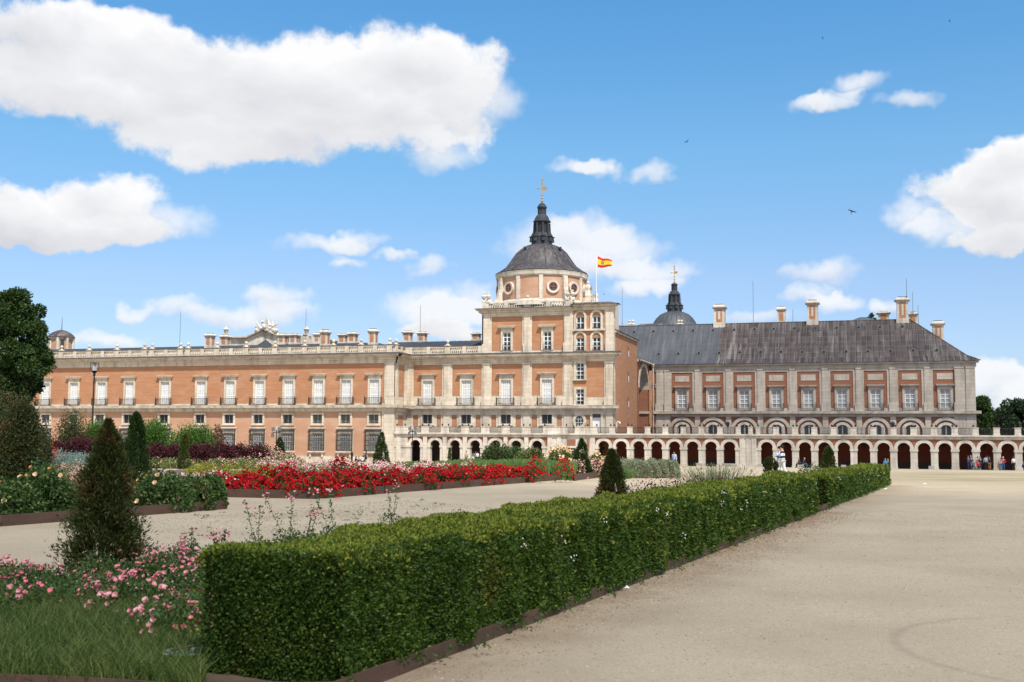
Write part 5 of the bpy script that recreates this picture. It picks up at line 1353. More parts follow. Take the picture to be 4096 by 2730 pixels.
edging('bed_edging', [(HX(30.25) - 1.1, 30.2), (HX(30.25), 30.2), (HX(40), 40), (HX(50.8), 50.8), (HX(50.8) - 3, 51)], 'low rusty steel edging under the farther hedge')
soil([(HX(30.3), 30.3), (HX(50.7), 50.7), (HX(50.7) - 3, 50.8), (HX(30.3) - 3, 30.3)])
c2 = (-15.13, 24.82)
bed2 = [c2, (-16.05, 18.15), (-17.6, 12), (-22, 12), (-22.5, 19), (-23.0, 27.5)]
bed2 = [c2, (-16.05, 18.15), (-17.4, 13), (-24, 13), (-22.5, 22), (-19.2, 25.6)]
soil(bed2); edging('bed_edging', [(-19.2, 25.6), c2, (-16.05, 18.15), (-17.4, 13)], 'rusty steel edging of the bed of orange and cream roses at left', .22)
bed3 = [(-15.42, 30.1), (-13.1, 50.5), (-14.2, 52.3), (-24, 58), (-44, 56), (-36, 44), (-26.5, 35.6), (-18.31, 29.9)]
soil(bed3); edging('bed_edging', [G(215, 1962), (-18.31, 29.9), (-15.42, 30.1), (-13.1, 50.5), (-14.0, 52.0)], 'rusty steel edging round the big bed of red roses', .25)
b5 = [G(2300, 1925), G(2395, 1912), G(2708, 1898), G(2700, 1880), G(2450, 1872), G(2230, 1885)]
soil(b5); edging('bed_edging', [G(2268, 1916), G(2300, 1925), G(2395, 1912), G(2708, 1898), G(2700, 1885)], 'rusty steel edging of the bed of round grey shrubs', .3)
b4 = [G(-60, 1878), G(360, 1868), G(700, 1864), G(1215, 1868), G(1208, 1860), G(1000, 1852), G(600, 1845), G(-60, 1850)]
soil(b4); edging('bed_edging', [G(-60, 1878), G(360, 1870), G(700, 1867), G(1215, 1870), G(1205, 1858)], 'rusty steel edging of the far bed before the palace wing', .3)

# --- bushes and masses
def bushes(q, C, r, h, nl, L, mi=0, Wr=.55, z0=None, flat=.9, up=.2, fill=.35):
    """leaf shells of many round bushes; C is (n,2)"""
    n = len(C); z0 = (gzv(C[:, 1]) + .05) if z0 is None else np.broadcast_to(z0, (n,))
    r = np.broadcast_to(r, (n,)); h = np.broadcast_to(h, (n,))
    idx = np.repeat(np.arange(n), nl); m_ = len(idx); v = sph(m_, -.15)
    k = 1 - fill * rng.uniform(0, 1, m_) ** 1.6 + .12 * rng.normal(0, 1, m_) * .5
    P = np.stack([C[idx, 0] + v[:, 0] * r[idx] * k, C[idx, 1] + v[:, 1] * r[idx] * k, z0[idx] + np.clip(h[idx] * (.0 + np.abs(v[:, 2]) ** .8 * k), .02, None)], 1)
    q.add(leaves(P, v * np.array([1, 1, 1.]), L, L * Wr, flat, up), mi); return P, v
def blooms(q, C, r, h, per, size, mi, z0=None, k=5, cl=1, top=.15, jit=.06, push=1.06):
    n = len(C); z0 = (gzv(C[:, 1]) + .05) if z0 is None else np.broadcast_to(z0, (n,)); r = np.broadcast_to(r, (n,)); h = np.broadcast_to(h, (n,))
    idx = np.repeat(np.arange(n), per); v = sph(len(idx), top)
    P = np.stack([C[idx, 0] + v[:, 0] * r[idx] * push, C[idx, 1] + v[:, 1] * r[idx] * push, z0[idx] + h[idx] * v[:, 2] ** .8 * push], 1)
    if cl > 1: P = np.repeat(P, cl, 0) + rng.normal(0, jit, (len(P) * cl, 3)); v = np.repeat(v, cl, 0)
    q.add(petals(P, v + np.array([.1, -.5, .5]) + rng.normal(0, .3, v.shape), size * rng.uniform(.75, 1.2, len(P)), k), mi); return q
def at(px, Y): return XY(px, Y, 1900)
def stuff(o, lab, cat): return tag(o, lab, cat, None, 'stuff')

# foreground bed: grass and pink roses
def grass(poly, n, h, w, mats, name, lab, lean=.35, z0=.05):
    p = polypts(poly, n); z = gzv(p[:, 1]) + z0; H = h * rng.uniform(.45, 1.15, n)
    d = rng.normal(0, lean, (n, 2)) * H[:, None]; a = rng.uniform(0, math.pi, n); s = np.stack([np.cos(a) * w / 2, np.sin(a) * w / 2, np.zeros(n)], 1)
    B = np.stack([p[:, 0], p[:, 1], z], 1); M_ = B + np.stack([d[:, 0] * .35, d[:, 1] * .35, H * .6], 1); T = B + np.stack([d[:, 0], d[:, 1], H], 1)
    q = Q(); m_ = (rng.uniform(0, 1, n) < .35).astype(int)
    qa = np.stack([B - s, B + s, M_ + s * .8, M_ - s * .8], 1); qb = np.stack([M_ - s * .8, M_ + s * .8, T + s * .1, T - s * .1], 1)
    for k in (0, 1): q.add(qa[m_ == k], k); q.add(qb[m_ == k], k)
    return stuff(q.build(name, mats), lab, 'grass')
gp = [Gz(-200, 2690, .1), (nk[3][0], nk[3][1] + .1), (-3.9, 7.1), (-4.9, 9.5), (-6.2, 9.8), (-9.8, 8.4), (-10.5, 6)]
grass([nk[0], nk[1], nk[2], nk[3], (-4.5, 7.2), (-5.1, 8.6), (-5.6, 9.6), (-7.2, 9.7), (-9.3, 8.9), (-10.5, 7.5)], 40000, .22, .006, [GW, GS], 'tall_grass', 'long soft grass at the lower left corner before the pink roses', .5)
q = Q(); P1 = polypts([(-5.1, 8.9), (-5.3, 12.4), (-7.2, 12.6), (-9.2, 11.3), (-10.8, 9.9), (-9.9, 8.0), (-7.4, 7.6), (-5.4, 7.6)], 70)
hh_ = rng.uniform(.2, .38, 70); rr_ = rng.uniform(.28, .42, 70)
bushes(q, P1, rr_, hh_, 900, .038, 0, flat=1.1); bushes(q, P1, rr_ * .9, hh_ * .8, 250, .04, 1)
blooms(q, P1[:60], rr_[:60], hh_[:60], 2, .034, 2, k=11, cl=6, jit=.04, push=1.14); blooms(q, P1, rr_, hh_, 3, .028, 3, k=9, cl=3, jit=.05, push=1.1); blooms(q, P1, rr_, hh_, 14, .012, 2, k=4, push=1.1)
stuff(q.build('pink_roses', [GR, GRL, FP, FH]), 'pink rose bushes in flower left of the foreground hedge', 'roses')
# taller sprays of pink roses behind the hedge
q = Q(); cs_ = []
for px, y in ((760, 13.0), (850, 12.5), (1150, 15.6), (1215, 15.2), (1330, 16.5), (1560, 19.8), (700, 12.2), (1020, 14.2)): cs_.append((XY(px, y, 2100), y))
C = np.array(cs_); zt_ = np.array([.5, .55, .86, .82, .9, .95, .45, .78])
for (x, y), zz in zip(C, zt_):
    for s in range(2):
        e = np.array([x + rng.normal(0, .22), y + rng.normal(0, .1), zz * rng.uniform(.72, 1.0)]); ba = np.array([x + .05, y, .05])
        for t0 in np.linspace(0, .95, 9):
            p0 = ba + (e - ba) * t0; p1 = ba + (e - ba) * (t0 + .11); s_ = np.array([.004, 0, 0]); q.add([[p0 - s_, p0 + s_, p1 + s_, p1 - s_]], 0)
            q.add(leaves(np.tile(p1, (7, 1)) + rng.normal(0, .02, (7, 3)), np.tile([0, 0, .3], (7, 1)), .05, .025, 1.), 0)
        q.add(petals(e + rng.normal(0, .045, (7, 3)), rng.normal(0, .5, (7, 3)) + [0, -.5, .6], .026, 9), 1)
bushes(q, C, .25, .3, 300, .045, 0)
stuff(q.build('pink_rose_sprays', [GR, FP]), 'thin sprays of pink roses rising behind the long hedge', 'roses')

# --- conical thujas: trunk, sprays of foliage
def thuja(px, Y, ytop, wpx, lab, m, nl=9000, L=.07, shape=.75, ragged=.1, hole=.0, ybase=None, grp='clipped conical thujas'):
    x = at(px, Y); g = gz(x, Y); s = depth(x, Y) / F; H = ZY(px, ytop, Y) - g; r = wpx * s / 2
    o = empty('thuja_tree', (x, Y, g), lab, 'tree', grp)
    wpart('trunk', MB().tube((x, Y, g), (x + .02, Y, g + H * .8), .05 + .02 * H, .01, 7), BARK, o)
    n = nl; t = rng.uniform(0, 1, n) ** 1.25; a = rng.uniform(0, 2 * math.pi, n)
    prof = np.where(t < .12, .8 + t * 1.7, (1 - (t - .12) / .88) ** shape); prof = np.maximum(prof, .04)
    ph = rng.uniform(0, 6.28, 3)
    lp = 1 + ragged * (np.sin(a * 2 + t * 7 + ph[0]) + np.sin(a * 5 - t * 17 + ph[1]) + np.sin(a * 9 + t * 29 + ph[2]) * .8)
    # sprays: foliage gathered in upswept tufts
    nt_ = max(60, n // 90); ti = rng.integers(0, nt_, n); ta = rng.uniform(0, 6.28, nt_); tt = rng.uniform(0, 1, nt_) ** 1.2
    mix_ = rng.uniform(0, 1, n) < (.75 if ragged < .1 else .9)
    a = np.where(mix_, ta[ti] + rng.normal(0, .16, n), a); t = np.where(mix_, np.clip(tt[ti] + rng.normal(0, .035, n), 0, 1), t)
    tk = rng.uniform(.82, 1.16, nt_) if ragged < .1 else rng.uniform(.55, 1.28, nt_)
    prof = np.where(t < .12, .8 + t * 1.7, (1 - np.clip((t - .12) / .88, 0, 1)) ** shape); prof = np.maximum(prof, .05)
    lp = np.where(mix_, lp * tk[ti], lp)
    k = 1 - .5 * rng.uniform(0, 1, n) ** 1.7
    R_ = r * prof * lp * k; P = np.stack([x + R_ * np.cos(a), Y + R_ * np.sin(a), g + .03 + t * H * .97], 1)
    Nn = np.stack([np.cos(a) * .7, np.sin(a) * .7, np.full(n, .9)], 1)
    if hole: 
        kp = (np.sin(a * 5 + t * 17) + np.sin(t * 31 + a * 2) < 2 - hole * 2 * rng.uniform(0, 1, n)); P, Nn = P[kp], Nn[kp]
    Q().add(leaves(P, Nn, L, L * .32, .45)).build('foliage', [m], o, WL[o.name])
    return o
thuja(427, 12.2, 1680, 285, 'large browned thuja in the left foreground with thin crown, nearest of all', GTB, 34000, .055, .72, .12, .55)
thuja(538, 33, 1650, 118, 'tall dark green thuja just right of the big foreground thuja', GTD, 12000, .10, .55, .06)
thuja(735, 62, 1738, 46, 'thin yellowish thuja before the rounded green shrub', GT, 4000, .12, .45, .08)
thuja(1115, 88, 1753, 60, 'small dark thuja in front of the grilled windows of the left wing', GTD, 4000, .15, .5, .05)
thuja(1524, 84, 1731, 63, 'dark green pointed thuja before the corner of the left wing', GTD, 6000, .15, .62, .05)
thuja(1798, 92, 1795, 16, 'very thin young thuja between two left arches', GT, 900, .14, .4, .05)
thuja(2327, 56, 1757, 80, 'green pointed thuja beyond the red roses at the middle of the arcade', GTD, 7000, .11, .62, .06)
thuja(2449, 20, 1803, 148, 'dark brownish thuja behind the long hedge, left of the grey shrubs', GTB, 14000, .065, .62, .07)
thuja(3083, 34, 1834, 72, 'low blunt reddish brown thuja beside the man in striped sweater', GTB, 5000, .08, .3, .07)
thuja(3316, 46, 1790, 72, 'yellow green thuja behind the far end of the hedge', GT, 6000, .09, .5, .07)

# --- strip behind the hedge
q = Q(); C = np.array([(at(p, Y), Y) for p, Y in ((2545, 22), (2590, 23), (2640, 22.5), (2690, 24), (2740, 24), (2790, 25), (2830, 25), (2870, 26))])
bushes(q, C, .3, rng.uniform(.85, .98, 8), 700, .05, 0, flat=1.2, fill=.5); blooms(q, C, .3, .9, 16, .02, 1, top=.3)
stuff(q.build('purple_leaved_roses', [GP, FR]), 'low purple leaved roses with crimson flowers showing over the hedge', 'roses')
def tuft(px, Y, h, n, r, mts, name, lab, lean=.45):
    x = at(px, Y); g = gz(x, Y); q = Q(); a = rng.uniform(0, 2 * math.pi, n); ln = np.abs(rng.normal(0, lean, n)); H = h * rng.uniform(.6, 1.1, n)
    B = np.stack([x + .3 * r * np.cos(a) * rng.uniform(0, 1, n), Y + .3 * r * np.sin(a), np.full(n, g)], 1)
    d = np.stack([np.cos(a) * ln * r, np.sin(a) * ln * r, np.zeros(n)], 1); M_ = B + d * .4 + np.array([0, 0, 1]) * (H * .6)[:, None]; T = B + d + np.array([0, 0, 1]) * H[:, None]
    w = .008 * np.ones((n, 1)) * np.array([math.cos(YAW), math.sin(YAW), 0]); q.add(np.stack([B - w, B + w, M_ + w, M_ - w], 1), 0); q.add(np.stack([M_ - w, M_ + w, T + w * .3, T - w * .3], 1), 1)
    k = rng.uniform(0, 1, n) < .6; q.add(leaves(T[k], np.tile([0, 0, 1.], (k.sum(), 1)), .09, .02, .2), 1)
    return tag(q.build(name, mts, None, (x, Y, g)), lab, 'grass')
tuft(2860, 27.5, 1.06, 700, 1.2, [GL_, GSP], 'ornamental_grass', 'arching pale ornamental grass clump behind the hedge')
q = Q(); C = np.array([(at(p, 44), 44) for p in (3215, 3250, 3275)]); bushes(q, C, .3, np.array([.8, .95, .85]), 600, .07, 0, flat=1.2)
tag(q.build('leafy_shrub', [GR], None, (C[1][0], 44, 0)), 'small leafy shrub left of the yellow green thuja', 'shrub')

# --- bed of orange and cream roses
def rosebush(px, Y, r, h, lab, nf=8, mats=None, sz=.055, grp='orange and cream rose bushes', cream=.5):
    x = at(px, Y); g = gz(x, Y); o = empty('rose_bush', (x, Y, g), lab, 'rose bush', grp)
    q = Q(); C = np.array([(x, Y), (x - r * .6, Y + .2), (x + r * .6, Y - .15), (x, Y + r * .5)]); bushes(q, C, r * .7, np.array([h, h * .8, h * .85, h * .9]), 1100, .085, 0, .7, flat=1.1); bushes(q, C, r * .72, h * .95, 160, .08, 1, .7, flat=1.1)
    q.build('foliage', mats or [GR, GRL], o, WL[o.name])
    q = Q(); v = sph(nf, .25); v[:, 1] = -np.abs(v[:, 1]); P = np.array([x, Y, g]) + v * np.array([r * 1.15, r * 1.1, h * 1.02]); c = rng.uniform(0, 1, nf) < cream
    for k, mi in ((c, 0), (~c, 1)):
        if k.any(): q.add(petals(P[k], v[k] * .4 + [0.1, -.8, .3], sz * (1.25 if mi == 0 else .8), 11, .9), mi); q.add(petals(P[k], v[k] * .3 + [0.1, -.8, .4], sz * .6, 7, .7), mi)
    q.build('blossom', [FA, FO], o, WL[o.name]); return o
rosebush(30, 20.6, .75, .75, 'leafy rose bush with pink and cream blooms at the left frame edge', 9, cream=.7)
rosebush(170, 21.2, .65, 1.12, 'tall broad leaved rose bush with orange buds, left of the brown thuja', 10, cream=.3)
rosebush(285, 21.9, .5, .55, 'low rose bush with one bright orange flower beside the brown thuja', 5, cream=.2)
rosebush(640, 23.4, .75, .9, 'dark leaved rose bush with cream yellow blooms right of the brown thuja', 8, cream=.75)
rosebush(755, 24.3, .62, .78, 'rose bush carrying two large cream roses near the bed corner', 8, cream=.7)
rosebush(838, 24.9, .42, .8, 'end rose bush with orange flowers at the bed corner', 9, cream=.15)
q = Q(); C = polypts([(-23, 17), (-18.6, 17.5), (-17.4, 22), (-17.8, 24), (-21, 24)], 22); bushes(q, C, .5, .6, 500, .09, 0, .7)
stuff(q.build('low_green_shrubs', [GH]), 'mass of low green foliage behind the orange roses at left', 'shrubs')

# --- big bed: red roses in front, pale and pink roses, yellow shrubs, lavender
def mass(name, poly, nb, r, h, nl, L, leafm, fl, lab, cat='roses', noise_h=.25, flat=1.0, Wr=.55):
    q = Q(); C = polypts(poly, nb); r_ = rng.uniform(.75, 1.2, nb) * r; h_ = h * (1 + noise_h * rng.normal(0, 1, nb)).clip(.55, 1.45)
    bushes(q, C, r_, h_, nl, L, 0, Wr, flat=flat)
    mats = [leafm]
    for m_, per, cl, sz, jit in fl: mats.append(m_); blooms(q, C, r_, h_, per, sz, len(mats) - 1, cl=cl, jit=jit, k=5, top=.0)
    return stuff(q.build(name, mats), lab, cat)
redp = [(-15.6, 30.3), (-13.35, 50.3), (-15.2, 51), (-17.0, 38), (-18.1, 33.4), (-21.0, 33.2), (-18.3, 30.3)]
mass('red_roses', redp, 170, .46, .46, 420, .075, GR, [(FR, 13, 4, .066, .06), (FR, 5, 8, .06, .07), (FH, 2, 1, .05, .05)], 'dense drift of scarlet red roses along the edge of the big bed')
q = Q(); C = np.array([(at(p, y), y) for p, y in ((1365, 36), (1360, 36.4), (1150, 33.5), (1120, 33.2), (1430, 37), (2145, 46), (2255, 47), (1060, 33))])
bushes(q, C, .38, np.array([.98, 1.0, .85, .8, .85, .95, .9, .7]), 300, .08, 0); blooms(q, C, .38, np.array([.98, 1.0, .85, .8, .85, .95, .9, .7]), 45, .062, 1, cl=2, jit=.06, top=.1)
stuff(q.build('tall_red_roses', [GR, FR]), 'taller clumps of scarlet roses standing above the red drift', 'roses')
mass('pale_roses', [(-18.8, 30.4), (-19.5, 32.9), (-23.5, 37.8), (-27, 38.6), (-24.5, 34.6)], 46, .42, .36, 300, .07, GRL, [(FPP, 22, 3, .045, .05), (FP, 8, 2, .04, .05)], 'pale pink and white roses at the left tip of the big bed')
mass('pink_and_white_roses', [(-17.4, 38), (-15.6, 50), (-20, 53), (-31, 55), (-27, 47), (-20.5, 38)], 150, .5, .52, 240, .085, GRL, [(FP, 16, 3, .045, .06), (FPP, 12, 3, .045, .06)], 'band of small pink and white roses behind the red drift')
mass('yellow_shrubs', [(-20.5, 37), (-19.3, 41), (-25.5, 47), (-30.5, 47), (-26, 40)], 46, .5, .46, 420, .08, GY, [], 'low golden yellow shrubs behind the red roses', 'shrubs', flat=1.2)
mass('mixed_pink_roses', [(-36, 46), (-27.5, 38.5), (-23, 34.6), (-25, 34), (-33, 39)], 90, .5, .42, 240, .08, GRL, [(FP, 14, 2, .04, .05), (FPP, 5, 2, .04, .05)], 'green rose ground with scattered pink flowers left of the yellow shrubs')
def gpoly(*p): return [G(*a) for a in p]
q = Q(); P_ = polypts([(at(1560, 48), 48), (at(2290, 50), 50), (at(2300, 55), 55), (at(1800, 56), 56), (at(1560, 54), 54)], 9000)
z = gzv(P_[:, 1]); H = (.62 + .25 * np.clip((P_[:, 0] + 24) / 9, 0, 1) + .08 * lump(P_[:, 0], P_[:, 1], 1.2)) * rng.uniform(.75, 1.05, len(P_)); 
B = np.stack([P_[:, 0], P_[:, 1], z], 1); T = B + np.stack([rng.normal(0, .1, len(P_)), rng.normal(0, .1, len(P_)), H], 1); w = np.array([.02, .005, 0]); q.add(np.stack([B - w * 2, B + w * 2, T + w, T - w], 1), 0)
stuff(q.build('lavender', [GL_]), 'fine green lavender foliage behind the red roses', 'lavender')
# rose hedge with reddish tips and peach roses behind the lavender
def shrub(px, Y, rpx, ytop, lab, m, name='shrub', grp=None, n=5000, L=.12, lob=5, extra=None, cat='shrub', flat=1.1, hscale=1., fill=.35, fl=None):
    x = at(px, Y); g = gz(x, Y); s = depth(x, Y) / F; r = rpx * s; H = ZY(px, ytop, Y) - g
    o = empty(name, (x, Y, g), lab, cat, grp); q = Q()
    a = rng.uniform(0, 6.28, lob); d = rng.uniform(.2, .55, lob) * r
    C = np.concatenate([[(x, Y)], np.stack([x + d * np.cos(a), Y + d * np.sin(a)], 1)]) if lob else np.array([(x, Y)])
    hh = np.concatenate([[H], H * rng.uniform(.78, 1., lob)]); rr2 = np.concatenate([[r * .8 if lob else r], r * rng.uniform(.4, .6, lob)]) if lob else np.array([r])
    bushes(q, C, rr2, hh, n // len(C), L, 0, z0=g, flat=flat, fill=fill)
    if extra: bushes(q, C, rr2 * 1.04, hh * 1.02, n // len(C) // 5, L, 1, z0=g, flat=flat, fill=fill)
    q.build('foliage', [m] + ([extra] if extra else []), o, WL[o.name])
    if fl: 
        q = Q(); blooms(q, C, rr2, hh, fl[1], fl[2], 0, z0=np.full(len(C), g), cl=fl[3], jit=.08, top=.1); q.build('blossom', [fl[0]], o, WL[o.name])
    st = MB()
    for k in range(5): a = k * 1.3; st.tube((x, Y, g), (x + .3 * r * math.cos(a), Y + .3 * r * math.sin(a), g + H * .55), .03, .012, 5)
    wpart('stem', st, BARK, o)
    return o
shrub(1985, 66, 80, 1775, 'large rose shrub with reddish shoot tips before the left arches', GR, 'rose_shrub', None, 9000, .13, 7, GP, flat=1.3, fill=.5)
shrub(2120, 67, 75, 1790, 'green rose shrub in the middle of the hedge of roses', GRL, 'rose_shrub', None, 7000, .13, 7, GP, flat=1.3, fill=.5)
shrub(2062, 70, 60, 1786, 'darker rose shrub between the two larger rose shrubs', GR, 'rose_shrub', None, 5000, .13, 7, flat=1.3, fill=.5)
shrub(2240, 62, 62, 1792, 'rose shrub covered with peach coloured blooms left of the pointed thuja', GRL, 'rose_shrub', None, 5000, .12, 5, fl=(FA, 22, .09, 2), flat=1.2)
shrub(2385, 60, 42, 1815, 'small rose shrub with peach blooms right of the pointed thuja', GRL, 'rose_shrub', None, 3500, .12, 4, fl=(FA, 16, .09, 2), flat=1.2)
mass('low_pink_roses', [G(2280, 1914), G(2300, 1921), G(2430, 1908), G(2440, 1893), G(2290, 1897)], 26, .5, .72, 260, .09, GRL, [(FP, 40, 3, .05, .06), (FPP, 6, 2, .05, .06)], 'low mound of pink roses round the foot of the pointed thuja')
# clipped round grey-green shrubs, in two rows
gl_ = 'clipped round grey green shrubs'
for i, (px, Y, r, yt) in enumerate(((2470, 57.5, 44, 1843), (2520, 57.8, 44, 1845), (2565, 58.2, 42, 1845), (2604, 58.8, 36, 1847), (2640, 59.3, 34, 1847), (2672, 59.9, 32, 1846), (2693, 60.6, 26, 1846),
                                   (2500, 62.5, 40, 1839), (2545, 63, 38, 1842), (2608, 63.3, 34, 1839), (2650, 64, 32, 1842), (2676, 64.5, 26, 1844))):
    o_ = ['first', 'second', 'third', 'fourth', 'fifth', 'sixth', 'seventh'][i % 7]
    shrub(px, Y, r, yt, '%s grey green ball shrub from the left in the %s row' % (o_, 'front' if i < 7 else 'back'), GG, 'ball_shrub', gl_, 3800, .075, 0, flat=.7, fill=.15)
tuft(2500, 55.5, .5, 260, .9, [GL_, GL_], 'grass_clump', 'low green grass clump before the grey ball shrubs')

# --- far left bed: purple barberry hedge, green domes, olive shrubs, red and grey plants
grpd = 'rounded green shrubs before the palace wing'
shrub(385, 78, 88, 1682, 'rounded bright green shrub between lamp post and dark thuja', GD, 'dome_shrub', grpd, 16000, .14, 6, flat=.8, fill=.25)
shrub(590, 76, 115, 1678, 'rounded bright green shrub right of the dark thuja', GD, 'dome_shrub', grpd, 16000, .14, 6, flat=.8, fill=.25)
shrub(752, 76, 112, 1700, 'widest low green dome shrub behind the thin yellowish thuja', GD, 'dome_shrub', grpd, 16000, .14, 4, flat=.8, fill=.25)
shrub(262, 66, 95, 1625, 'airy olive green shrub left of the lamp post', GO, 'olive_shrub', None, 7000, .15, 9, flat=1.4, fill=.6)
shrub(865, 80, 36, 1700, 'bare twiggy reddish shrub beside the green dome', mat('dry_twig', (.16, .09, .06), (.24, .15, .10)), 'twiggy_shrub', None, 1300, .30, 5, flat=.5, fill=.8)
gpb = 'purple barberry shrubs'
for i, (px, Y, r, yt, lb) in enumerate(((215, 62, 62, 1755, 'purple barberry shrub above the red roses'), (305, 63, 66, 1740, 'tallest purple barberry shrub left of the brown thuja'), (375, 63, 45, 1752, 'purple barberry shrub partly hidden by the brown thuja'),
        (625, 66, 50, 1770, 'dark purple barberry between dark thuja and thin thuja'), (690, 66, 46, 1772, 'dark purple barberry just left of the thin thuja'), (600, 64, 30, 1790, 'smallest reddish barberry at the foot of the dark thuja'),
        (800, 67, 58, 1768, 'purple barberry just right of the thin thuja'), (880, 68, 55, 1768, 'purple barberry in the middle of the dark row'), (960, 70, 54, 1772, 'purple barberry second from the right end'), (1030, 71, 48, 1772, 'purple barberry at the right end of the dark row'))):
    shrub(px, Y, r * 1.3, yt + 2, lb, GP, 'barberry_shrub', gpb, 6500, .13, 6, flat=1.2, fill=.45)
bp = lambda a: [(at(p, Y), Y) for p, Y in a]
mass('low_rose_hedge', bp([(590, 63), (1000, 66), (1180, 70), (1180, 72), (900, 69), (590, 66)]), 80, .7, .55, 200, .12, GRL, [(FP, 5, 2, .05, .08), (FPP, 4, 1, .05, .06)], 'low green roses with few pink flowers before the barberries')
mass('far_pink_roses', bp([(960, 70), (1090, 71), (1110, 75), (980, 75)]) , 24, .8, 1.15, 260, .12, GRL, [(FP, 22, 2, .06, .08)], 'pink flowering roses at the right end of the far bed')
mass('far_pink_roses', bp([(1090, 71), (1205, 72.5), (1190, 75), (1100, 75)]) , 16, .8, .95, 260, .12, GRL, [(FP, 16, 2, .06, .08)], 'pink roses at the foot of the small thuja before the wing')
mass('scarlet_roses', bp([(60, 58), (255, 58.5), (250, 61), (60, 61)]), 34, .6, .85, 160, .1, GR, [(FR, 40, 3, .07, .08)], 'bright scarlet roses in the far bed at left')
mass('blue_grey_shrubs', bp([(215, 58), (355, 58.5), (355, 60.5), (250, 60)]), 14, .7, .8, 500, .09, GB, [], 'soft blue grey shrubs right of the scarlet roses', 'shrubs', flat=.7)
shrub(62, 34, 120, 1590, 'big dark olive bush at the left edge in front of the tree', GO, 'olive_shrub', None, 26000, .09, 12, flat=1.1, fill=.4)
shrub(150, 40, 75, 1680, 'lower olive bush spreading right of the big dark bush', GO, 'olive_shrub', None, 9000, .1, 6, flat=1.2, fill=.5)
shrub(-60, 44, 160, 1530, 'wide dark bush at the left frame edge under the tree', GO, 'olive_shrub', None, 20000, .11, 9, flat=1.2, fill=.4)

# --- trees
def tree(name, px, Y, ytop, ybot, wpx, lab, m, ncl, nl, L, clr=.2, grp=None, cat='tree', sq=1., trunk=True, leafw=.6):
    x = at(px, Y); g = gz(x, Y); s = depth(x, Y) / F; H = ZY(px, ytop, Y) - g; zb = ZY(px, ybot, Y) - g; R_ = wpx * s / 2
    o = empty(name, (x, Y, g), lab, cat, grp)
    b = MB().tube((x, Y, g), (x, Y, g + H * .75), .04 * H * .5 + .05, .05, 8)
    cz = (H + zb) / 2; hz = (H - zb) / 2
    v = sph(ncl, -1.); irr = 1 + .22 * np.sin(v[:, 0:1] * 5 + 1) * np.cos(v[:, 2:3] * 6 + Y) + .12 * np.sin(v[:, 2:3] * 13 + v[:, 0:1] * 3); C = np.array([x, Y, g + cz]) + irr * v * np.array([R_, R_ * .8, hz]) * rng.uniform(.55, .92, (ncl, 1)) ** .6
    for c in C[:14]: b.tube((x, Y, g + zb + (c[2] - g - zb) * .35), tuple(c), .03 * R_ + .03, .02, 5)
    wpart('trunk', b, BARK, o)
    idx = np.repeat(np.arange(ncl), nl); vv = sph(len(idx), -1.); cr_ = clr * min(R_, hz) * rng.uniform(.6, 1.25, ncl)
    P = C[idx] + vv * (cr_[idx] * rng.uniform(.55, 1., len(idx)))[:, None] * np.array([1, 1, .75])
    Q().add(leaves(P, vv + np.array([0, 0, .3]), L, L * leafw, .8)).build('crown', [m], o, WL[o.name]); return o
tree('broadleaf_tree', -14, 72, 1145, 1720, 360, 'tall dark green broadleaf tree cut by the left frame edge', GTREE, 300, 330, .22, .2)
tree('broadleaf_tree', 3915, 235, 1590, 1760, 130, 'dark tree directly behind the right corner of the side palace', GTREE, 60, 220, .5, .32, 'trees behind the arcade')
tree('broadleaf_tree', 3990, 260, 1650, 1765, 90, 'light green tree between two dark ones at right', GTREE2, 50, 200, .5, .3, 'trees behind the arcade')
tree('pine_tree', 4075, 225, 1600, 1770, 150, 'dark pine at the right frame edge above the terrace', GPIN, 60, 240, .45, .32, 'trees behind the arcade')
tree('broadleaf_tree', 4030, 300, 1665, 1775, 90, 'smaller dim tree low between the light green tree and the pine', GTREE, 40, 160, .6, .3, 'trees behind the arcade')
tree('broadleaf_tree', 3500, 260, 1250, 1330, 30, 'treetop peeping over the lead roof by a chimney', GTREE, 20, 60, .4, .35, 'trees behind the arcade')

# ------------------------------------------------------------ buildings behind
YB = YA + 38
back = empty('rear_pavilion', (XY(1080, YB), YB, GL), 'pale stone gabled front rising far behind the roof of the left wing', 'building')
def bz(px, y, Y=YB): return ZY(px, y, Y)
def prism_xz(pts, Y0, Y1):
    n = len(pts); vs = [(x, Y0, z) for x, z in pts] + [(x, Y1, z) for x, z in pts]
    return vs, [tuple(range(n)), tuple(range(n, 2 * n))[::-1]] + [(i, n + i, n + (i + 1) % n, (i + 1) % n) for i in range(n)]
pp_ = lambda l, Y=YB: [(XY(a, Y, b_), ZY(a, b_, Y)) for a, b_ in l]
v, f = prism_xz(pp_([(905, 1420), (905, 1350), (990, 1349), (1056, 1318), (1122, 1345), (1236, 1344), (1236, 1420)]), YB, YB + 4); b = MB().add(v, f); wpart('wall', b, STONEW, back)
v, f = prism_xz(pp_([(902, 1352), (902, 1348), (989, 1347), (1056, 1315.5), (1123, 1342.5), (1246, 1341.5), (1246, 1346), (1122, 1347.5), (1056, 1320.5), (990, 1352)]), YB - .6, YB); b = MB().add(v, f)
v, f = prism_xz(pp_([(1018, 1350), (1056, 1333), (1094, 1350), (1090, 1350), (1056, 1335.5), (1022, 1350)]), YB - .2, YB - .005); b.add(v, f)
wpart('stone_trim', b, STONE, back)
wpart('roof', MB().box(XY(935, YB), XY(1215, YB), YB + 4, YB + 16, GL, ZY(1080, 1352, YB + 4)), ROOFD, back)
b = MB()
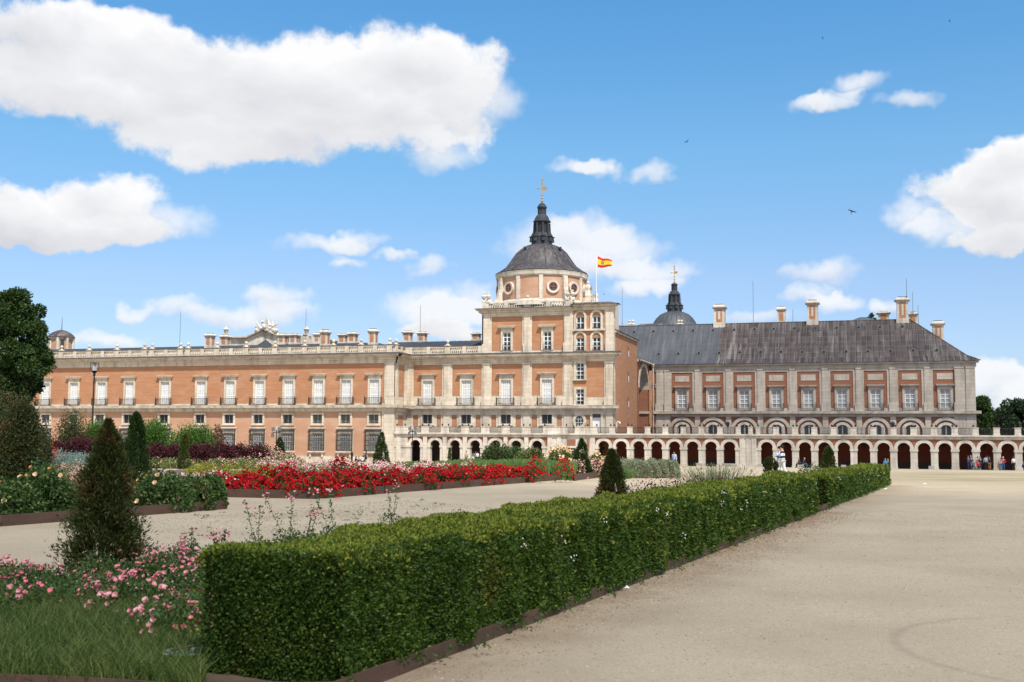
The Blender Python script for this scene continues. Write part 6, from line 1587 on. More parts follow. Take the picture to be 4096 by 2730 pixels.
for px in (901.6, 1223.7):
    x = XY(px, YB - .3, 1360); zz = ZY(px, 1346, YB); b.box(x - .8, x + .8, YB - .9, YB + .6, GL, zz).box(x - .5, x + .5, YB - .6, YB + .3, zz, zz + .45)
    b.lathe(x, YB - .15, [(.22, zz + .45), (.42, zz + .9), (.5, zz + 1.25), (.66, zz + 1.3), (.3, zz + 1.6), (.12, zz + 1.8), (.05, zz + 2.05)], 10)
wpart('stone_urn', b, STONEW, back)
# carved trophy of arms
b = MB(); S_ = lambda X, Y_: (1000 + X * .1105, 1260 + Y_ * .1105)
def seg(x0, y0, x1, y1, r0, r1, dy=0):
    a = S_(x0, y0); c = S_(x1, y1); b.tube((XY(a[0], YB - .4, a[1]), YB - .2 + dy, ZY(*a, YB - .4)), (XY(c[0], YB - .4, c[1]), YB - .5 - dy, ZY(*c, YB - .4)), r0, r1, 7)
for a in ((575, 70, 650, 580, .06, .42), (600, 120, 700, 400, .1, .4), (195, 260, 430, 520, .1, .32), (300, 420, 420, 560, .1, .35), (1000, 325, 640, 540, .06, .3), (950, 330, 820, 420, .12, .28), (430, 195, 450, 400, .12, .28),
          (810, 220, 830, 420, .06, .25), (560, 230, 600, 420, .05, .1), (740, 470, 980, 620, .32, .4), (730, 600, 930, 680, .15, .22), (960, 430, 820, 520, .06, .14), (170, 410, 260, 520, .05, .2), (560, 540, 700, 440, .2, .25), (1060, 640, 980, 600, .04, .2)): seg(*a, dy=random.uniform(-.2, .2))
for X_, Y_, r in ((520, 430, .45), (230, 560, .38), (470, 480, .35), (220, 440, .2), (430, 260, .22), (970, 570, .42), (650, 560, .3), (470, 240, .2)):
    a = S_(X_, Y_); b.ball(XY(a[0], YB - .5, a[1]), YB - .5, ZY(*a, YB - .5), r, 9, 6)
x = XY(1063, YB - .4, 1300); pc = (x, YB - .4, ZY(1063, 1322, YB - .4)); b.v = [(p[0] - pc[0], p[1] - pc[1], p[2] - pc[2]) for p in b.v]
tag(ob('trophy_sculpture', b, STONEW, None, pc), 'white carved group of spears, shields and banners on the distant gable', 'sculpture')
# glass pyramid skylight
b = MB(); Y = YA + 12; x0, x1 = XY(1033, Y, 1380), XY(1091, Y, 1380); xm = (x0 + x1) / 2; z0, z1 = ZY(1060, 1384, Y), ZY(1060, 1361, Y); h = (x1 - x0) / 2
b.lathe(xm, Y, [(h, z0 - 1), (h, z0), (.05, z1)], 8); o = wpart('skylight', b, LEADK, palace)
b = MB()
for k in range(8): a = k * math.pi / 4; b.tube((xm + h * math.cos(a), Y + h * math.sin(a), z0), (xm, Y, z1), .06, .06, 4)
wpart('glazing_bar', b, STEEL if False else LEAD, o)
# small octagonal turret at the far end
Y = YA + 16; xt = XY(244, Y, 1390); s = depth(xt, Y) / F; r = 46 * s
tur = empty('roof_turret', (xt, Y, GL), 'small octagonal brick turret with a ribbed cap at the far left of the roof', 'turret')
zz = lambda y: ZY(244, y, Y)
wpart('wall', MB().lathe(xt, Y, [(r, zz(1440)), (r, zz(1354))], 8, R(22.5)), PLASTER, tur)
b = MB().lathe(xt, Y, [(r * 1.04, zz(1360)), (r * 1.06, zz(1353)), (r * 1.12, zz(1351))], 8, R(22.5))
for k in range(8): a = R(22.5 + 45 * k); b.tube((xt + r * math.cos(a), Y + r * math.sin(a), zz(1440)), (xt + r * math.cos(a), Y + r * math.sin(a), zz(1354)), .28, .28, 6)
wpart('stone_trim', b, STONE, tur)
for k in range(8):
    if k % 2: continue
    a = R(45 * k - 45 ); c_, s_ = math.cos(a), math.sin(a); rr3 = r * .925; w = r * .16
    q = []
    for t, z in ((-w, zz(1400)), (w, zz(1400)), (w, zz(1363)), (-w, zz(1363))): q.append((xt + (rr3 + .05) * c_ - t * s_, Y + (rr3 + .05) * s_ + t * c_, z))
    wpart('window', MB().add(q, [(0, 1, 2, 3)]), GLASS, tur)
wpart('roof', MB().lathe(xt, Y, [(r * 1.18, zz(1351)), (r * 1.02, zz(1342)), (r * .75, zz(1332)), (r * .38, zz(1324)), (.08, zz(1320))], 16), LEADB, tur)
wpart('finial', MB().tube((xt, Y, zz(1322)), (xt, Y, zz(1270)), .07, .03, 5), IRON, tur)
# second domed tower, far behind on the right
d2 = 214.; dr_ = ray(2698.5, 1300); YD2 = d2 * dr_[1]; XD2 = XY(2698.5, YD2, 1300)
dom = empty('rear_domed_tower', (XD2, YD2, GL), 'second smaller looking domed tower rising behind the grey lead roof', 'tower')
s2 = depth(XD2, YD2) / F
k2 = .574
def z2(y4): return ZY(2698.5, 1000 + .574 * (y4 * .53 + 24), YD2)
# map rows of the first dome onto the second: lantern foot 768 -> 435, lantern cornice 525 -> 315, top ball 316 -> 196
_a = [(1074, 560), (768, 437), (735, 415), (685, 390), (540, 320), (520, 311), (455, 285), (395, 248), (380, 243), (335, 230), (286, 207), (258, 184), (190, 160), (48, 88)][::-1]
def z2(y4): return ZY(2698.5, 1000 + .574 * float(np.interp(y4, [p[0] for p in _a], [p[1] for p in _a])), YD2)
def r2_(p): return p * .3954 * s2 * .69
wpart('dome', MB().lathe(XD2, YD2, [(155 * .574 * s2 * 1.25, ZY(2698, 1340, YD2)), (155 * .574 * s2 * 1.08, ZY(2698, 1310, YD2)), (150 * .574 * s2, ZY(2698, 1295, YD2)), (126 * .574 * s2, ZY(2698, 1275, YD2)), (98 * .574 * s2, ZY(2698, 1260, YD2)), (60 * .574 * s2, ZY(2698, 1250, YD2))], 48), LEAD, dom, smooth=True)
_sv = build_dome
b0 = len(dom.children)
dd = build_dome(dom, XD2, YD2, z2, r2_, 0, '')
for ch in list(dd.children): bpy.data.objects.remove(ch)
bpy.data.objects.remove(dd)
for k in range(24):
    b = MB(); a = 2 * math.pi * k / 24; pr = [(150 * .574 * s2, 1295), (126 * .574 * s2, 1275), (98 * .574 * s2, 1260), (62 * .574 * s2, 1251)]
    for (ra, ya), (rb, yb) in zip(pr, pr[1:]): b.tube((XD2 + ra * math.cos(a), YD2 + ra * math.sin(a), ZY(2698, ya, YD2)), (XD2 + rb * math.cos(a), YD2 + rb * math.sin(a), ZY(2698, yb, YD2)), .06, .06, 4)
    wpart('rib', b, LEADK, dom)
wpart('wall', MB().box(XD2 - 9, XD2 + 9, YD2 - 6, YD2 + 6, GL, ZY(2698, 1330, YD2)), BRICK, dom)
# low parapet with ball finials behind the tower roof
Y = YR + 14; x0, x1 = XY(2440, Y, 1300), XY(2700, Y, 1300)
rb = empty('rear_range', ((x0 + x1) / 2, Y, GL), 'low rear roof line with white parapet just right of the tower', 'building')
wpart('wall', MB().box(x0, x1, Y, Y + 8, GL, ZY(2520, 1303, Y)), BRICK, rb)
wpart('parapet', MB().box(x0, XY(2545, Y, 1300), Y - .2, Y + .5, ZY(2520, 1303, Y) + .003, ZY(2520, 1299.5, Y)), STONEW, rb)
wpart('roof', MB().box(XY(2545, Y), x1, Y - .3, Y + 8, ZY(2600, 1303, Y) + .002, ZY(2600, 1294, Y), .9), LEADB, rb)
for px in (2516, 2531):
    q = ballfinial(0); o = ob('ball_finial', q, STONEW, rb, (XY(px, Y, 1290), Y + .1, ZY(px, 1300, Y)))
for px in (2714, 2726):
    q = ballfinial(0); o = ob('ball_finial', q, STONEW, rb, (XY(px, Y, 1290), Y + .1, ZY(px, 1300, Y)))
Y = YR + 22; x0, x1 = XY(3394, Y, 1283), XY(3514, Y, 1283)
rp = empty('rear_roof_pavilion', ((x0 + x1) / 2, Y, GL), 'grey hipped lead roof showing above the ridge at right', 'building')
z0_, z1_ = ZY(3450, 1285, Y), ZY(3450, 1258, Y); w = x1 - x0
wpart('roof', MB().add([(x0, Y, z0_), (x1, Y, z0_), (x1, Y + 10, z0_), (x0, Y + 10, z0_), (x0 + w * .38, Y + 5, z1_), (x0 + w * .62, Y + 5, z1_)], [(0, 1, 5, 4), (1, 2, 5), (2, 3, 4, 5), (3, 0, 4)]), LEAD, rp)
wpart('wall', MB().box(x0 + .3, x1 - .3, Y + .3, Y + 9.7, GL, z0_), BRICK, rp)

# ------------------------------------------------------------ masts
MG = 'lightning masts on the roofs'
MK = mat('grey_mast', (.14, .15, .16), (.2, .2, .2), rough=.5)
for px, y0, y1, Y, lb in ((718.4, 1388, 1245, YA + 6, 'thin mast on the left wing roof left of the chimneys'), (1222, 1368, 1236, YA + 7, 'thin mast in front of the distant urn on the left wing roof'), (1680, 1372, 1222, YT + 6, 'thin mast between two chimneys near the tower'),
        (2489, 1297, 1146, YR + 8, 'thin mast just right of the tower roof'), (3013.7, 1296, 1124, YR, 'tall thin mast on the lead roof ridge between two chimneys'), (3172, 1292, 1240, YR, 'short thin mast right of the slim chimney'),
        (3627, 1190, 1114, YR - .5, 'mast rising from the tallest chimney'), (3652, 1252, 1168, YR + 6, 'mast just right of the tallest chimney'), (3674, 1302, 1221, YR, 'rightmost and lowest mast on the hip of the roof')):
    pole(px, y0, px + (1 if px < 2000 else 0), y1, Y, .045, lb, 'roof_mast', 'mast', MK, MG, fin=False)

# ------------------------------------------------------------ lamps
def tag3(o, lab, cat, grp=None): return tag(o, lab, cat, grp)
Y = 82; x = at(361, Y); g = gz(x, Y); zt_ = ZY(368, 1452, Y); zb_ = ZY(368, 1484, Y)
lp = empty('street_lamp', (x, Y, g), 'tall dark lamp post with a glass box lantern before the left wing', 'street lamp')
wpart('pole', MB().tube((x, Y, g), (x, Y, g + 1.2), .11, .09, 10).tube((x, Y, g + 1.2), (x, Y, zb_ - .25), .078, .065, 10).lathe(x, Y, [(.09, zb_ - .45), (.11, zb_ - .42), (.11, zb_ - .3), (.06, zb_ - .28)], 10), IRON, lp, smooth=False)
wpart('lantern', MB().lathe(x, Y, [(.1, zb_ - .25), (.24, zb_ - .05), (.26, zb_)], 10).box(x - .27, x + .27, Y - .27, Y + .27, zt_ - .04, zt_).box(x - .25, x - .22, Y - .25, Y - .22, zb_, zt_ - .04).box(x + .22, x + .25, Y - .25, Y - .22, zb_, zt_ - .04).box(x - .25, x - .22, Y + .22, Y + .25, zb_, zt_ - .04).box(x + .22, x + .25, Y + .22, Y + .25, zb_, zt_ - .04), IRON, lp)
wpart('lamp_glass', MB().lathe(x, Y, [(.17, zb_), (.17, zt_ - .05)], 12), mat('frosted_glass', (.5, .52, .54), rough=.3, spec=.5), lp)
FLG = mat('floodlight_grey', (.10, .115, .12), (.15, .16, .165), rough=.5)
def floodlamp(px, ytop, Y, lab):
    x = XY(px, Y, 1740); g = gz(x, Y); zt_ = ZY(px, ytop, Y); o = empty('floodlight_post', (x, Y, g), lab, 'street lamp', 'posts with paired floodlights')
    wpart('pole', MB().tube((x, Y, g), (x, Y, zt_ - .45), .075, .055, 8).tube((x - .5, Y, zt_ - .72), (x + .5, Y, zt_ - .72), .035, .035, 6).tube((x - .5, Y, zt_ - .72), (x - .5, Y - .05, zt_ - .3), .025, .025, 5).tube((x + .5, Y, zt_ - .72), (x + .5, Y - .05, zt_ - .3), .025, .025, 5), IRON, o)
    for s in (-1, 1):
        for zc, hh in ((zt_ - .32, .2), (zt_ - 1.02, .26)):
            xx = x + s * (.42 if zc > zt_ - .6 else .46); wpart('floodlight', MB().box(xx - .17, xx + .17, Y - .22, Y + .04, zc - hh, zc + hh, .04), FLG, o)
    wpart('lamp_glass', MB().lathe(x, Y, [(.1, zt_ - .45), (.12, zt_ - .1), (.13, zt_ - .02), (.05, zt_)], 8), mat('frosted_glass', (.5, .52, .54)), o)
floodlamp(1650, 1706, YA - 7, 'post with four floodlights before the first left arch')
floodlamp(1106, 1706, 118, 'post with floodlights behind the small dark thuja')
floodlamp(627, 1700, 112, 'post with floodlights showing over the green dome shrubs at left')
for px, lb in ((2911, 'black lantern standing on the terrace wall above the fourth wing window'), (3570.5, 'black lantern standing on the terrace wall near the right end')):
    Y = YA + 1.2; x = XY(px, Y, 1700); z0 = zlt; z1 = ZY(px, 1686, Y); o = empty('terrace_lantern', (x, Y, z0), lb, 'lantern', 'black lanterns on the terrace')
    wpart('pole', MB().tube((x, Y, z0), (x, Y, z1 - .75), .05, .035, 8), IRON, o)
    wpart('lantern', MB().lathe(x, Y, [(.06, z1 - .78), (.18, z1 - .7), (.24, z1 - .3), (.3, z1 - .26), (.18, z1 - .1), (.05, z1)], 6), IRON, o)
for px, py, Y, lb in ((2467, 1687, YA + .3, 'white security camera on a curved arm above the terrace wall'), (1718, 1706, YA + .3, 'white security camera on a curved arm near the first arches')):
    x = XY(px, Y, py); z0, z1 = zlt + .3, ZY(px, py, Y); b = MB().tube((x, Y, z0), (x, Y, z1 - .2), .05, .05, 6).tube((x, Y, z1 - .2), (x + .12, Y, z1), .05, .05, 6).tube((x + .12, Y, z1), (x + .38, Y, z1 - .02), .05, .05, 6).ball(x + .42, Y, z1 - .18, .14, 8, 6)
    b.v = [(p[0] - x, p[1] - Y, p[2] - z0) for p in b.v]; tag(ob('security_camera', b, WHITE, None, (x, Y, z0)), lb, 'security camera', 'cameras on the terrace wall')

# ------------------------------------------------------------ stone blocks along the arcade
for px0, px1, yt, yb, lb in ((2786, 2819, 1855.5, 1867, 'small pale stone block seat before the second pier left of the solid bay'), (2888, 2948, 1857, 1868.5, 'long low stone bench before the solid bay of the arcade'), (3029, 3051, 1859, 1871, 'stone block seat at the right side of the solid bay'),
        (3194, 3218, 1861, 1878, 'stone block with two seated old men'), (3363, 3386, 1863, 1880, 'empty stone block just right of the yellow green thuja'), (3713, 3737, 1868, 1886, 'empty stone block before an arch beyond the hedge end'), (3896, 3912, 1870, 1888, 'stone block where two of the group are sitting')):
    Y = YA - 1.75; x0, x1 = XY(px0, Y, 1870), XY(px1, Y, 1870); g = gz(0, Y) - .0; xm = (x0 + x1) / 2; w = (x1 - x0) / 2
    z1 = max(g + .42, ZY(px0, yt, Y)); b = MB().box(-w, w, -.32, .32, 0, .07, .02).box(-w + .03, w - .03, -.29, .29, .07, z1 - g, .015)
    tag(ob('stone_block', b, BLOCK, None, (xm, Y, g)), lb, 'stone bench', 'stone blocks along the arcade')
BLK_Z = {}

# ------------------------------------------------------------ people
def skinned(name, V, E, Rr, m, parent, sub=2):
    me = bpy.data.meshes.new(name); me.from_pydata(V, E, []); me.materials.append(m)
    o = bpy.data.objects.new(name, me); COL.objects.link(o); o.parent = parent
    md = o.modifiers.new('skin', 'SKIN'); md.use_smooth_shade = True
    for i, r in enumerate(Rr):
        d = me.skin_vertices[0].data[i]; d.radius = (r, r) if not isinstance(r, tuple) else r; d.use_root = (i == 0)
    ss = o.modifiers.new('smooth', 'SUBSURF'); ss.levels = 1; ss.render_levels = sub
    return o
SK = mat('skin', (.48, .27, .19), (.42, .23, .155), (6, 6, 6), .6)
def person(px, Y, H, pose, face, lab, top, bot, hair, x=None, z=None, long_hair=False, skirt=False, arms=None, grp=None, bag=None, lean=0., bare=False, stripes=False, hand_det=False, cap=None):
    x = XY(px, Y, 1850) if x is None else x; z = gz(x, Y) if z is None else z
    root = empty('person', (x, Y, z), lab, 'person', grp, R(face)); k = H / 1.75
    J = dict(pel=(0, 0, .95), wai=(0, 0, 1.08), che=(0, -.01, 1.30), nec=(0, 0, 1.47), jaw=(0, -.02, 1.55), hea=(0, -.015, 1.65))
    for s, n in ((-1, 'l'), (1, 'r')):
        J['sh' + n] = (s * .165, 0, 1.41); J['el' + n] = (s * .215, .03, 1.14); J['wr' + n] = (s * .22, -.05, .90); J['hd' + n] = (s * .215, -.08, .82)
        J['hi' + n] = (s * .085, 0, .90); J['kn' + n] = (s * .095, -.02, .49); J['an' + n] = (s * .10, .02, .09); J['to' + n] = (s * .115, -.15, .035)
    if pose == 'walk':
        J['knl'] = (-.09, -.20, .52); J['anl'] = (-.09, -.28, .10); J['tol'] = (-.09, -.44, .06)
        J['knr'] = (.09, .06, .49); J['anr'] = (.09, .30, .14); J['tor'] = (.09, .18, .03)
        J['ell'] = (-.21, .12, 1.15); J['wrl'] = (-.2, .05, .92); J['hdl'] = (-.2, .02, .84)
    if pose == 'sit':
        for n, s in (('l', -1), ('r', 1)):
            J['hi' + n] = (s * .09, -.02, .50); J['kn' + n] = (s * .12, -.44, .52); J['an' + n] = (s * .13, -.46, .09); J['to' + n] = (s * .14, -.62, .035)
        dz = -.43
        for q in ('pel', 'wai', 'che', 'nec', 'jaw', 'hea', 'shl', 'shr', 'ell', 'elr', 'wrl', 'wrr', 'hdl', 'hdr'):
            a = J[q]; t = (a[2] - .95); J[q] = (a[0], a[1] - .12 * max(0, t) - lean * max(0, t), a[2] + dz)
        for n, s in (('l', -1), ('r', 1)): J['el' + n] = (s * .23, -.12, .72); J['wr' + n] = (s * .15, -.33, .60); J['hd' + n] = (s * .12, -.41, .58)
    if pose == 'ground':
        for n, s in (('l', -1), ('r', 1)):
            J['hi' + n] = (s * .09, -.02, .12); J['kn' + n] = (s * .17, -.38, .36); J['an' + n] = (s * .10, -.62, .08); J['to' + n] = (s * .10, -.78, .04)
        dz = -.83
        for q in ('pel', 'wai', 'che', 'nec', 'jaw', 'hea', 'shl', 'shr'):
            a = J[q]; t = (a[2] - .95); J[q] = (a[0], a[1] - .25 * max(0, t), a[2] + dz)
        for n, s in (('l', -1), ('r', 1)): J['el' + n] = (s * .24, -.2, .36); J['wr' + n] = (s * .17, -.38, .40); J['hd' + n] = (s * .15, -.46, .40)
    if arms == 'phone': J['elr'] = (.2, -.14, 1.12); J['wrr'] = (.1, -.36, 1.19); J['hdr'] = (.08, -.46, 1.21)
    if arms == 'ear': J['elr'] = (.24, -.2, 1.22); J['wrr'] = (.15, -.16, 1.46); J['hdr'] = (.12, -.1, 1.55)
    if arms == 'fold':
        J['ell'] = (-.22, -.05, 1.15); J['elr'] = (.22, -.05, 1.15); J['wrl'] = (0.03, -.2, 1.18); J['wrr'] = (-.03, -.22, 1.22); J['hdl'] = (.1, -.2, 1.19); J['hdr'] = (-.11, -.2, 1.22)
    if arms == 'hips':
        for n, s in (('l', -1), ('r', 1)): J['el' + n] = (s * .34, .06, 1.15); J['wr' + n] = (s * .2, -.05, 1.03); J['hd' + n] = (s * .15, -.08, 1.0)
    if lean and pose != 'sit':
        for q in list(J):
            a = J[q]
            if a[2] > 1.0 or q[:2] in ('el', 'wr', 'hd'): J[q] = (a[0], a[1] - lean * max(0, a[2] - .9), a[2])
    P = {q: (a[0] * k, a[1] * k, a[2] * k) for q, a in J.items()}
    names = list(P); V = [P[q] for q in names]; ix = {q: i for i, q in enumerate(names)}
    E = [('pel', 'wai'), ('wai', 'che'), ('che', 'nec'), ('nec', 'jaw'), ('jaw', 'hea')]
    for n in 'lr': E += [('che', 'sh' + n), ('sh' + n, 'el' + n), ('el' + n, 'wr' + n), ('wr' + n, 'hd' + n), ('pel', 'hi' + n), ('hi' + n, 'kn' + n), ('kn' + n, 'an' + n), ('an' + n, 'to' + n)]
    Rd = dict(pel=.12, wai=.105, che=.125, nec=.05, jaw=.062, hea=.088)
    for n in 'lr': Rd.update({'sh' + n: .055, 'el' + n: .038, 'wr' + n: .026, 'hd' + n: .032, 'hi' + n: .085, 'kn' + n: .055, 'an' + n: .036, 'to' + n: .032})
    ee = [(ix[a], ix[c]) for a, c in E]; rr4 = [Rd[q] * k for q in names]
    # nose, fingers and thumbs grow from the body itself
    h = P['jaw']; V.append((h[0], h[1] - .10 * k, h[2] + .035 * k)); rr4.append(.014 * k); ee.append((ix['jaw'], len(V) - 1))
    if hand_det:
        for n, s in (('l', -1), ('r', 1)):
            a = Vector(P['hd' + n]); d = (a - Vector(P['wr' + n])).normalized(); sd = d.cross(Vector((0, 0, 1) if abs(d.z) < .7 else (0, 1, 0))).normalized()
            for j, ln in enumerate((.06, .075, .08, .07)):
                f0 = a + sd * (.03 - .02 * j) * k + d * .03 * k; f1 = f0 + d * ln * k + Vector((0, 0, -.012)); V.append(tuple(f0)); V.append(tuple(f1)); rr4 += [.011 * k, .008 * k]; ee += [(ix['hd' + n], len(V) - 2), (len(V) - 2, len(V) - 1)]
            t0 = a + sd * .045 * k; V.append(tuple(t0 + d * .03)); rr4.append(.011 * k); ee.append((ix['hd' + n], len(V) - 1))
    body = skinned('body', V, ee, rr4, SK, root)
    def part(nm, qs, es, rd, m_): 
        i2 = {q: i for i, q in enumerate(qs)}; return skinned(nm, [P[q] if isinstance(q, str) else q for q in qs], [(i2[a], i2[c]) for a, c in es], [r * k for r in rd], m_, root, 1)
    # clothes follow the body, a little larger
    tq = ['wai', 'pel', 'che', 'nec', 'shl', 'shr', 'ell', 'elr'] + ([] if bare else ['wrl', 'wrr'])
    te = [('pel', 'wai'), ('wai', 'che'), ('che', 'nec'), ('che', 'shl'), ('che', 'shr'), ('shl', 'ell'), ('shr', 'elr')] + ([] if bare else [('ell', 'wrl'), ('elr', 'wrr')])
    part('shirt', tq, te, [.128, .135, .145, .06, .075, .075, .055, .055] + ([] if bare else [.042, .042]), top)
    if skirt:
        a = P['pel']; b = MB().lathe(0, a[1], [(.13 * k, a[2] + .08 * k), (.17 * k, a[2] - .1 * k), (.22 * k, a[2] - .5 * k)], 12); ob('skirt', b, bot, root, WL[root.name], smooth=True)
    else:
        part('trousers', ['pel', 'hil', 'hir', 'knl', 'knr', 'anl', 'anr'], [('pel', 'hil'), ('pel', 'hir'), ('hil', 'knl'), ('hir', 'knr'), ('knl', 'anl'), ('knr', 'anr')], [.125, .1, .1, .075, .075, .062, .062], bot)
    b = MB(); hh = P['hea']; b.ball(hh[0], hh[1] + .022 * k, hh[2] + .018 * k, .098 * k, 10, 7)
    if long_hair: b.lathe(hh[0], hh[1] + .05 * k, [(.05 * k, hh[2] - .36 * k), (.095 * k, hh[2] - .25 * k), (.1 * k, hh[2] + .02 * k)], 9)
    hr = ob('hair', b, cap or hair, root, WL[root.name], smooth=True)
    b = MB()
    for n in 'lr':
        a, t = Vector(P['an' + n]), Vector(P['to' + n]); b.tube(tuple(a + (a - t).normalized() * .05 + Vector((0, 0, -.035 * k))), tuple(t), .052 * k, .04 * k, 8)
    ob('shoe', b, mat('dark_shoe', (.03, .028, .026)) if not stripes else WHITE, root, WL[root.name], smooth=True)
    if bag: 
        a = P['hdl']; ob('bag', MB().box(a[0] - .12, a[0] + .12, a[1] - .16, a[1] + .16, a[2] - .42, a[2] - .12, .02).tube((a[0] - .03, a[1], a[2] - .13), (a[0], a[1], a[2]), .012, .012, 4), bag, root, WL[root.name])
    return root
def CL(n, c): return mat('cloth_' + n, c, tuple(v * .75 for v in c), (9, 9, 9), .85, .1)
# striped rugby sweater
ms = bpy.data.materials.new('striped_knit'); ms.use_nodes = True; t_ = ms.node_tree; g_ = t_.nodes.new('ShaderNodeTexCoord'); sp_ = t_.nodes.new('ShaderNodeSeparateXYZ'); t_.links.new(g_.outputs['Object'], sp_.inputs[0])
m1 = t_.nodes.new('ShaderNodeMath'); m1.operation = 'MULTIPLY_ADD'; t_.links.new(sp_.outputs[2], m1.inputs[0]); m1.inputs[1].default_value = 1 / .245; m1.inputs[2].default_value = -.05
m2_ = t_.nodes.new('ShaderNodeMath'); m2_.operation = 'FRACT'; t_.links.new(m1.outputs[0], m2_.inputs[0]); m3 = t_.nodes.new('ShaderNodeMath'); m3.operation = 'GREATER_THAN'; m3.inputs[1].default_value = .5; t_.links.new(m2_.outputs[0], m3.inputs[0])
mxx = t_.nodes.new('ShaderNodeMix'); mxx.data_type = 'RGBA'; t_.links.new(m3.outputs[0], mxx.inputs['Factor']); mxx.inputs['A'].default_value = (.82, .82, .8, 1); mxx.inputs['B'].default_value = (.02, .03, .07, 1); t_.links.new(mxx.outputs['Result'], t_.nodes['Principled BSDF'].inputs['Base Color']); t_.nodes['Principled BSDF'].inputs['Roughness'].default_value = .85
dk = CL('black', (.02, .02, .025)); nv = CL('navy', (.03, .045, .09)); jn = CL('denim', (.06, .12, .25)); wh = CL('white', (.75, .75, .73)); lb_ = CL('pale_blue', (.38, .55, .68)); gy = CL('grey', (.2, .2, .2)); kh = CL('tan', (.35, .17, .07)); bg_ = CL('beige', (.45, .38, .3)); rd = CL('red', (.6, .03, .035)); bl = CL('blue', (.04, .12, .40)); az_ = CL('azure', (.03, .3, .55)); gn = CL('dark_green', (.04, .06, .055)); br = CL('brown', (.10, .06, .05))
hb = CL('black_hair', (.012, .01, .01)); hw = CL('grey_hair', (.4, .38, .36)); hn = CL('brown_hair', (.09, .05, .03)); hd_ = CL('blond_hair', (.45, .32, .18))
person(0, 60, 1.78, 'walk', -72, 'man in navy and white striped sweater and white trousers walking past the low thuja', ms, wh, hb, x=-3.98, arms='phone', stripes=True, hand_det=True, lean=.04)
person(0, 60.9, 1.74, 'walk', -70, 'person in pale blue shirt on the phone, half hidden behind the striped sweater man', lb_, wh, hb, x=-4.22, arms='ear', stripes=True, hand_det=True)
person(2697, 101, 1.66, 'walk', -4, 'woman in light blue jacket and sunglasses standing before the arches', lb_, jn, hb, long_hair=True, hand_det=True)
YP = YA - 1.8
gs = 'people sitting on stone blocks'
person(3199, YP - .1, 1.7, 'sit', -60, 'grey haired man in patterned jacket seated on the stone block', br, dk, hw, grp=gs, lean=.1)
person(3213, YP + .1, 1.72, 'sit', 110, 'man in dark green vest with a blue crutch seated back to back', gn, jn, hw, grp=gs, lean=.15)
x_ = XY(3216, YP, 1870); b = MB().tube((-.35, 0, .75), (.75, -.2, .03), .022, .022, 6); tag(ob('crutch', b, CL('blue', (.04, .12, .40)), None, (x_, YP - .35, gz(0, YP))), 'blue crutch leaning out beside the seated man in dark vest', 'crutch')
person(3541, YP, 1.7, 'sit', 5, 'grey haired person in bright blue jacket seated at the pier foot', az_, dk, hw, grp=gs)
person(3551, YP + .15, 1.66, 'sit', 20, 'blond person in navy seated beside the bright blue jacket', nv, dk, hd_, grp=gs, long_hair=True)
gg = 'people in the group at the right of the arcade'
person(3873, YP - .2, 1.76, 'stand', 70, 'man in blue sweater with folded arms at the left of the group', bl, nv, hn, grp=gg, arms='fold')
person(3884, YP + .3, 1.78, 'stand', 40, 'white haired man in navy standing behind the seated woman', nv, nv, hw, grp=gg)
person(3893, YP - .6, 1.66, 'sit', -25, 'person in grey patterned top seated with legs apart in the group', gy, nv, hn, grp=gg)
person(3912, YP - .6, 1.6, 'sit', 5, 'woman in red cardigan over a patterned top seated in the group', rd, nv, hn, grp=gg, long_hair=True)
person(3911, YP + .3, 1.66, 'stand', 180, 'dark haired person in beige standing behind the red cardigan', bg_, gy, hb, grp=gg)
person(3922, YP + .1, 1.68, 'stand', 10, 'brown haired woman in dark jacket and scarf with white trouser leg', nv, nv, hn, grp=gg, long_hair=True)
person(3943, YP - .2, 1.76, 'stand', 175, 'man in pale blue checked shirt seen from behind', CL('check', (.36, .42, .55)), dk, hb, grp=gg)
person(3950, YP + .5, 1.76, 'stand', 150, 'person in navy half hidden behind the checked shirt man', nv, dk, hn, grp=gg)
person(3958, YP - .1, 1.62, 'stand', 165, 'curly haired woman in black top and tan trousers seen from behind', dk, kh, CL('auburn_hair', (.2, .1, .04)), grp=gg)
person(4013, YP - .3, 1.66, 'stand', 0, 'woman in red jacket, white cap and wide blue trousers', rd, CL('bright_denim', (.03, .11, .30)), hw, cap=wh, arms='hips')
person(4004, YP + 1.6, 1.55, 'stand', 0, 'small pale figure in white standing behind the red jacket woman', wh, gy, hn)
person(4055, YP + .2, 1.68, 'stand', 190, 'person in white top and black trousers carrying a beige bag', wh, dk, hn, bag=bg_, lean=.12)
person(4090, YP - .9, 1.6, 'sit', 80, 'stooping person in blue top at the right frame edge', bl, nv, hn, lean=.2, z=gz(0, YP) + .05)
gl2 = 'people resting by the left wing'
YL_ = YA - 2.2
person(1407, YL_, 1.66, 'stand', 160, 'long haired woman in black standing left of the resting group', dk, dk, hn, grp=gl2, long_hair=True)
person(1420, YL_ + .3, 1.66, 'ground', 110, 'person in black sitting on the ground with hair down', dk, dk, hn, grp=gl2, long_hair=True)
person(1431, YL_, 1.7, 'ground', 80, 'person in grey shirt and jeans sitting on the ground', bg_, jn, hn, grp=gl2)
person(1450, YL_, 1.72, 'ground', 180, 'person in white shirt sitting on the ground with back turned', wh, nv, hb, grp=gl2, lean=.05)
person(1463, YL_, 1.64, 'stand', -50, 'dark haired woman in short black dress standing right of the resting group', dk, dk, hb, grp=gl2, long_hair=True, skirt=True, arms='phone', bare=True)
person(1865, YA - 4, 1.72, 'stand', 185, 'man in beige sweater standing before a left pier', bg_, CL('taupe', (.2, .17, .15)), hb)
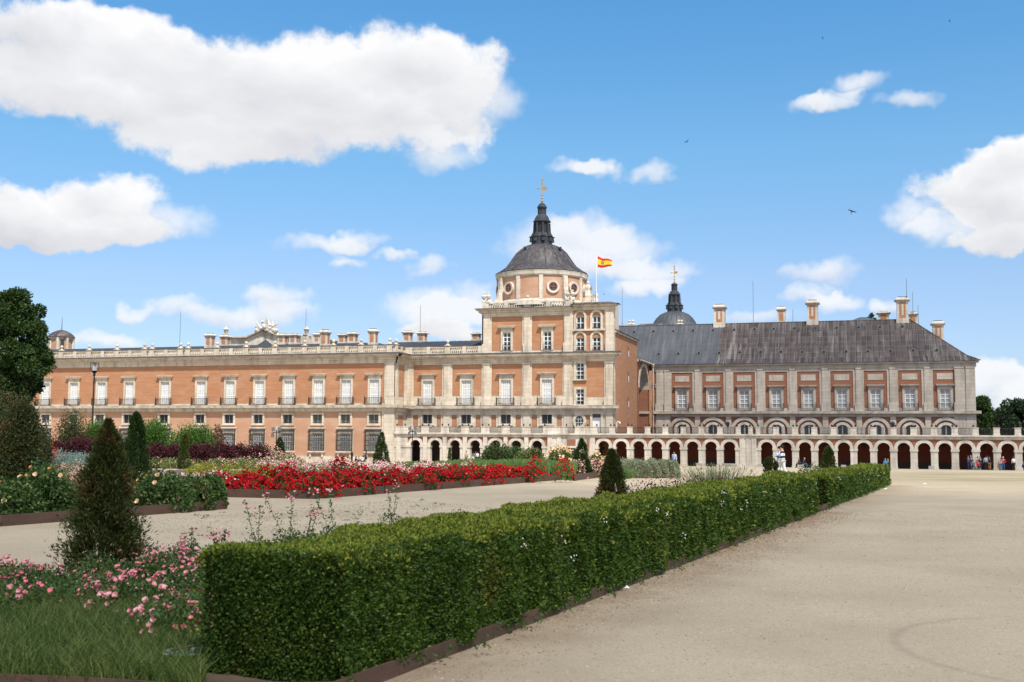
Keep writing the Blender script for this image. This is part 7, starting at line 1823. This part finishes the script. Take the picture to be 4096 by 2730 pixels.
person(1893, YA - 3.4, 1.68, 'stand', 185, 'dark haired woman in grey jacket and white trousers under the arch', gy, wh, hb, long_hair=True)
person(1902, YA - 2.4, 1.68, 'stand', 175, 'person in dark clothes with reddish hair beside the arch', dk, dk, hn)
person(1909, YA - 2.6, 1.66, 'stand', 190, 'person in black and white top beside the rose shrub', wh, dk, hn)
person(2391, 130, 1.7, 'sit', 175, 'person in dark patterned jacket seated beyond the peach roses', gn, dk, hb)

# ------------------------------------------------------------ small things on the ground and in the air
def bird(px, py, Y, s, rz, lab):
    b = MB().lathe(0, 0, [(.002, -.10), (.018, -.05), (.025, 0), (.018, .06), (.002, .09)], 6)
    b.add([(0, 0, .03), (.02, -.0, -.02), (.24, .02, .01), (.13, .0, .045)], [(0, 1, 2, 3)]).add([(0, 0, .03), (-.02, 0, -.02), (-.22, .04, .06), (-.12, .0, .07)], [(0, 1, 2, 3)]).add([(0, 0, -.08), (.03, 0, -.17), (0, 0, -.12), (-.03, 0, -.17)], [(0, 1, 2, 3)])
    b.v = [(a * s, c * s, e * s) for a, c, e in b.v]; o = ob('bird', b, IRON, None, (XY(px, Y, py), Y, ZY(px, py, Y))); o.rotation_euler = (0, rz, 0); tag(o, lab, 'bird', 'swallows in flight')
bird(3407, 847, 60, 1.1, .3, 'largest swallow in flight left of the right cloud'); bird(2747, 567, 70, .8, -.6, 'swallow gliding in blue sky above the rear dome'); bird(3290, 152, 90, .8, 1.2, 'tiny swallow high at upper right'); bird(3798, 83, 90, .8, 1.5, 'tiny swallow nearest the top right corner'); bird(2415, 1178, 90, .5, .9, 'tiny swallow just right of the tower statues')
def litter(px, py, w, m_, lab, cat='litter', nm='paper_scrap'):
    x, y = G(px, py); b = MB().add([(-w, -w * .5, .004), (w * .3, -w * .7, .012), (w, w * .3, .006), (.1 * w, w * .8, .03), (-w * .8, w * .4, .01), (0, 0, .035 + w * .2)], [(0, 1, 5), (1, 2, 5), (2, 3, 5), (3, 4, 5), (4, 0, 5)])
    tag(ob(nm, b, m_, None, (x, y, gz(x, y))), lab, cat, None)
litter(3542, 1958, .07, WHITE, 'crumpled white paper scrap at the end of the hedge'); litter(3700, 1937, .08, WHITE, 'white scrap farther out on the square'); litter(2507, 2356, .035, WHITE, 'small white scrap against the hedge edging')
litter(2921, 2197, .06, mat('dry_leaf', (.30, .15, .06), (.2, .1, .04)), 'curled dry brown leaf lying beside the hedge edging', 'leaf', 'dry_leaf')
x, y = Gz(740, 2640, .12); b = MB().lathe(0, 0, [(.01, .012), (.15, .0), (.17, .03), (.16, .035), (.14, .012), (.01, .012)], 20); tag(ob('plastic_lid', b, mat('pale_plastic', (.20, .27, .23), rough=.45), None, (x, y, .15)), 'pale greenish round plastic lid lying in the grass', 'lid')
b = MB().tube((-.1, -.08, .03), (.22, .05, .10), .012, .008, 6); tag(ob('dry_stick', b, BARK, None, (x + .05, y - .02, .17)), 'dry brown stick lying across the plastic lid', 'stick')
# pebbles and plant debris on the near gravel
def debris(n, reg, smin, smax, m_, name, lab, flat=.5, edge=0):
    p = polypts(reg, n); 
    if edge: p[:, 0] = HX(p[:, 1]) + .03 + np.abs(rng.normal(0, edge, n))
    s_ = rng.uniform(smin, smax, n) * (1 + .05 * p[:, 1]); a = rng.uniform(0, 6.28, n); z = gzv(p[:, 1])
    c, d = np.cos(a) * s_, np.sin(a) * s_; h = s_ * flat
    C = [np.stack([p[:, 0] + u_ * c - v_ * d * .6, p[:, 1] + u_ * d + v_ * c * .6, z + w_], 1) for u_, v_, w_ in ((-1, 0, -.001), (0, -1, -.001), (1, 0, -.001), (0, 1, -.001))]
    T = [np.stack([p[:, 0] + u_ * c * .6 - v_ * d * .4, p[:, 1] + u_ * d * .6 + v_ * c * .4, z + h], 1) for u_, v_ in ((-1, 0), (0, -1), (1, 0), (0, 1))]
    q = Q(); q.add(np.stack(T, 1), 0)
    for i in range(4): q.add(np.stack([C[i], C[(i + 1) % 4], T[(i + 1) % 4], T[i]], 1), 0)
    stuff(q.build(name, [m_]), lab, 'stones')
reg = [(-3.3, 7.2), (7, 7.2), (14, 30), (-1, 30)]
debris(7000, reg, .003, .009, mat('pale_pebble', (.52, .46, .38), (.40, .34, .27), (3, 3, 3), .9), 'pebbles', 'loose pale pebbles on the gravel path')
debris(3000, reg, .003, .009, mat('dark_pebble', (.20, .16, .12), (.14, .11, .085), (3, 3, 3), .9), 'dark_pebbles', 'scattered dark grit and debris on the path', .3)
debris(4500, reg, .004, .011, mat('brown_debris', (.27, .185, .115), (.19, .13, .08), (3, 3, 3), .95), 'plant_debris', 'brown plant debris gathered along the hedge edging', .3, .42)
debris(3500, [(-15, 18), (-6, 13), (-3.5, 24), (-13, 31)], .006, .014, mat('dark_pebble', (.16, .125, .09)), 'grit', 'dark grit scattered on the left path', .3)
q = Q(); n = 260; C = np.concatenate([polypts([(-14.8, 18), (-7, 13.5), (-4.5, 22), (-13, 31)], 90), np.stack([HX(np.linspace(8, 48, 170)) + rng.uniform(.02, .25, 170), np.linspace(8, 48, 170)], 1)])
bushes(q, C, rng.uniform(.02, .09, n), rng.uniform(.015, .05, n), 14, .035, 0)
stuff(q.build('weeds', [GR]), 'small weeds growing out of the gravel', 'weeds')
